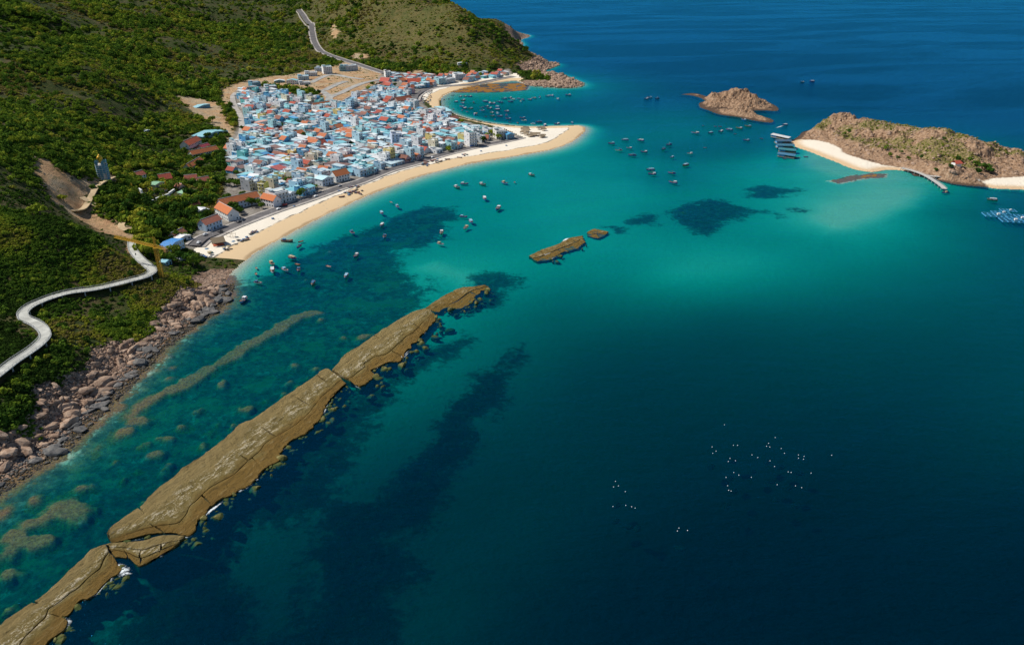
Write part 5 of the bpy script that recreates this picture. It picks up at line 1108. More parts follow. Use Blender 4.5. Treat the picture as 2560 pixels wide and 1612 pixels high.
# larger buildings one can single out: front foot line read in the photograph (left end, right end), depth, storeys, kind, wall, roof, label
TAKEN = []
def block(k, a, b, d, fl, kd, wallc, roofc, label, name, cat='building', z0=4.0, rise=None, var=1, flip=False):
    A = np.array(ground(k, *a, z0)); B = np.array(ground(k, *b, z0)); v = (B - A)[:2]; w = float(np.linalg.norm(v)); ang = math.atan2(v[1], v[0])
    n = np.array([-sin(ang), cos(ang)]); c = (A[:2] + B[:2]) / 2 + n * d / 2
    parts = house_parts(kd, w, d, fl, var, rise); g = min(A[2], B[2], float(hgt(*c)[0])); g = max(g, float(hgt(*c)[0]) - 0.8)
    put_house(kd, parts, (c[0], c[1], g + 0.05), ang, wallc, roofc, label, None, name=name, cat=cat)
    m = max(1, int(max(w, d) / 6)); ax = np.array([cos(ang), sin(ang)])
    for i in range(m + 1):
        for j in (-0.3, 0.3): TAKEN.append((*(c + ax * w * (i / m - 0.5) + n * d * j), d * 0.36 + 2.0))
W_ = (0.82, 0.82, 0.80); OR = (0.60, 0.19, 0.07); RD = (0.48, 0.09, 0.055); CY = (0.28, 0.58, 0.64); PB = (0.52, 0.66, 0.80)
BL = [(5, (560, 1090), (1000, 985), 10, 2, 'T', (0.55, 0.66, 0.80), OR, 'long two-storey school wing with orange tiled roof behind a courtyard', 'school_building'),
      (5, (1010, 1000), (1160, 1042), 9, 2, 'T', (0.80, 0.76, 0.76), OR, 'short white school wing with orange roof and row of windows', 'school_building'),
      (5, (470, 1120), (625, 1205), 10, 2, 'T', W_, OR, 'white hall with orange gable roof and wide front windows by the road', 'school_hall'),
      (5, (365, 1325), (555, 1262), 9, 2, 'T', PB, (0.55, 0.20, 0.13), 'pale blue shop row with faded red roof at the road bend', 'shop_row'),
      (5, (1185, 1005), (1345, 965), 15, 3, 'F', W_, (0.6, 0.62, 0.62), 'tall white three-storey block with balconies facing the beach road', 'apartment_block'),
      (5, (1345, 965), (1430, 935), 13, 2, 'M', W_, (0.70, 0.76, 0.80), 'white house with pale metal roof beside the three-storey block', 'beach_house'),
      (5, (205, 470), (515, 415), 9, 2, 'T', (0.78, 0.74, 0.68), OR, 'long two-storey building with orange roof beside the trees', 'long_building'),
      (5, (175, 600), (330, 505), 8, 1, 'T', (0.7, 0.6, 0.5), OR, 'single-storey hall under a slanting orange tiled roof among trees', 'temple_hall'),
      (5, (320, 230), (620, 160), 18, 1, 'M', (0.30, 0.52, 0.56), CY, 'wide cyan metal market shed near the bare earth', 'market_shed'),
      (5, (160, 355), (310, 300), 11, 2, 'T', W_, (0.60, 0.15, 0.07), 'white villa with red-orange roof under the hill', 'villa'),
      (5, (320, 365), (420, 345), 9, 1, 'T', (0.7, 0.4, 0.4), (0.60, 0.10, 0.13), 'small house with crimson roof beside the villa', 'small_villa'),
      (5, (270, 1130), (400, 1100), 9, 1, 'M', W_, (0.76, 0.78, 0.80), 'white-roofed house among the palms', 'palm_house'),
      (5, (90, 915), (235, 880), 9, 1, 'M', (0.65, 0.60, 0.50), (0.26, 0.48, 0.30), 'round-topped green metal roof hall in the temple trees', 'green_roof_hall'),
      (5, (930, 430), (1050, 425), 11, 1, 'T', W_, OR, 'broad orange-roofed house among pale metal roofs', 'broad_house'),
      (5, (1900, 745), (2060, 705), 11, 2, 'T', W_, OR, 'white corner house with twin orange roofs beside the beach road', 'corner_house'),
      (5, (1740, 790), (1870, 755), 12, 2, 'M', (0.6, 0.66, 0.72), (0.55, 0.80, 0.86), 'house with pale aqua metal roof facing the beach road', 'aqua_house'),
      (5, (980, 870), (1060, 880), 7, 3, 'F', (0.78, 0.66, 0.14), (0.5, 0.5, 0.45), 'narrow bright yellow three-storey house', 'yellow_house'),
      (8, (1590, 1045), (1740, 985), 9, 2, 'M', (0.40, 0.60, 0.75), (0.07, 0.30, 0.72), 'beach restaurant with bright blue metal roof beside the crane', 'restaurant'),
      (8, (1690, 920), (1800, 895), 7, 1, 'M', (0.7, 0.7, 0.68), (0.86, 0.86, 0.84), 'low white canopy building at the head of the beach', 'canopy_building'),
      (8, (1660, 900), (1760, 860), 7, 1, 'T', (0.6, 0.5, 0.42), (0.36, 0.14, 0.09), 'low house with dull red roof above the beach head', 'red_roof_cottage'),
      (8, (1510, 352), (1625, 350), 10, 1, 'T', (0.7, 0.55, 0.4), RD, 'temple pavilion with sweeping red tiled roof', 'temple_pavilion'),
      (8, (1290, 325), (1380, 325), 8, 1, 'T', (0.8, 0.78, 0.72), (0.52, 0.15, 0.09), 'little red-roofed house standing alone on the slope', 'slope_house'),
      (8, (1745, 370), (1860, 365), 10, 1, 'T', (0.7, 0.5, 0.4), (0.40, 0.11, 0.07), 'dark red-roofed temple hall between trees', 'temple_hall'),
      (8, (1870, 385), (1980, 370), 8, 1, 'T', (0.7, 0.55, 0.45), (0.45, 0.14, 0.09), 'temple side hall with red roof near the car park', 'temple_hall'),
      (8, (1465, 410), (1555, 395), 8, 1, 'M', (0.6, 0.58, 0.5), (0.24, 0.46, 0.28), 'green metal roof shed beside the temple pavilion', 'green_shed'),
      (8, (1690, 435), (1745, 425), 7, 1, 'T', (0.7, 0.5, 0.4), (0.50, 0.20, 0.13), 'small temple gatehouse with faded red roof', 'gatehouse'),
      (8, (1800, 620), (1890, 600), 7, 1, 'T', (0.75, 0.7, 0.65), (0.40, 0.14, 0.09), 'shrine with red roof and pale walls above the school', 'shrine'),
      (8, (1560, 1145), (1620, 1130), 5, 1, 'M', (0.3, 0.55, 0.65), (0.3, 0.62, 0.74), 'light blue hut under the trees at the beach head', 'hut'),
      (8, (1700, 1110), (1800, 1090), 6, 1, 'M', (0.6, 0.6, 0.6), (0.68, 0.70, 0.72), 'grey-roofed snack stall at the end of the beach road', 'snack_stall'),
      (4, (635, 300), (760, 315), 14, 2, 'T', (0.78, 0.42, 0.46), (0.55, 0.12, 0.09), 'pink two-storey building with red roof at the lot corner', 'pink_building', 'building', 7),
      (4, (1050, 300), (1240, 310), 18, 1, 'T', (0.6, 0.25, 0.2), (0.52, 0.09, 0.05), 'red temple with ornate layered roof near the cove', 'temple', 'temple', 6),
      (4, (725, 195), (810, 195), 16, 3, 'F', W_, (0.6, 0.62, 0.62), 'white three-storey building at the foot of the hill road', 'white_building', 'building', 9),
      (4, (815, 195), (940, 175), 14, 2, 'M', (0.62, 0.7, 0.76), (0.5, 0.6, 0.66), 'grey-blue building next to the white one by the hill road', 'grey_building', 'building', 9),
      (4, (1740, 235), (1880, 232), 16, 3, 'F', (0.88, 0.88, 0.87), (0.7, 0.7, 0.7), 'brilliant white hotel on the cove road', 'hotel', 'building', 6),
      (4, (1500, 300), (1600, 290), 14, 3, 'F', (0.45, 0.74, 0.80), (0.5, 0.65, 0.7), 'pale aqua three-storey guesthouse on the cove road', 'guesthouse', 'building', 6),
      (4, (1610, 285), (1740, 265), 14, 2, 'F', (0.66, 0.72, 0.76), (0.6, 0.64, 0.66), 'terrace of grey-white houses beside the aqua guesthouse', 'guesthouse', 'building', 6),
      (4, (1330, 260), (1400, 262), 12, 2, 'F', W_, (0.6, 0.66, 0.7), 'white house with teal top near the cove road bend', 'cove_house', 'building', 6),
      (4, (1150, 670), (1215, 660), 10, 4, 'F', W_, (0.6, 0.62, 0.62), 'slim white four-storey house beside a dark blue wall', 'slim_house'),
      (4, (770, 530), (835, 525), 8, 4, 'F', (0.50, 0.74, 0.80), (0.6, 0.62, 0.62), 'slim pale cyan tower house near the cove', 'tower_house'),
      (4, (820, 1190), (970, 1180), 13, 4, 'F', (0.60, 0.68, 0.84), (0.66, 0.70, 0.72), 'big lavender-white four-storey house in mid village', 'tall_house'),
      (4, (900, 590), (1110, 560), 10, 2, 'T', (0.6, 0.42, 0.36), (0.44, 0.13, 0.07), 'brick-red long house with red-orange roof near the cove sand', 'long_house'),
      (4, (1430, 650), (1600, 720), 10, 1, 'M', W_, (0.4, 0.72, 0.8), 'aqua-roofed shed row on the cove shore', 'shore_shed'),
      (6, (1220, 730), (1290, 720), 12, 5, 'F', (0.86, 0.86, 0.85), (0.12, 0.30, 0.32), 'slender white five-storey hotel with dark green top on the beach road', 'slender_hotel'),
      (6, (1480, 655), (1575, 650), 16, 3, 'F', (0.78, 0.74, 0.68), (0.6, 0.6, 0.58), 'cream three-storey building at the root of the spit', 'spit_building'),
      (6, (1585, 662), (1655, 655), 12, 2, 'M', (0.10, 0.24, 0.36), (0.08, 0.38, 0.66), 'open pavilion with blue metal roof at the end of the road', 'pavilion'),
      (6, (1310, 668), (1400, 672), 9, 1, 'T', (0.6, 0.5, 0.42), (0.44, 0.15, 0.09), 'long brown-roofed house beside the spit trees', 'long_cottage'),
      (3, (535, 365), (660, 350), 12, 3, 'F', (0.13, 0.34, 0.46), (0.4, 0.5, 0.56), 'dark blue three-storey building standing alone behind the village', 'blue_building', 'building', 12),
      (3, (730, 395), (890, 385), 14, 2, 'F', (0.62, 0.66, 0.68), (0.6, 0.66, 0.7), 'grey two-storey building beside the lone blue one', 'grey_block', 'building', 12),
      (3, (850, 280), (1000, 275), 12, 1, 'M', (0.12, 0.30, 0.32), (0.66, 0.74, 0.76), 'green-walled shed with pale roof above the lots', 'upper_shed', 'building', 13),
      (3, (1030, 300), (1180, 300), 12, 2, 'M', W_, CY, 'white building with aqua metal roof above the lots', 'upper_building', 'building', 13),
      (3, (1200, 240), (1360, 235), 14, 2, 'F', (0.5, 0.7, 0.82), (0.6, 0.72, 0.78), 'pale blue house row on the slope above the lots', 'upper_building', 'building', 13),
      (3, (1300, 185), (1480, 180), 13, 2, 'F', W_, (0.7, 0.72, 0.74), 'white long house on the slope above the lots', 'upper_building', 'building', 14),
      (3, (1440, 110), (1540, 115), 13, 2, 'F', PB, (0.7, 0.74, 0.76), 'pale lilac house against the orange cutting', 'upper_building', 'building', 15),
      (3, (1570, 150), (1700, 145), 14, 4, 'F', (0.84, 0.86, 0.86), (0.6, 0.7, 0.72), 'stepped white four-storey house at the top of the village', 'upper_building', 'building', 15),
      (3, (1800, 110), (1890, 112), 14, 3, 'F', (0.10, 0.36, 0.44), (0.5, 0.56, 0.58), 'dark teal-walled house beside the hill road', 'upper_building', 'building', 15),
      (3, (1895, 110), (2070, 95), 12, 3, 'F', (0.76, 0.80, 0.84), (0.6, 0.66, 0.7), 'row of new white houses beside the hill road', 'upper_building', 'building', 15),
      (3, (1220, 310), (1380, 300), 12, 1, 'F', (0.6, 0.64, 0.66), (0.62, 0.66, 0.68), 'low grey house at the edge of the empty lots', 'upper_building', 'building', 13),
      (3, (1440, 660), (1690, 620), 12, 1, 'T', W_, (0.58, 0.20, 0.09), 'long low hall with orange tiled roof behind the village', 'village_hall', 'building', 8),
      (3, (590, 930), (890, 900), 9, 2, 'M', (0.78, 0.76, 0.72), (0.66, 0.38, 0.30), 'long school-like block with salmon roof at the village edge', 'long_block'),
      (3, (1240, 1000), (1460, 960), 11, 2, 'M', (0.30, 0.58, 0.72), (0.80, 0.84, 0.82), 'long blue house with white metal roof in the village', 'long_blue_house'),
      (3, (1200, 720), (1345, 715), 12, 3, 'F', (0.55, 0.62, 0.70), (0.66, 0.7, 0.74), 'big grey blank-walled block behind the village', 'blank_block', 'building', 8),
      (1, (1848, 1018), (1980, 1010), 9, 1, 'M', (0.16, 0.40, 0.52), (0.36, 0.66, 0.74), 'blue metal warehouse alone on the bare earth', 'warehouse', 'building', 13),
      (1, (1365, 1262), (1430, 1262), 7, 1, 'M', (0.3, 0.42, 0.48), (0.60, 0.70, 0.74), 'small grey-roofed house hidden in the hillside trees', 'hillside_house', 'building', 16),
      (2, (1590, 520), (1520, 522), 8, 1, 'M', W_, (0.7, 0.74, 0.76), 'white roofs in the woods above the cove', 'wood_house', 'building', 8)]
for b in BL:
    b = list(b); b[1], b[2] = sorted([b[1], b[2]]); block(*b)

# the close-packed village
POLY_HOUSES = PL(5, [(640, 620), (600, 480), (620, 270), (700, 190), (790, 140)], 5) + PL(3, [(400, 960), (430, 900), (400, 780), (330, 620), (305, 520), (320, 435), (480, 395), (800, 430), (950, 455), (1100, 465), (1200, 525), (1340, 515), (1500, 525), (1700, 595), (1850, 620), (1960, 555)], 9) + PL(4, [(220, 560), (430, 495), (540, 415), (600, 365), (830, 385), (1100, 375), (1190, 400), (1120, 490), (1160, 600), (1260, 650), (1400, 700), (1600, 750), (1800, 830), (1950, 880)], 5) + PL(6, [(1130, 500), (1250, 520), (1350, 560), (1450, 600), (1480, 675), (1300, 712), (1100, 756), (900, 806), (700, 866), (600, 895)], 4) + PL(5, [(2179, 712), (2000, 762), (1850, 808), (1700, 860), (1500, 910), (1400, 900), (1200, 850), (1100, 900), (850, 880), (800, 780), (780, 700)], 4)
POLY_COVE = PL(4, [(780, 230), (790, 300), (1000, 300), (1060, 385), (1230, 385), (1270, 335), (1440, 325), (1550, 305), (1750, 252), (1950, 232), (2099, 218), (2099, 178), (1900, 185), (1500, 180), (1300, 195), (1100, 195), (950, 200)], 6) + PL(2, [(1750, 580), (1900, 558), (1890, 545), (1740, 555)], 6)
PO = ROAD_PROM[0]; PE = ROAD_PROM[-1]; ax = (PE - PO) / np.linalg.norm(PE - PO); nx = np.array([-ax[1], ax[0]])
ss_ = (ROAD_PROM - PO) @ ax; tt_ = (ROAD_PROM - PO) @ nx; pf = np.polyfit(ss_, tt_, 3)
Ltot = float(np.linalg.norm(PE - PO))
def bow(s): return np.polyval(pf, np.clip(s, -20, Ltot + 20)) + np.where(s > Ltot + 20, 0.0, 0)
HOUSES = []
TRX = np.array([(t_[0], t_[1], t_[3]) for t_ in TREES]); TK = np.array(TAKEN)
def try_houses(poly, s0, s1, t0, t1, region):
    t = t0; row = 0
    while t < t1:
        row += 1; dep = rng.uniform(10.6, 14.4); s = s0 + rng.uniform(0, 6); run = 0
        while s < s1:
            kd = rng.choice(['F', 'M', 'S', 'T'], p=[0.31, 0.29, 0.24, 0.16] if row > 1 else [0.60, 0.15, 0.1, 0.15])
            w, d, fl, parts = PROTO[kd][rng.integers(0, len(PROTO[kd]))]
            sw = rng.uniform(1.0, 1.36); sd_ = np.clip(dep * rng.uniform(0.85, 1.08) / d, 0.8, 1.5); turn = rng.random() < 0.25 and abs(w - d) < 3
            ww = w * sw; sc_ = s + ww / 2; p = PO + ax * sc_ + nx * (t + dep / 2 + float(bow(sc_)) * math.exp(-max(0, t) / 260) + rng.uniform(-0.8, 0.8))
            slope = math.atan(float(np.polyval(np.polyder(pf), np.clip(sc_, 0, Ltot))) * math.exp(-max(0, t) / 260))
            rz = math.atan2(ax[1], ax[0]) + slope + rng.normal(0, 0.05) + (pi if row % 2 == 0 else 0)
            HOUSES.append((p[0], p[1], rz, kd, w, d, fl, parts, (sw, sd_, rng.uniform(0.94, 1.15)), row, region))
            s += ww + rng.uniform(0.2, 1.3); run += ww
            if run > 66: s += 4.0; run = 0
        t += dep + (rng.uniform(3.2, 4.6) if row % 2 == 0 else 0.9)
try_houses(POLY_HOUSES, -60, 980, 8.5, 640, 'v')
n_v = len(HOUSES); try_houses(POLY_COVE, 600, 1250, 200, 760, 'c')
hx = np.array([h[0] for h in HOUSES]); hy = np.array([h[1] for h in HOUSES])
okh = np.where(np.arange(len(HOUSES)) < n_v, sd_poly(hx, hy, POLY_HOUSES, 60) > 1.0, sd_poly(hx, hy, POLY_COVE, 60) > 1.0)
for ln, w in [(ROAD_PROM, 11.5), (ROAD_COVE, 11.5), (ROAD_WEST, 8)] + [(q, 10) for q in ROAD_LOT]: okh &= d_line(hx, hy, ln, 40) > w
okh &= (np.hypot(hx[:, None] - TK[None, :, 0], hy[:, None] - TK[None, :, 1]) - TK[None, :, 2]).min(1) > 3.2
okh &= (np.hypot(hx[:, None] - TRX[None, :, 0], hy[:, None] - TRX[None, :, 1]) - TRX[None, :, 2] * 0.45).min(1) > 3.0
okh &= rng.random(len(hx)) < 0.985
HOUSES = [h for h, k in zip(HOUSES, okh) if k]
print('houses', len(HOUSES), Counter(h[3] for h in HOUSES))
rows = defaultdict(list)
for h in HOUSES: rows[(h[10], h[9])].append(h)
final = []
for vi, reg in enumerate(('v', 'c')):
    for k, (key, lst) in enumerate(sorted((kv for kv in rows.items() if kv[0][0] == reg), key=lambda kv: kv[0][1])):
        lst.sort(key=lambda h: pix_x(h[0], h[1]))
        for i, h in enumerate(lst): final.append((h, k + 1, i + 1, reg))
final.sort(key=lambda f: math.hypot(f[0][0], f[0][1]))
used = Counter({'F': 0, 'M': 0, 'S': 0, 'T': 70}); rest = []
for h, row, idx, reg in final:
    x, y, rz, kd, w, d, fl, parts, sc, _, _ = h
    wn_, wc, _ = choose(WALLS); rn, rc, _ = choose(ROOFS[kd])
    if used[kd] >= 300: kd = min(used, key=lambda q: used[q]); w, d, fl, parts = PROTO[kd][rng.integers(0, len(PROTO[kd]))]; rn, rc, _ = choose(ROOFS[kd])
    if used[kd] >= 300: rest.append((x, y, rz, kd, parts, sc, wc, rc)); continue
    used[kd] += 1; j = rng.uniform(0.88, 1.1); wc = tuple(min(0.86, c * j) for c in wc); rc = tuple(c * j for c in rc)
    g = float(hgt(x, y)[0])
    lab = '%s %s house, %s, %s from left in %s row %s' % (STOR[fl], wn_, rn, ordw(idx), ordw(row), 'behind beach' if reg == 'v' else 'behind cove')
    put_house(kd, parts, (x, y, g + 0.05), rz, wc, rc, lab, 'close-packed village houses', sc)
print('placed', used, 'rest', len(rest))
# ------------------------------------------------------------------ boats
M_HULL = tinted('hull_paint', 0.45, 0.12, 0.8, None, 0.5); M_DECK2 = plain('deck_planks', (0.30, 0.22, 0.14), 0.8, 0.3, 3); M_CAB = tinted('cabin_paint', 0.5, 0.1, 0.8); M_DARK = plain('dark_gear', (0.03, 0.035, 0.04), 0.7); M_WOOD = plain('bleached_wood', (0.42, 0.32, 0.22), 0.85); M_NET = plain('net_heap', (0.06, 0.16, 0.20), 0.9, 0.5, 4); M_REDP = plain('red_trim', (0.45, 0.05, 0.04), 0.5)
def hull_mesh(Lh, B, D, sheer, name='hull'):
    m = MB(); st = np.linspace(-0.5, 0.5, 11); rows_ = []
    for t in st:
        w = B / 2 * (1 - max(0, (t - 0.05) / 0.45) ** 2.2) * (1 - 0.25 * max(0, (-t - 0.25) / 0.25)); w = max(w, 0.03)
        top = D * 0.62 + sheer * (max(0, t) * 2) ** 2.2 + 0.35 * sheer * (max(0, -t) * 2) ** 2
        x = t * Lh + (0.5 * sheer * (max(0, t) * 2) ** 3)
        rows_.append([(x, -w, top), (x - 0.03 * Lh * max(0, t) * 2, -w * 0.92, top * 0.45), (x - 0.05 * Lh * max(0, t) * 2, -w * 0.55, -D * 0.33), (x - 0.05 * Lh * max(0, t) * 2, w * 0.55, -D * 0.33), (x - 0.03 * Lh * max(0, t) * 2, w * 0.92, top * 0.45), (x, w, top)])
    n = 6; vs = [p for r in rows_ for p in r]; fs = [(i * n + j, i * n + j + 1, (i + 1) * n + j + 1, (i + 1) * n + j) for i in range(10) for j in range(5)] + [tuple(range(n))]
    m.add(vs, fs)
    gw = MB()
    for i in range(10):
        for j in (0, 5): gw.bar(rows_[i][j], rows_[i + 1][j], 0.09)
    dk = MB(); dv = []
    for r in rows_: dv += [(r[0][0], r[0][1] * 0.97, r[0][2] - 0.28), (r[5][0], r[5][1] * 0.97, r[5][2] - 0.28)]
    dk.add(dv, [(2 * i, 2 * i + 2, 2 * i + 3, 2 * i + 1) for i in range(10)])
    return m.mesh(name, M_HULL, True), gw.mesh('gunwale', M_REDP), dk.mesh('deck', M_DECK2), rows_
def boat_proto(Lh, B, D, sheer, style):
    h, g, d, _ = hull_mesh(Lh, B, D, sheer); out = [('hull', h, 0), ('gunwale', g, None), ('deck', d, None)]; z0 = D * 0.5
    if style in ('cabin', 'canopy'):
        c = MB(); x0, x1 = (-0.36 * Lh, -0.1 * Lh); w = B * 0.34; c.box(x0, x1, -w, w, z0 - 0.2, z0 + 1.75); c.box(x0 - 0.35, x1 + 0.35, -w - 0.25, w + 0.25, z0 + 1.75, z0 + 1.87)
        out.append(('wheelhouse', c.mesh('wheelhouse', M_CAB), 1))
        wn2 = MB(); wn2.box(x1 - 0.02, x1 + 0.04, -w * 0.85, w * 0.85, z0 + 0.95, z0 + 1.5)
        for s in (-1, 1): wn2.box(x0 + 0.3, x1 - 0.2, s * w - 0.04, s * w + 0.04, z0 + 0.95, z0 + 1.5)
        out.append(('window', wn2.mesh('window', M_GLASS), 'sub'))
        mm = MB(); mm.bar((x1 + 0.3, 0, z0), (x1 + 0.3, 0, z0 + 4.2), 0.07, n=6, r2=0.04); mm.bar((x1 + 0.3, 0, z0 + 3.9), (0.42 * Lh, 0, D * 0.7 + sheer * 0.7), 0.03); mm.bar((x1 + 0.3, -1.2, z0 + 2.9), (x1 + 0.3, 1.2, z0 + 2.9), 0.04)
        out.append(('mast', mm.mesh('mast', M_WOOD), None))
        ge = MB(); ge.box(0.02 * Lh, 0.14 * Lh, -B * 0.2, B * 0.2, z0 - 0.25, z0 + 0.35); ge.lathe([(0.45, 0), (0.5, 0.2), (0.3, 0.5), (0.05, 0.6)], 8, 0, (0.24 * Lh, 0.15, z0 - 0.1)); out.append(('net_pile', ge.mesh('net_pile', M_NET), None))
        if style == 'canopy':
            cn = MB(); cn.box(-0.08 * Lh, 0.26 * Lh, -B * 0.4, B * 0.4, z0 + 1.7, z0 + 1.78)
            for x in (-0.06 * Lh, 0.24 * Lh):
                for s in (-1, 1): cn.bar((x, s * B * 0.37, z0 - 0.2), (x, s * B * 0.37, z0 + 1.72), 0.045)
            out.append(('canopy', cn.mesh('canopy', M_SHEET), 1))
    else:
        th = MB()
        for x in (-0.25, 0.0, 0.22): th.box(x * Lh - 0.15, x * Lh + 0.15, -B * 0.42, B * 0.42, z0 - 0.1, z0)
        out.append(('thwart', th.mesh('thwart', M_WOOD), None))
        en = MB(); en.box(-0.5 * Lh - 0.35, -0.5 * Lh + 0.05, -0.2, 0.2, z0 - 0.3, z0 + 0.65); en.bar((-0.5 * Lh - 0.2, 0, z0 - 0.3), (-0.5 * Lh - 0.3, 0, -0.5), 0.09); out.append(('outboard_motor', en.mesh('outboard_motor', M_DARK), None))
    return out
BP = {'big': boat_proto(12.5, 3.9, 2.1, 1.3, 'cabin'), 'mid': boat_proto(10.5, 3.3, 1.8, 1.1, 'cabin'), 'canopy': boat_proto(11.5, 3.6, 1.9, 1.0, 'canopy'), 'small': boat_proto(6.0, 1.9, 1.0, 0.5, 'open')}
def coracle():
    m = MB(); m.lathe([(0.25, -0.28), (0.7, -0.2), (1.0, 0.1), (1.12, 0.5)], 16); i = MB(); i.lathe([(1.02, 0.46), (0.92, 0.12), (0.6, -0.05), (0.05, -0.08)], 16); r = MB()
    for k in range(16): r.bar((1.12 * cos(k * pi / 8), 1.12 * sin(k * pi / 8), 0.5), (1.12 * cos((k + 1) * pi / 8), 1.12 * sin((k + 1) * pi / 8), 0.5), 0.06)
    return [('basket_hull', m.mesh('basket_hull', M_HULL, True), 0), ('lining', i.mesh('lining', M_DARK), None), ('rim', r.mesh('rim', M_WOOD), None)]
COR = coracle()
HC = [('blue', (0.04, 0.17, 0.42), 60), ('sky blue', (0.10, 0.36, 0.60), 16), ('green', (0.05, 0.25, 0.18), 8), ('white', (0.72, 0.74, 0.74), 10), ('brown', (0.25, 0.15, 0.09), 6)]
CC = [('white', (0.72, 0.75, 0.77), 38), ('pale blue', (0.30, 0.52, 0.68), 34), ('dark blue', (0.05, 0.16, 0.30), 18), ('cream', (0.55, 0.45, 0.28), 10)]
BOATS = []
def put_boat(kind, x, y, z, rz, sc, label, hull, cab, group, tilt=0.0, name=None, cat='boat'):
    r = thing(name or ('coracle' if kind == 'cor' else 'rowing_boat' if kind == 'small' else 'fishing_boat'), label, cat, (x, y, z), rz, group, (sc,) * 3)
    r.rotation_euler = (tilt, 0, rz); wh = None
    for nm, me, slot in (COR if kind == 'cor' else BP[kind]):
        if slot == 'sub': link(nm, me, wh); continue
        o = link(nm, me, r, color=(hull, cab)[slot] if slot is not None else None)
        if nm == 'wheelhouse': wh = o
    return r
def fleet(area, k, pts, kinds, head, spread, sc=1.0):
    for p in pts:
        a, b = p[:2]; kind = p[2] if len(p) > 2 else kinds[rng.integers(0, len(kinds))]; x, y, _ = P(k, a, b, 0.3); BOATS.append((area, kind, x, y, radians(head) + rng.normal(0, radians(spread)), sc * 0.74 * rng.uniform(0.85, 1.15)))
fleet('in the cove', 6, [(1055, 228, 'small'), (1128, 240), (1175, 238), (1222, 240), (970, 272, 'small'), (1018, 262, 'small'), (1155, 278), (1088, 292), (1152, 305), (1145, 340), (1258, 297), (1372, 290), (1416, 305), (1450, 308), (1500, 292), (1528, 300), (1555, 262, 'big'), (1612, 255), (1618, 292), (1642, 270), (1695, 262), (1715, 287), (1738, 272), (1805, 270, 'big'), (1845, 257, 'big'), (1900, 247), (1977, 238), (2018, 233), (2075, 265), (2178, 228, 'big'), (1172, 357), (1228, 358), (1276, 411, 'big'), (1340, 350), (1345, 380), (1385, 338), (1414, 357), (1490, 340), (1488, 370), (1437, 398), (1440, 430), (1490, 403), (1512, 434, 'big'), (1580, 385), (1578, 425), (1597, 458), (1465, 465, 'small'), (1375, 435, 'small'), (1735, 450), (1748, 475, 'big'), (1686, 497, 'small'), (1837, 508), (1893, 490), (1952, 520), (2068, 507, 'big'), (2215, 497), (1195, 390, 'small'), (965, 335, 'small'), (1012, 340, 'small'), (1145, 372, 'small'), (1062, 362, 'small'), (1330, 478, 'small'), (1265, 462, 'small'), (1610, 490, 'small')], ['mid', 'mid', 'canopy'], 150, 60)
fleet('off the beach', 0, [(1250, 412), (1135, 434), (1187, 431), (1210, 429, 'small'), (1092, 433), (1075, 441), (1140, 468), (1171, 491, 'big'), (1090, 510), (1108, 522), (1095, 536, 'big'), (1038, 548, 'big'), (1036, 574), (904, 557), (898, 502), (935, 487), (898, 530), (829, 548), (920, 476, 'small'), (675, 567, 'big'), (707, 568, 'small'), (703, 580), (688, 607), (640, 621), (641, 637), (671, 635, 'big'), (702, 635), (603, 631, 'small'), (602, 645, 'small'), (607, 665), (572, 707), (736, 667), (814, 650), (837, 602), (773, 627, 'small'), (700, 622, 'small')], ['mid', 'mid', 'canopy'], -70, 35)
fleet('in the strait', 0, [(1438, 338), (1455, 354), (1480, 349), (1487, 366), (1507, 331), (1515, 358), (1560, 351), (1573, 341), (1622, 361, 'small'), (1470, 330), (1530, 400, 'canopy'), (1580, 408), (1534, 410), (1528, 230), (1545, 232), (1520, 233), (1612, 389), (1583, 430), (1580, 370)], ['mid', 'mid', 'canopy'], 185, 25)
fleet('near the islands', 7, [(222, 535), (320, 497, 'small'), (258, 402, 'big'), (357, 400), (423, 390, 'big'), (480, 380), (545, 370, 'big'), (603, 357), (575, 313), (307, 353, 'small'), (388, 358, 'small'), (418, 358, 'small'), (517, 407, 'small'), (592, 448, 'big'), (690, 437, 'small'), (845, 347), (958, 67), (1022, 63), (1890, 790), (2200, 838, 'canopy'), (840, 567, 'small'), (930, 560, 'small'), (980, 555, 'small')], ['mid', 'canopy'], 175, 20)
by = defaultdict(list)
for b in BOATS: by[b[0]].append(b)
for area, lst in by.items():
    lst.sort(key=lambda b: pix_x(b[2], b[3]))
    for i, (_, kind, x, y, rz, sc) in enumerate(lst):
        hn, hc, _ = choose(HC); cn, cc, _ = choose(CC)
        desc = {'big': 'large %s fishing boat with %s wheelhouse' % (hn, cn), 'mid': '%s fishing boat with %s wheelhouse' % (hn, cn), 'canopy': '%s boat with %s deck canopy' % (hn, cn), 'small': 'small open %s boat' % hn}[kind]
        put_boat(kind, x, y, 0.05, rz, sc, '%s, %s from the left %s' % (desc, ordw(i + 1), area), hc, cc, 'boats ' + area)
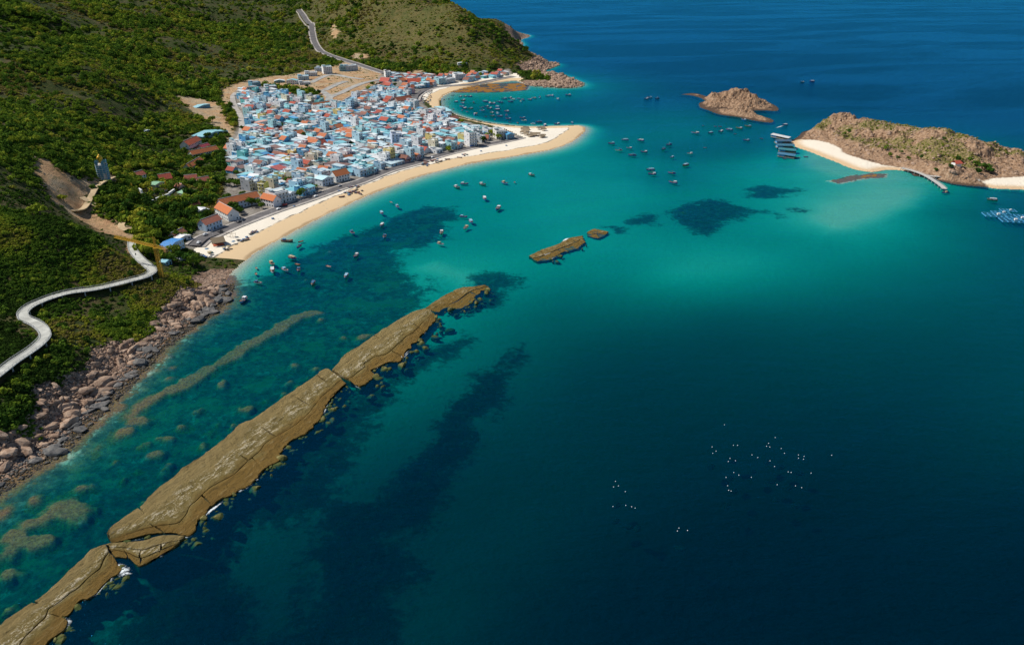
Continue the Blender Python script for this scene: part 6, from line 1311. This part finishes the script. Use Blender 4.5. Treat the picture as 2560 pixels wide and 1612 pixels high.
# coracles and boats drawn up on the sand
BEACHED = []
def beached(place, k, pts, kinds):
    for p in pts: BEACHED.append((place, kinds[rng.integers(0, len(kinds))], *ground(k, *p, 2)))
cl = []
for c, n, sx, sy in (((2095, 860), 20, 70, 26), ((2080, 795), 8, 60, 14)): cl += [(c[0] + rng.normal(0, sx * .6), c[1] + rng.normal(0, sy * .6)) for _ in range(n)]
beached('on the village beach', 5, cl + [(1965, 915), (1930, 845), (915, 1330), (935, 1330), (900, 1350), (880, 1358), (960, 1330), (838, 1392), (820, 1420), (800, 1420), (775, 1440), (1145, 1172), (1400, 1028)], ['cor', 'cor', 'cor', 'small'])
beached('by the cove road', 4, [(1250 + rng.uniform(-60, 150), 440 + rng.uniform(-60, 130)) for _ in range(44)] + [(1200, 480), (1180, 500), (1230, 520)], ['cor', 'small', 'cor'])
beached('along the road sand', 6, [(800 + rng.normal(0, 30), 895 + rng.normal(0, 8)) for _ in range(10)] + [(900 + rng.normal(0, 25), 872 + rng.normal(0, 7)) for _ in range(9)] + [(1005, 852), (1150, 805), (1165, 812), (1185, 805), (1120, 835), (1330, 772), (1575, 718)], ['cor', 'small', 'small'])
beached('near the crane', 8, [(1970, 1030), (1920, 1060), (1990, 1025), (1940, 1068), (2240, 910), (2270, 915), (2110, 990), (2140, 1000), (2320, 905), (2370, 840), (2395, 832)], ['cor', 'cor', 'small'])
by = defaultdict(list)
for b in BEACHED: by[(b[0], b[1])].append(b)
for (place, kind), lst in by.items():
    lst.sort(key=lambda b: pix_x(b[2], b[3]))
    for i, (_, _, x, y, g) in enumerate(lst):
        hn, hc, _ = choose([('blue', (0.05, 0.2, 0.45), 50), ('dark grey', (0.07, 0.08, 0.09), 30), ('teal', (0.06, 0.3, 0.33), 15), ('white', (0.7, 0.7, 0.68), 5)])
        put_boat(kind, x, y, g + (0.25 if kind == 'cor' else 0.3), rng.uniform(0, 6.28), 1.15 if kind == 'cor' else 0.95, '%s %s %s, %s from the left' % (hn, 'round basket boat' if kind == 'cor' else 'open boat drawn up', place, ordw(i + 1)), hc, hc, 'boats drawn up ' + place)
# speedboat wake
wq = np.array(PL(7, [(843, 350), (815, 358), (780, 370)])); A, e = foam([tuple(q) for q in wq], 2.2, 1.0); link('boat_wake', grid_mesh('boat_wake', A.reshape(-1, 3), A.shape[0], 5, M_FOAM, None, True, {'edge': e}), kind='stuff')

# ------------------------------------------------------------------ tower crane
M_CRANE = plain('crane_yellow', (0.62, 0.36, 0.03), 0.55, 0.15)
cb = ground(8, 1525, 1262, 6); cz = cb[2]
crane = thing('tower_crane', 'yellow lattice tower crane standing beside the walkway bend', 'crane', (cb[0], cb[1], cz - 0.3))
TOPH = P(8, 1478, 985, Y=cb[1])[2] - cz
def lattice(m, a, b, w, seg, r=0.11, tri=False):
    a = Vector(a); b = Vector(b); d = (b - a).normalized(); u = d.cross(Vector((0, 0, 1)) if abs(d.z) < 0.9 else Vector((1, 0, 0))).normalized(); v = d.cross(u); n = max(2, int((b - a).length / seg))
    cs = [(u * w / 2 + v * w / 2), (-u * w / 2 + v * w / 2), (-u * w / 2 - v * w / 2), (u * w / 2 - v * w / 2)] if not tri else [u * w / 2, -u * w / 2, (v if v.z > 0 else -v) * w * 0.9]
    for c in cs: m.bar(a + c, b + c, r)
    for i in range(n):
        p, q = a + (b - a) * (i / n), a + (b - a) * ((i + 1) / n)
        for j in range(len(cs)):
            c1, c2 = cs[j], cs[(j + 1) % len(cs)]; m.bar(p + c1, q + c2, r * 0.6); m.bar(p + c1, p + c2, r * 0.6)
m = MB(); lattice(m, (0, 0, -0.5), (0, 0, TOPH), 2.0, 2.0, 0.2); m.build('mast', M_CRANE, crane)
jt = np.array(P(8, 1080, 880, cz + TOPH + 1)) - np.array([cb[0], cb[1], 0]); jd = Vector((jt[0], jt[1], 0)); jl = jd.length; jd.normalize()
m = MB(); m.box(-1.3, 1.3, -1.3, 1.3, TOPH, TOPH + 1.0); m.build('slewing_ring', M_CRANE, crane)
m = MB(); lattice(m, jd * 1.0 + Vector((0, 0, TOPH + 1.5)), jd * jl + Vector((0, 0, TOPH + 1.5)), 1.6, 1.8, 0.18, True); m.build('jib', M_CRANE, crane)
m = MB(); lattice(m, -jd * 1.0 + Vector((0, 0, TOPH + 1.5)), -jd * 11 + Vector((0, 0, TOPH + 1.5)), 1.6, 1.8, 0.18, True); cj = m.build('counter_jib', M_CRANE, crane)
MB().box(-1.1, 1.1, -0.9, 0.9, -1.6, 0.6).build('counterweight', plain('concrete_weight', (0.4, 0.22, 0.08), 0.8), cj, loc=-jd * 10 + Vector((0, 0, TOPH + 1.3)), rz=math.atan2(jd.y, jd.x))
m = MB(); lattice(m, (0, 0, TOPH + 1), (0, 0, TOPH + 8.2), 1.0, 1.5, 0.12); m.build('tower_head', M_CRANE, crane)
m = MB(); m.bar((0, 0, TOPH + 8.2), jd * jl * 0.68 + Vector((0, 0, TOPH + 2.6)), 0.06); m.build('tie_bar', M_CRANE, crane)
m = MB(); m.bar((0, 0, TOPH + 8.2), -jd * 10 + Vector((0, 0, TOPH + 2.6)), 0.06); m.build('tie_bar', M_CRANE, crane)
sd_ = Vector((-jd.y, jd.x, 0)); m = MB(); q = jd * 1.6 - sd_ * 1.4; m.box(q.x - 0.8, q.x + 0.8, q.y - 0.8, q.y + 0.8, TOPH + 0.2, TOPH + 2.2); m.build('operator_cab', M_CAB, crane, color=(0.6, 0.4, 0.08))
m = MB(); q = jd * jl * 0.55; m.bar((q.x, q.y, TOPH + 1.2), (q.x, q.y, TOPH - 7), 0.05); m.box(q.x - 0.3, q.x + 0.3, q.y - 0.3, q.y + 0.3, TOPH - 8, TOPH - 7); m.build('hook_block', M_DARK, crane)

# ------------------------------------------------------------------ statue under scaffolding
sb = ground(8, 985, 340, 24); M_GOLD = plain('gold_paint', (0.72, 0.42, 0.03), 0.35, 0.1, spec=0.5, metal=0.4); M_NETB = plain('blue_safety_net', (0.10, 0.27, 0.38), 0.9, 0.5, 1.2); M_STONE = plain('pale_statue_stone', (0.52, 0.52, 0.50), 0.85)
stt = thing('scaffolded_statue', 'tall statue wrapped in blue scaffold netting with a golden head', 'statue', (sb[0], sb[1], sb[2] - 0.4))
HT = P(8, 960, 175, Y=sb[1])[2] - sb[2]
m = MB(); m.lathe([(4.8, -0.5), (4.6, 1.5), (4.2, HT * 0.3), (4.3, HT * 0.6), (3.6, HT * 0.8), (3.0, HT * 0.92), (1.6, HT)], 18); m.build('robe', M_STONE, stt, True)
m = MB(); m.lathe([(1.2, HT - 0.3), (1.5, HT + 0.6), (1.1, HT + 1.4), (1.9, HT + 2.4), (2.5, HT + 3.8), (2.4, HT + 5.2), (1.6, HT + 6.3), (0.9, HT + 6.8), (0.8, HT + 7.4), (0.2, HT + 7.9)], 18); m.build('golden_head', M_GOLD, stt, True)
m = MB(); R_ = 5.3
for k in range(12):
    a = 2 * pi * k / 12; m.bar((R_ * cos(a), R_ * sin(a), -0.8), (R_ * 0.92 * cos(a), R_ * 0.92 * sin(a), HT * 0.98), 0.12)
    for zz in np.arange(1.5, HT * 0.98, 1.9):
        b = 2 * pi * (k + 1) / 12; m.bar((R_ * cos(a), R_ * sin(a), zz), (R_ * cos(b), R_ * sin(b), zz), 0.09)
m.build('scaffold', M_RAIL, stt, kind='stuff')
for k in range(12):
    for zz in np.arange(0, HT * 0.95, 3.8):
        if rng.random() < 0.82:
            a, b = 2 * pi * (k + .06) / 12, 2 * pi * (k + .94) / 12; r0 = R_ * 0.955; z1 = zz + rng.uniform(3.0, 3.7); MB().add([(r0 * cos(a), r0 * sin(a), zz), (r0 * cos(b), r0 * sin(b), zz), (r0 * cos(b), r0 * sin(b), z1), (r0 * cos(a), r0 * sin(a), z1), (r0 * .985 * cos(a), r0 * .985 * sin(a), zz), (r0 * .985 * cos(b), r0 * .985 * sin(b), zz), (r0 * .985 * cos(b), r0 * .985 * sin(b), z1), (r0 * .985 * cos(a), r0 * .985 * sin(a), z1)], [(0, 1, 2, 3), (7, 6, 5, 4), (0, 4, 5, 1), (1, 5, 6, 2), (2, 6, 7, 3), (3, 7, 4, 0)]).build('net_panel', M_NETB, stt)
# small golden figures of the temple garden
for i, (a, b) in enumerate([(1243, 425), (1420, 480), (1440, 470), (1565, 410), (780, 245), (1560, 440)]):
    g = ground(8, a, b, 10); r = thing('garden_statue', 'small golden temple garden statue, %s from the left' % ordw(i + 1), 'statue', g, 0, 'golden statues of the temple garden')
    m = MB(); m.lathe([(1.2, -0.6), (1.2, 0.8), (0.9, 1.0)], 10); m.build('plinth', M_STONE, r); m = MB(); m.lathe([(0.9, 1.0), (1.0, 1.8), (0.7, 3.2), (0.8, 4.2), (0.4, 4.9), (0.55, 5.5), (0.45, 6.1), (0.1, 6.5)], 12); m.build('figure', M_GOLD, r, True)
# pale walls and steps of the temple garden
for i, (a, b, c, d_) in enumerate([(1280, 420, 1340, 480), (1340, 480, 1370, 500), (1470, 530, 1590, 490), (1380, 560, 1450, 560), (1590, 480, 1640, 440)]):
    A_ = ground(8, a, b, 10); B_ = ground(8, c, d_, 10); v = np.array(B_) - np.array(A_); ln = float(np.linalg.norm(v[:2])); MB().box(0, ln, -0.8, 0.8, -3, 2.2).build('garden_wall', M_WHITE, None, loc=A_, rz=math.atan2(v[1], v[0]), label='pale terrace wall of the temple garden, %s from the left' % ordw(i + 1), category='wall')

# ------------------------------------------------------------------ pier, rafts and cages by the large island
M_PIERD = plain('pier_deck', (0.50, 0.47, 0.43), 0.9, 0.2)
def pier(label, pts, w, z_):
    Ls = smooth_line(PL(7, pts, z_), 3.0); c = Ls[0]; r = thing('pier', label, 'pier', (c[0], c[1], z_)); T_ = np.gradient(Ls, axis=0); T_ /= np.linalg.norm(T_, axis=1)[:, None]
    for i in range(len(Ls) - 1):
        p = Ls[i] - c; q = Ls[i + 1] - c; n = np.array([-T_[i, 1], T_[i, 0]]) * w / 2; g = T_[i] * 0.05
        vs = [(*(p + g - n), 0), (*(q - g - n), 0), (*(q - g + n), 0), (*(p + g + n), 0)]; MB().add([(a, b, -0.3) for a, b, _ in vs] + vs, [(3, 2, 1, 0), (4, 5, 6, 7), (0, 1, 5, 4), (1, 2, 6, 5), (2, 3, 7, 6), (3, 0, 4, 7)]).build('deck_slab', M_PIERD, r)
        if i % 3 == 0:
            for s in (-1, 1): MB().bar((*(p + n * s * 0.85), -z_ - 3), (*(p + n * s * 0.85), -0.3), 0.25, n=8).build('pile', M_PIER, r)
    for s in (-1, 1):
        m = MB()
        for i in range(len(Ls) - 1): p = Ls[i] - c; q = Ls[i + 1] - c; n = np.array([-T_[i, 1], T_[i, 0]]) * w / 2 * s * 0.96; m.bar((*(p + n), 1.0), (*(q + n), 1.0), 0.06); m.bar((*(p + n), 0), (*(p + n), 1.0), 0.06)
        m.build('railing', M_RAIL, r, kind='stuff')
pier('long white landing pier reaching out from the large island', [(1610, 628), (1680, 645), (1760, 675), (1820, 710), (1870, 745), (1890, 765)], 4.5, 3.0)
pier('shore walkway on piles joining the landing pier to the white beach', [(1770, 678), (1880, 686), (2000, 695), (2120, 710)], 4.0, 2.8)
M_RAFT = plain('raft_boards', (0.25, 0.22, 0.18), 0.9, 0.4, 2)
for i, (a, b, c, d_, hc, rc) in enumerate([(765, 420, 880, 445, 'dark', (0.04, 0.08, 0.11)), (780, 462, 880, 462, 'blue', (0.05, 0.12, 0.2)), (785, 490, 900, 492, 'blue', (0.04, 0.17, 0.26)), (802, 515, 915, 525, 'teal', (0.04, 0.20, 0.24)), (800, 545, 912, 560, 'blue', (0.05, 0.18, 0.3))]):
    A_ = np.array(P(7, a, b, 0.5)); B_ = np.array(P(7, c, d_, 0.5)); v = B_ - A_; ln = float(np.linalg.norm(v)); r = thing('floating_restaurant', 'long roofed raft with %s roof by the island beach, %s from the top' % (hc, ordw(i + 1)), 'raft', ((A_[0] + B_[0]) / 2, (A_[1] + B_[1]) / 2, 0.0), math.atan2(v[1], v[0]), 'roofed rafts by the island beach'); w = 9.0
    MB().box(-ln / 2, ln / 2, -w / 2, w / 2, -0.5, 0.5).build('raft', M_RAFT, r); pp = MB()
    for x in np.linspace(-ln / 2 + 1, ln / 2 - 1, 7):
        for s in (-1, 1): MB().bar((x, s * w * 0.42, 0.5), (x, s * w * 0.42, 3.1), 0.12).build('post', M_WOOD, r)
    for s in (-1, 1):
        q = [(-ln / 2 - 0.4, s * w * 0.55, 2.9), (ln / 2 + 0.4, s * w * 0.55, 2.9), (ln / 2 + 0.4, 0, 4.3), (-ln / 2 - 0.4, 0, 4.3)]; MB().add(q + [(x, y, z_ + 0.15) for x, y, z_ in q], [(3, 2, 1, 0), (4, 5, 6, 7), (0, 1, 5, 4), (1, 2, 6, 5), (2, 3, 7, 6), (3, 0, 4, 7)]).build('roof_sheet', M_SHEET, r, color=rc if (i != 0 or s > 0) else (0.55, 0.55, 0.54))
    MB().box(-ln / 2 + 1, -ln / 2 + 8, -w * 0.38, w * 0.38, 0.5, 2.8).build('kitchen', M_CAB, r, color=(0.10, 0.35, 0.6))
for i, (a, b, s) in enumerate([(2218, 937, 1.0), (2258, 922, 0.8), (2305, 906, 0.7), (2330, 972, 1.0), (2375, 960, 1.0), (2410, 945, 0.8)]):
    x, y, _ = P(7, a, b, 0.2); r = thing('fish_cage', 'floating blue fish cage frame off the island, %s from the left' % ordw(i + 1), 'fish cage', (x, y, 0.0), radians(-12), 'floating fish cages', (s,) * 3)
    for k in range(5):
        MB().box(-9 + k * 4.5 - 0.35, -9 + k * 4.5 + 0.35, -6, 6, -0.1, 0.42).build('float_beam', plain('blue_float', (0.07, 0.30, 0.50), 0.6) if k == 0 and i == 0 else bpy.data.materials['blue_float'], r)
    for k in range(4): MB().box(-9.3, 9.3, -6 + k * 4 - 0.3, -6 + k * 4 + 0.3, 0.43, 0.60).build('walk_plank', bpy.data.materials['blue_float'], r)
    MB().box(1.6, 3.8, -1.0, 1.0, 0.62, 2.2).build('guard_hut', M_WHITE, r)
# shrine on the large island
q = P(7, 1995, 492, Y=800); gx, gy = q[0], q[1]; gz = BGh(gx, gy)
r = thing('island_shrine', 'little white shrine with red roof on the large island slope', 'shrine', (gx, gy, gz), 0.2); MB().box(-4, 4, -3, 3, -3, 3.2).build('wall', M_WHITE, r)
m = MB()
for s in (-1, 1): m.add([(-5, s * 4.2, 2.9), (5, s * 4.2, 2.9), (3.4, 0, 5.6), (-3.4, 0, 5.6), (-5, s * 4.2, 3.1), (5, s * 4.2, 3.1), (3.4, 0, 5.8), (-3.4, 0, 5.8)], [(3, 2, 1, 0), (4, 5, 6, 7), (0, 1, 5, 4), (1, 2, 6, 5), (2, 3, 7, 6), (3, 0, 4, 7)])
m.build('roof', M_TILE, r, color=(0.55, 0.10, 0.06))
# dark trees of the large island
for i, (a, b, s) in enumerate([(1500, 512, 3.5), (1535, 560, 3.5), (1580, 580, 3.2), (1650, 580, 3), (1605, 540, 2.6), (1730, 580, 3), (1980, 590, 4), (2050, 600, 4), (2090, 630, 4.5), (2130, 650, 5), (2165, 655, 5.5), (2110, 670, 4.5), (1880, 460, 3), (1925, 640, 3), (1230, 420, 3.5), (1260, 400, 3), (1830, 655, 2.6), (2180, 670, 5)]):
    best = None
    for Y_ in np.arange(740, 990, 2.5):
        q = P(7, a, b, Y=Y_)
        if q[2] <= BGh(q[0], q[1]): best = q; break
    if best is None: continue
    rr = thing('island_tree', 'dark rounded tree on the large island, %s in the list from the beach side' % ordw(i + 1) if False else 'dark bushy tree on the large island, %s counted along its slope' % ordw(i + 1), 'tree', (best[0], best[1], BGh(best[0], best[1]) - 0.3), i * 1.3, 'trees on the large island', (s,) * 3); link('trunk', TRUNKS[i % 3], rr); link('crown', CROWNS[i % 5], rr)

# ------------------------------------------------------------------ things on the sand
M_THATCH = plain('thatch', (0.30, 0.23, 0.15), 0.95, 0.35, 3)
def thatch_hut(label, k, a, b, w, d, h, rz, red=False):
    g = ground(k, a, b, 2); r = thing('thatched_hut', label, 'hut', g, rz, None)
    for x in (-w / 2 + .2, w / 2 - .2):
        for y in (-d / 2 + .2, d / 2 - .2): MB().bar((x, y, -0.5), (x, y, h), 0.12).build('post', M_WOOD, r)
    MB().box(-w / 2 + .4, w / 2 - .4, -d / 2 + .4, d / 2 - .4, -0.3, 0.35).build('floor_deck', plain('hut_red', (0.42, 0.10, 0.05), 0.8) if red else M_WOOD, r)
    o = 0.8
    for s in (-1, 1):
        q = [(-w / 2 - o, s * (d / 2 + o), h - 0.3), (w / 2 + o, s * (d / 2 + o), h - 0.3), (w / 2 + o * .4, 0, h + d * 0.36), (-w / 2 - o * .4, 0, h + d * 0.36)]; MB().add(q + [(x, y, z_ + 0.3) for x, y, z_ in q], [(3, 2, 1, 0), (4, 5, 6, 7), (0, 1, 5, 4), (1, 2, 6, 5), (2, 3, 7, 6), (3, 0, 4, 7)]).build('thatch_slope', M_THATCH, r)
thatch_hut('large thatched beach hut with reddish floor near the crane', 8, 2055, 945, 9, 8, 3.0, 0.5, True)
for i, (a, b, w) in enumerate([(1745, 570, 7), (1765, 562, 7), (1770, 585, 8), (1728, 600, 4), (1840, 622, 8), (1808, 630, 6), (1885, 615, 5), (1895, 560, 5), (1930, 555, 5), (1940, 572, 5), (1918, 638, 6), (1935, 632, 5), (1768, 615, 5)]):
    thatch_hut('thatched shelter on the sand spit, %s in order from the village' % ordw(i + 1), 6, a, b, w, w * 0.8, 2.2, rng.uniform(-0.4, 0.6))
for i, (a, b) in enumerate([(2160, 870), (2195, 880)]):
    g = ground(8, a, b, 2); r = thing('beach_swing', 'timber swing frame on the beach, %s of two' % ordw(i + 1), 'swing', g, 0.4)
    for x in (-2, 2): MB().bar((x, -0.8, -0.3), (x, 0, 3.4), 0.14).build('post', M_WOOD, r); MB().bar((x, 0.8, -0.3), (x, 0.05, 3.4), 0.14).build('post', M_WOOD, r)
    MB().bar((-2.6, 0, 3.4), (2.6, 0, 3.4), 0.16).build('beam', M_WOOD, r); MB().bar((-0.7, 0, 0.6), (0.7, 0, 0.6), 0.12).build('seat', M_WOOD, r)
# parasols and tarpaulins near the beach head
for i, (a, b) in enumerate([(1950, 1010), (1975, 1040), (1905, 1068), (2120, 950), (2150, 985), (2230, 900), (2200, 940), (2110, 995), (1985, 1085)]):
    g = ground(8, a, b, 2); r = thing('beach_parasol', 'beach parasol near the crane end of the beach, %s from the left' % ordw(i + 1), 'parasol', g, 0, 'parasols at the beach head'); MB().bar((0, 0, -0.3), (0, 0, 2.5), 0.05).build('pole', M_WOOD, r)
    m = MB(); m.lathe([(1.7, 2.1), (1.2, 2.45), (0.1, 2.8)], 8); m.build('canopy', M_SHEET, r, color=[(0.08, 0.22, 0.36), (0.55, 0.42, 0.2), (0.1, 0.12, 0.14)][i % 3])
# cars on the promenade
def car_parts():
    b = MB(); b.box(-2.1, 2.1, -0.88, 0.88, 0.35, 0.95); b.add([(-1.5, -0.8, 0.95), (1.1, -0.8, 0.95), (1.1, 0.8, 0.95), (-1.5, 0.8, 0.95), (-1.1, -0.68, 1.5), (0.5, -0.68, 1.5), (0.5, 0.68, 1.5), (-1.1, 0.68, 1.5)], [(4, 5, 6, 7), (0, 1, 5, 4), (1, 2, 6, 5), (2, 3, 7, 6), (3, 0, 4, 7)])
    w = MB(); w.add([(-1.32, -0.77, 1.02), (0.95, -0.77, 1.02), (0.5, -0.70, 1.43), (-1.08, -0.70, 1.43)], [(0, 1, 2, 3)]); w.add([(-1.32, 0.77, 1.02), (0.95, 0.77, 1.02), (0.5, 0.70, 1.43), (-1.08, 0.70, 1.43)], [(3, 2, 1, 0)]); w.add([(1.06, -0.7, 1.0), (1.06, 0.7, 1.0), (0.56, 0.62, 1.47), (0.56, -0.62, 1.47)], [(0, 1, 2, 3)])
    t = MB(); t.bar((0, -0.12, 0), (0, 0.12, 0), 0.34, n=12); return b.mesh('body', M_HULL), w.mesh('window_glass', M_GLASS), t.mesh('wheel', M_DARK)
CB, CW, CT = car_parts()
for i, (k, a, b, cn, c) in enumerate([(8, 1860, 960, 'white', (.8, .8, .8)), (8, 1990, 870, 'silver', (.6, .62, .64)), (5, 505, 1340, 'black', (.03, .03, .035)), (5, 790, 1215, 'dark grey', (.08, .08, .09)), (5, 1195, 1060, 'white', (.8, .8, .8)), (5, 1290, 1018, 'red', (.5, .05, .04)), (5, 1620, 905, 'white', (.8, .8, .8)), (5, 1960, 795, 'grey', (.3, .3, .32)), (6, 850, 835, 'white', (.8, .8, .8)), (6, 1260, 733, 'blue', (.06, .15, .4))]):
    g = ground(k, a, b, 3.5); j = int(np.argmin(np.hypot(*(ROAD_PROM - np.array(g[:2])).T))); tv = ROAD_PROM[min(j + 1, len(ROAD_PROM) - 1)] - ROAD_PROM[max(j - 1, 0)]; nn = np.array([-tv[1], tv[0]]) / np.linalg.norm(tv); pp = ROAD_PROM[j] + nn * (2.2 if i % 2 else -2.2)
    zr = max(hgt(ROAD_PROM[max(0, j - 2):j + 3, 0] + nn[0] * o, ROAD_PROM[max(0, j - 2):j + 3, 1] + nn[1] * o).max() for o in (-4.7, 0, 4.7))
    r = thing('parked_car', '%s car on the beach road, %s from the crane end' % (cn, ordw(i + 1)), 'car', (pp[0], pp[1], zr + 0.31), math.atan2(tv[1], tv[0]), 'cars on the beach road', (1.1,) * 3)
    link('body', CB, r, color=c); link('window_glass', CW, r)
    for x in (-1.35, 1.35):
        for y in (-0.8, 0.8): link('wheel', CT, r, (x, y, 0.34))
# street lamps along the beach road
def lamp_mesh():
    m = MB(); m.bar((0, 0, -0.4), (0, 0, 7.5), 0.12, n=6, r2=0.07); m.bar((0, 0, 7.4), (0, 1.6, 7.9), 0.06); h = MB(); h.box(-0.15, 0.15, 1.4, 2.1, 7.82, 7.98); return m.mesh('pole', M_RAIL), h.mesh('lamp_head', M_WHITE)
LPm, LHm = lamp_mesh()
for i, j in enumerate(range(6, len(ROAD_PROM) - 2, 9)):
    tv = ROAD_PROM[j + 1] - ROAD_PROM[j - 1]; tv = tv / np.linalg.norm(tv); nn = np.array([-tv[1], tv[0]]); pp = ROAD_PROM[j] - nn * 5.6; g = float(hgt(pp[0], pp[1])[0])
    r = thing('street_lamp', 'grey lamp post on the beach road, %s from the crane end' % ordw(i + 1), 'street lamp', (pp[0], pp[1], g + 0.3), math.atan2(tv[1], tv[0]), 'lamp posts along the beach road'); link('pole', LPm, r); link('lamp_head', LHm, r)
# plot walls in the empty lots
# ------------------------------------------------------------------ lobster cages with white floats in the deep water
M_FLOAT = plain('white_float', (0.85, 0.86, 0.86), 0.4, 0.03); M_CAGE = plain('sunken_cage', (0.02, 0.03, 0.02), 0.9, 0.5)
fm = MB(); fm.lathe([(0.1, -0.35), (0.38, -0.2), (0.45, 0.1), (0.3, 0.4), (0.06, 0.5)], 10); FM = fm.mesh('float', M_FLOAT, True)
CGM = rock_mesh('cage', M_CAGE, 71, 2, (2.6, 2.0, 0.9), 0.5)
for i, (a, b, fl) in enumerate(sorted([(1150, 400, [(-5, -48), (25, -16), (0, 0)]), (1315, 358, [(-10, -18), (22, -18)]), (1575, 365, [(-5, -40), (-20, -18), (4, -12)]), (1675, 402, [(-10, -38), (14, -2)]), (1815, 445, [(-20, -32), (22, -22), (-20, -8), (18, 0)]), (1465, 440, [(-20, -28), (24, -8)]), (1295, 480, [(-15, -42), (26, -24), (-28, -18)]), (1605, 505, [(-24, -48), (10, -6)]), (1740, 552, [(-22, -12), (0, -8)]), (1320, 580, [(-70, 2), (-12, -36), (26, -16)]), (1645, 640, [(-10, -4)]), (1795, 685, [(-22, -40), (24, -27)]), (1270, 690, [(-8, -46), (0, -12), (18, -6)]), (430, 685, [(62, 3), (-12, -74), (10, -40), (-26, -32)]), (425, 800, [(-26, 0), (70, -8)]), (520, 840, [(20, -38), (46, -28)]), (590, 855, []), (920, 1000, [(-24, -38), (40, -20), (-36, -16)]), (1440, 580, [(0, 0)]), (2045, 415, [(0, 0)]), (1620, 282, [(0, 0)]), (1238, 186, [(0, 0)]), (1890, 549, [(0, 0)])])):
    x, y, _ = P(15, a, b, 0); r = thing('lobster_cage', 'sunken dark cage with small white floats, %s from the left' % ordw(i + 1), 'cage', (x, y, 0), rng.uniform(0, 1.5), 'sunken cages in the deep water')
    if len(fl) != 1 or fl[0] != (0, 0): link('cage', CGM, r, (0, 0, -7.5))
    for da, db in fl:
        q = P(15, a + da, b + db, 0); v = Matrix.Rotation(-r.rotation_euler.z, 3, 'Z') @ Vector((q[0] - x, q[1] - y, 0)); link('float', FM, r, (v.x, v.y, 0.02), 0, (0.45,) * 3)
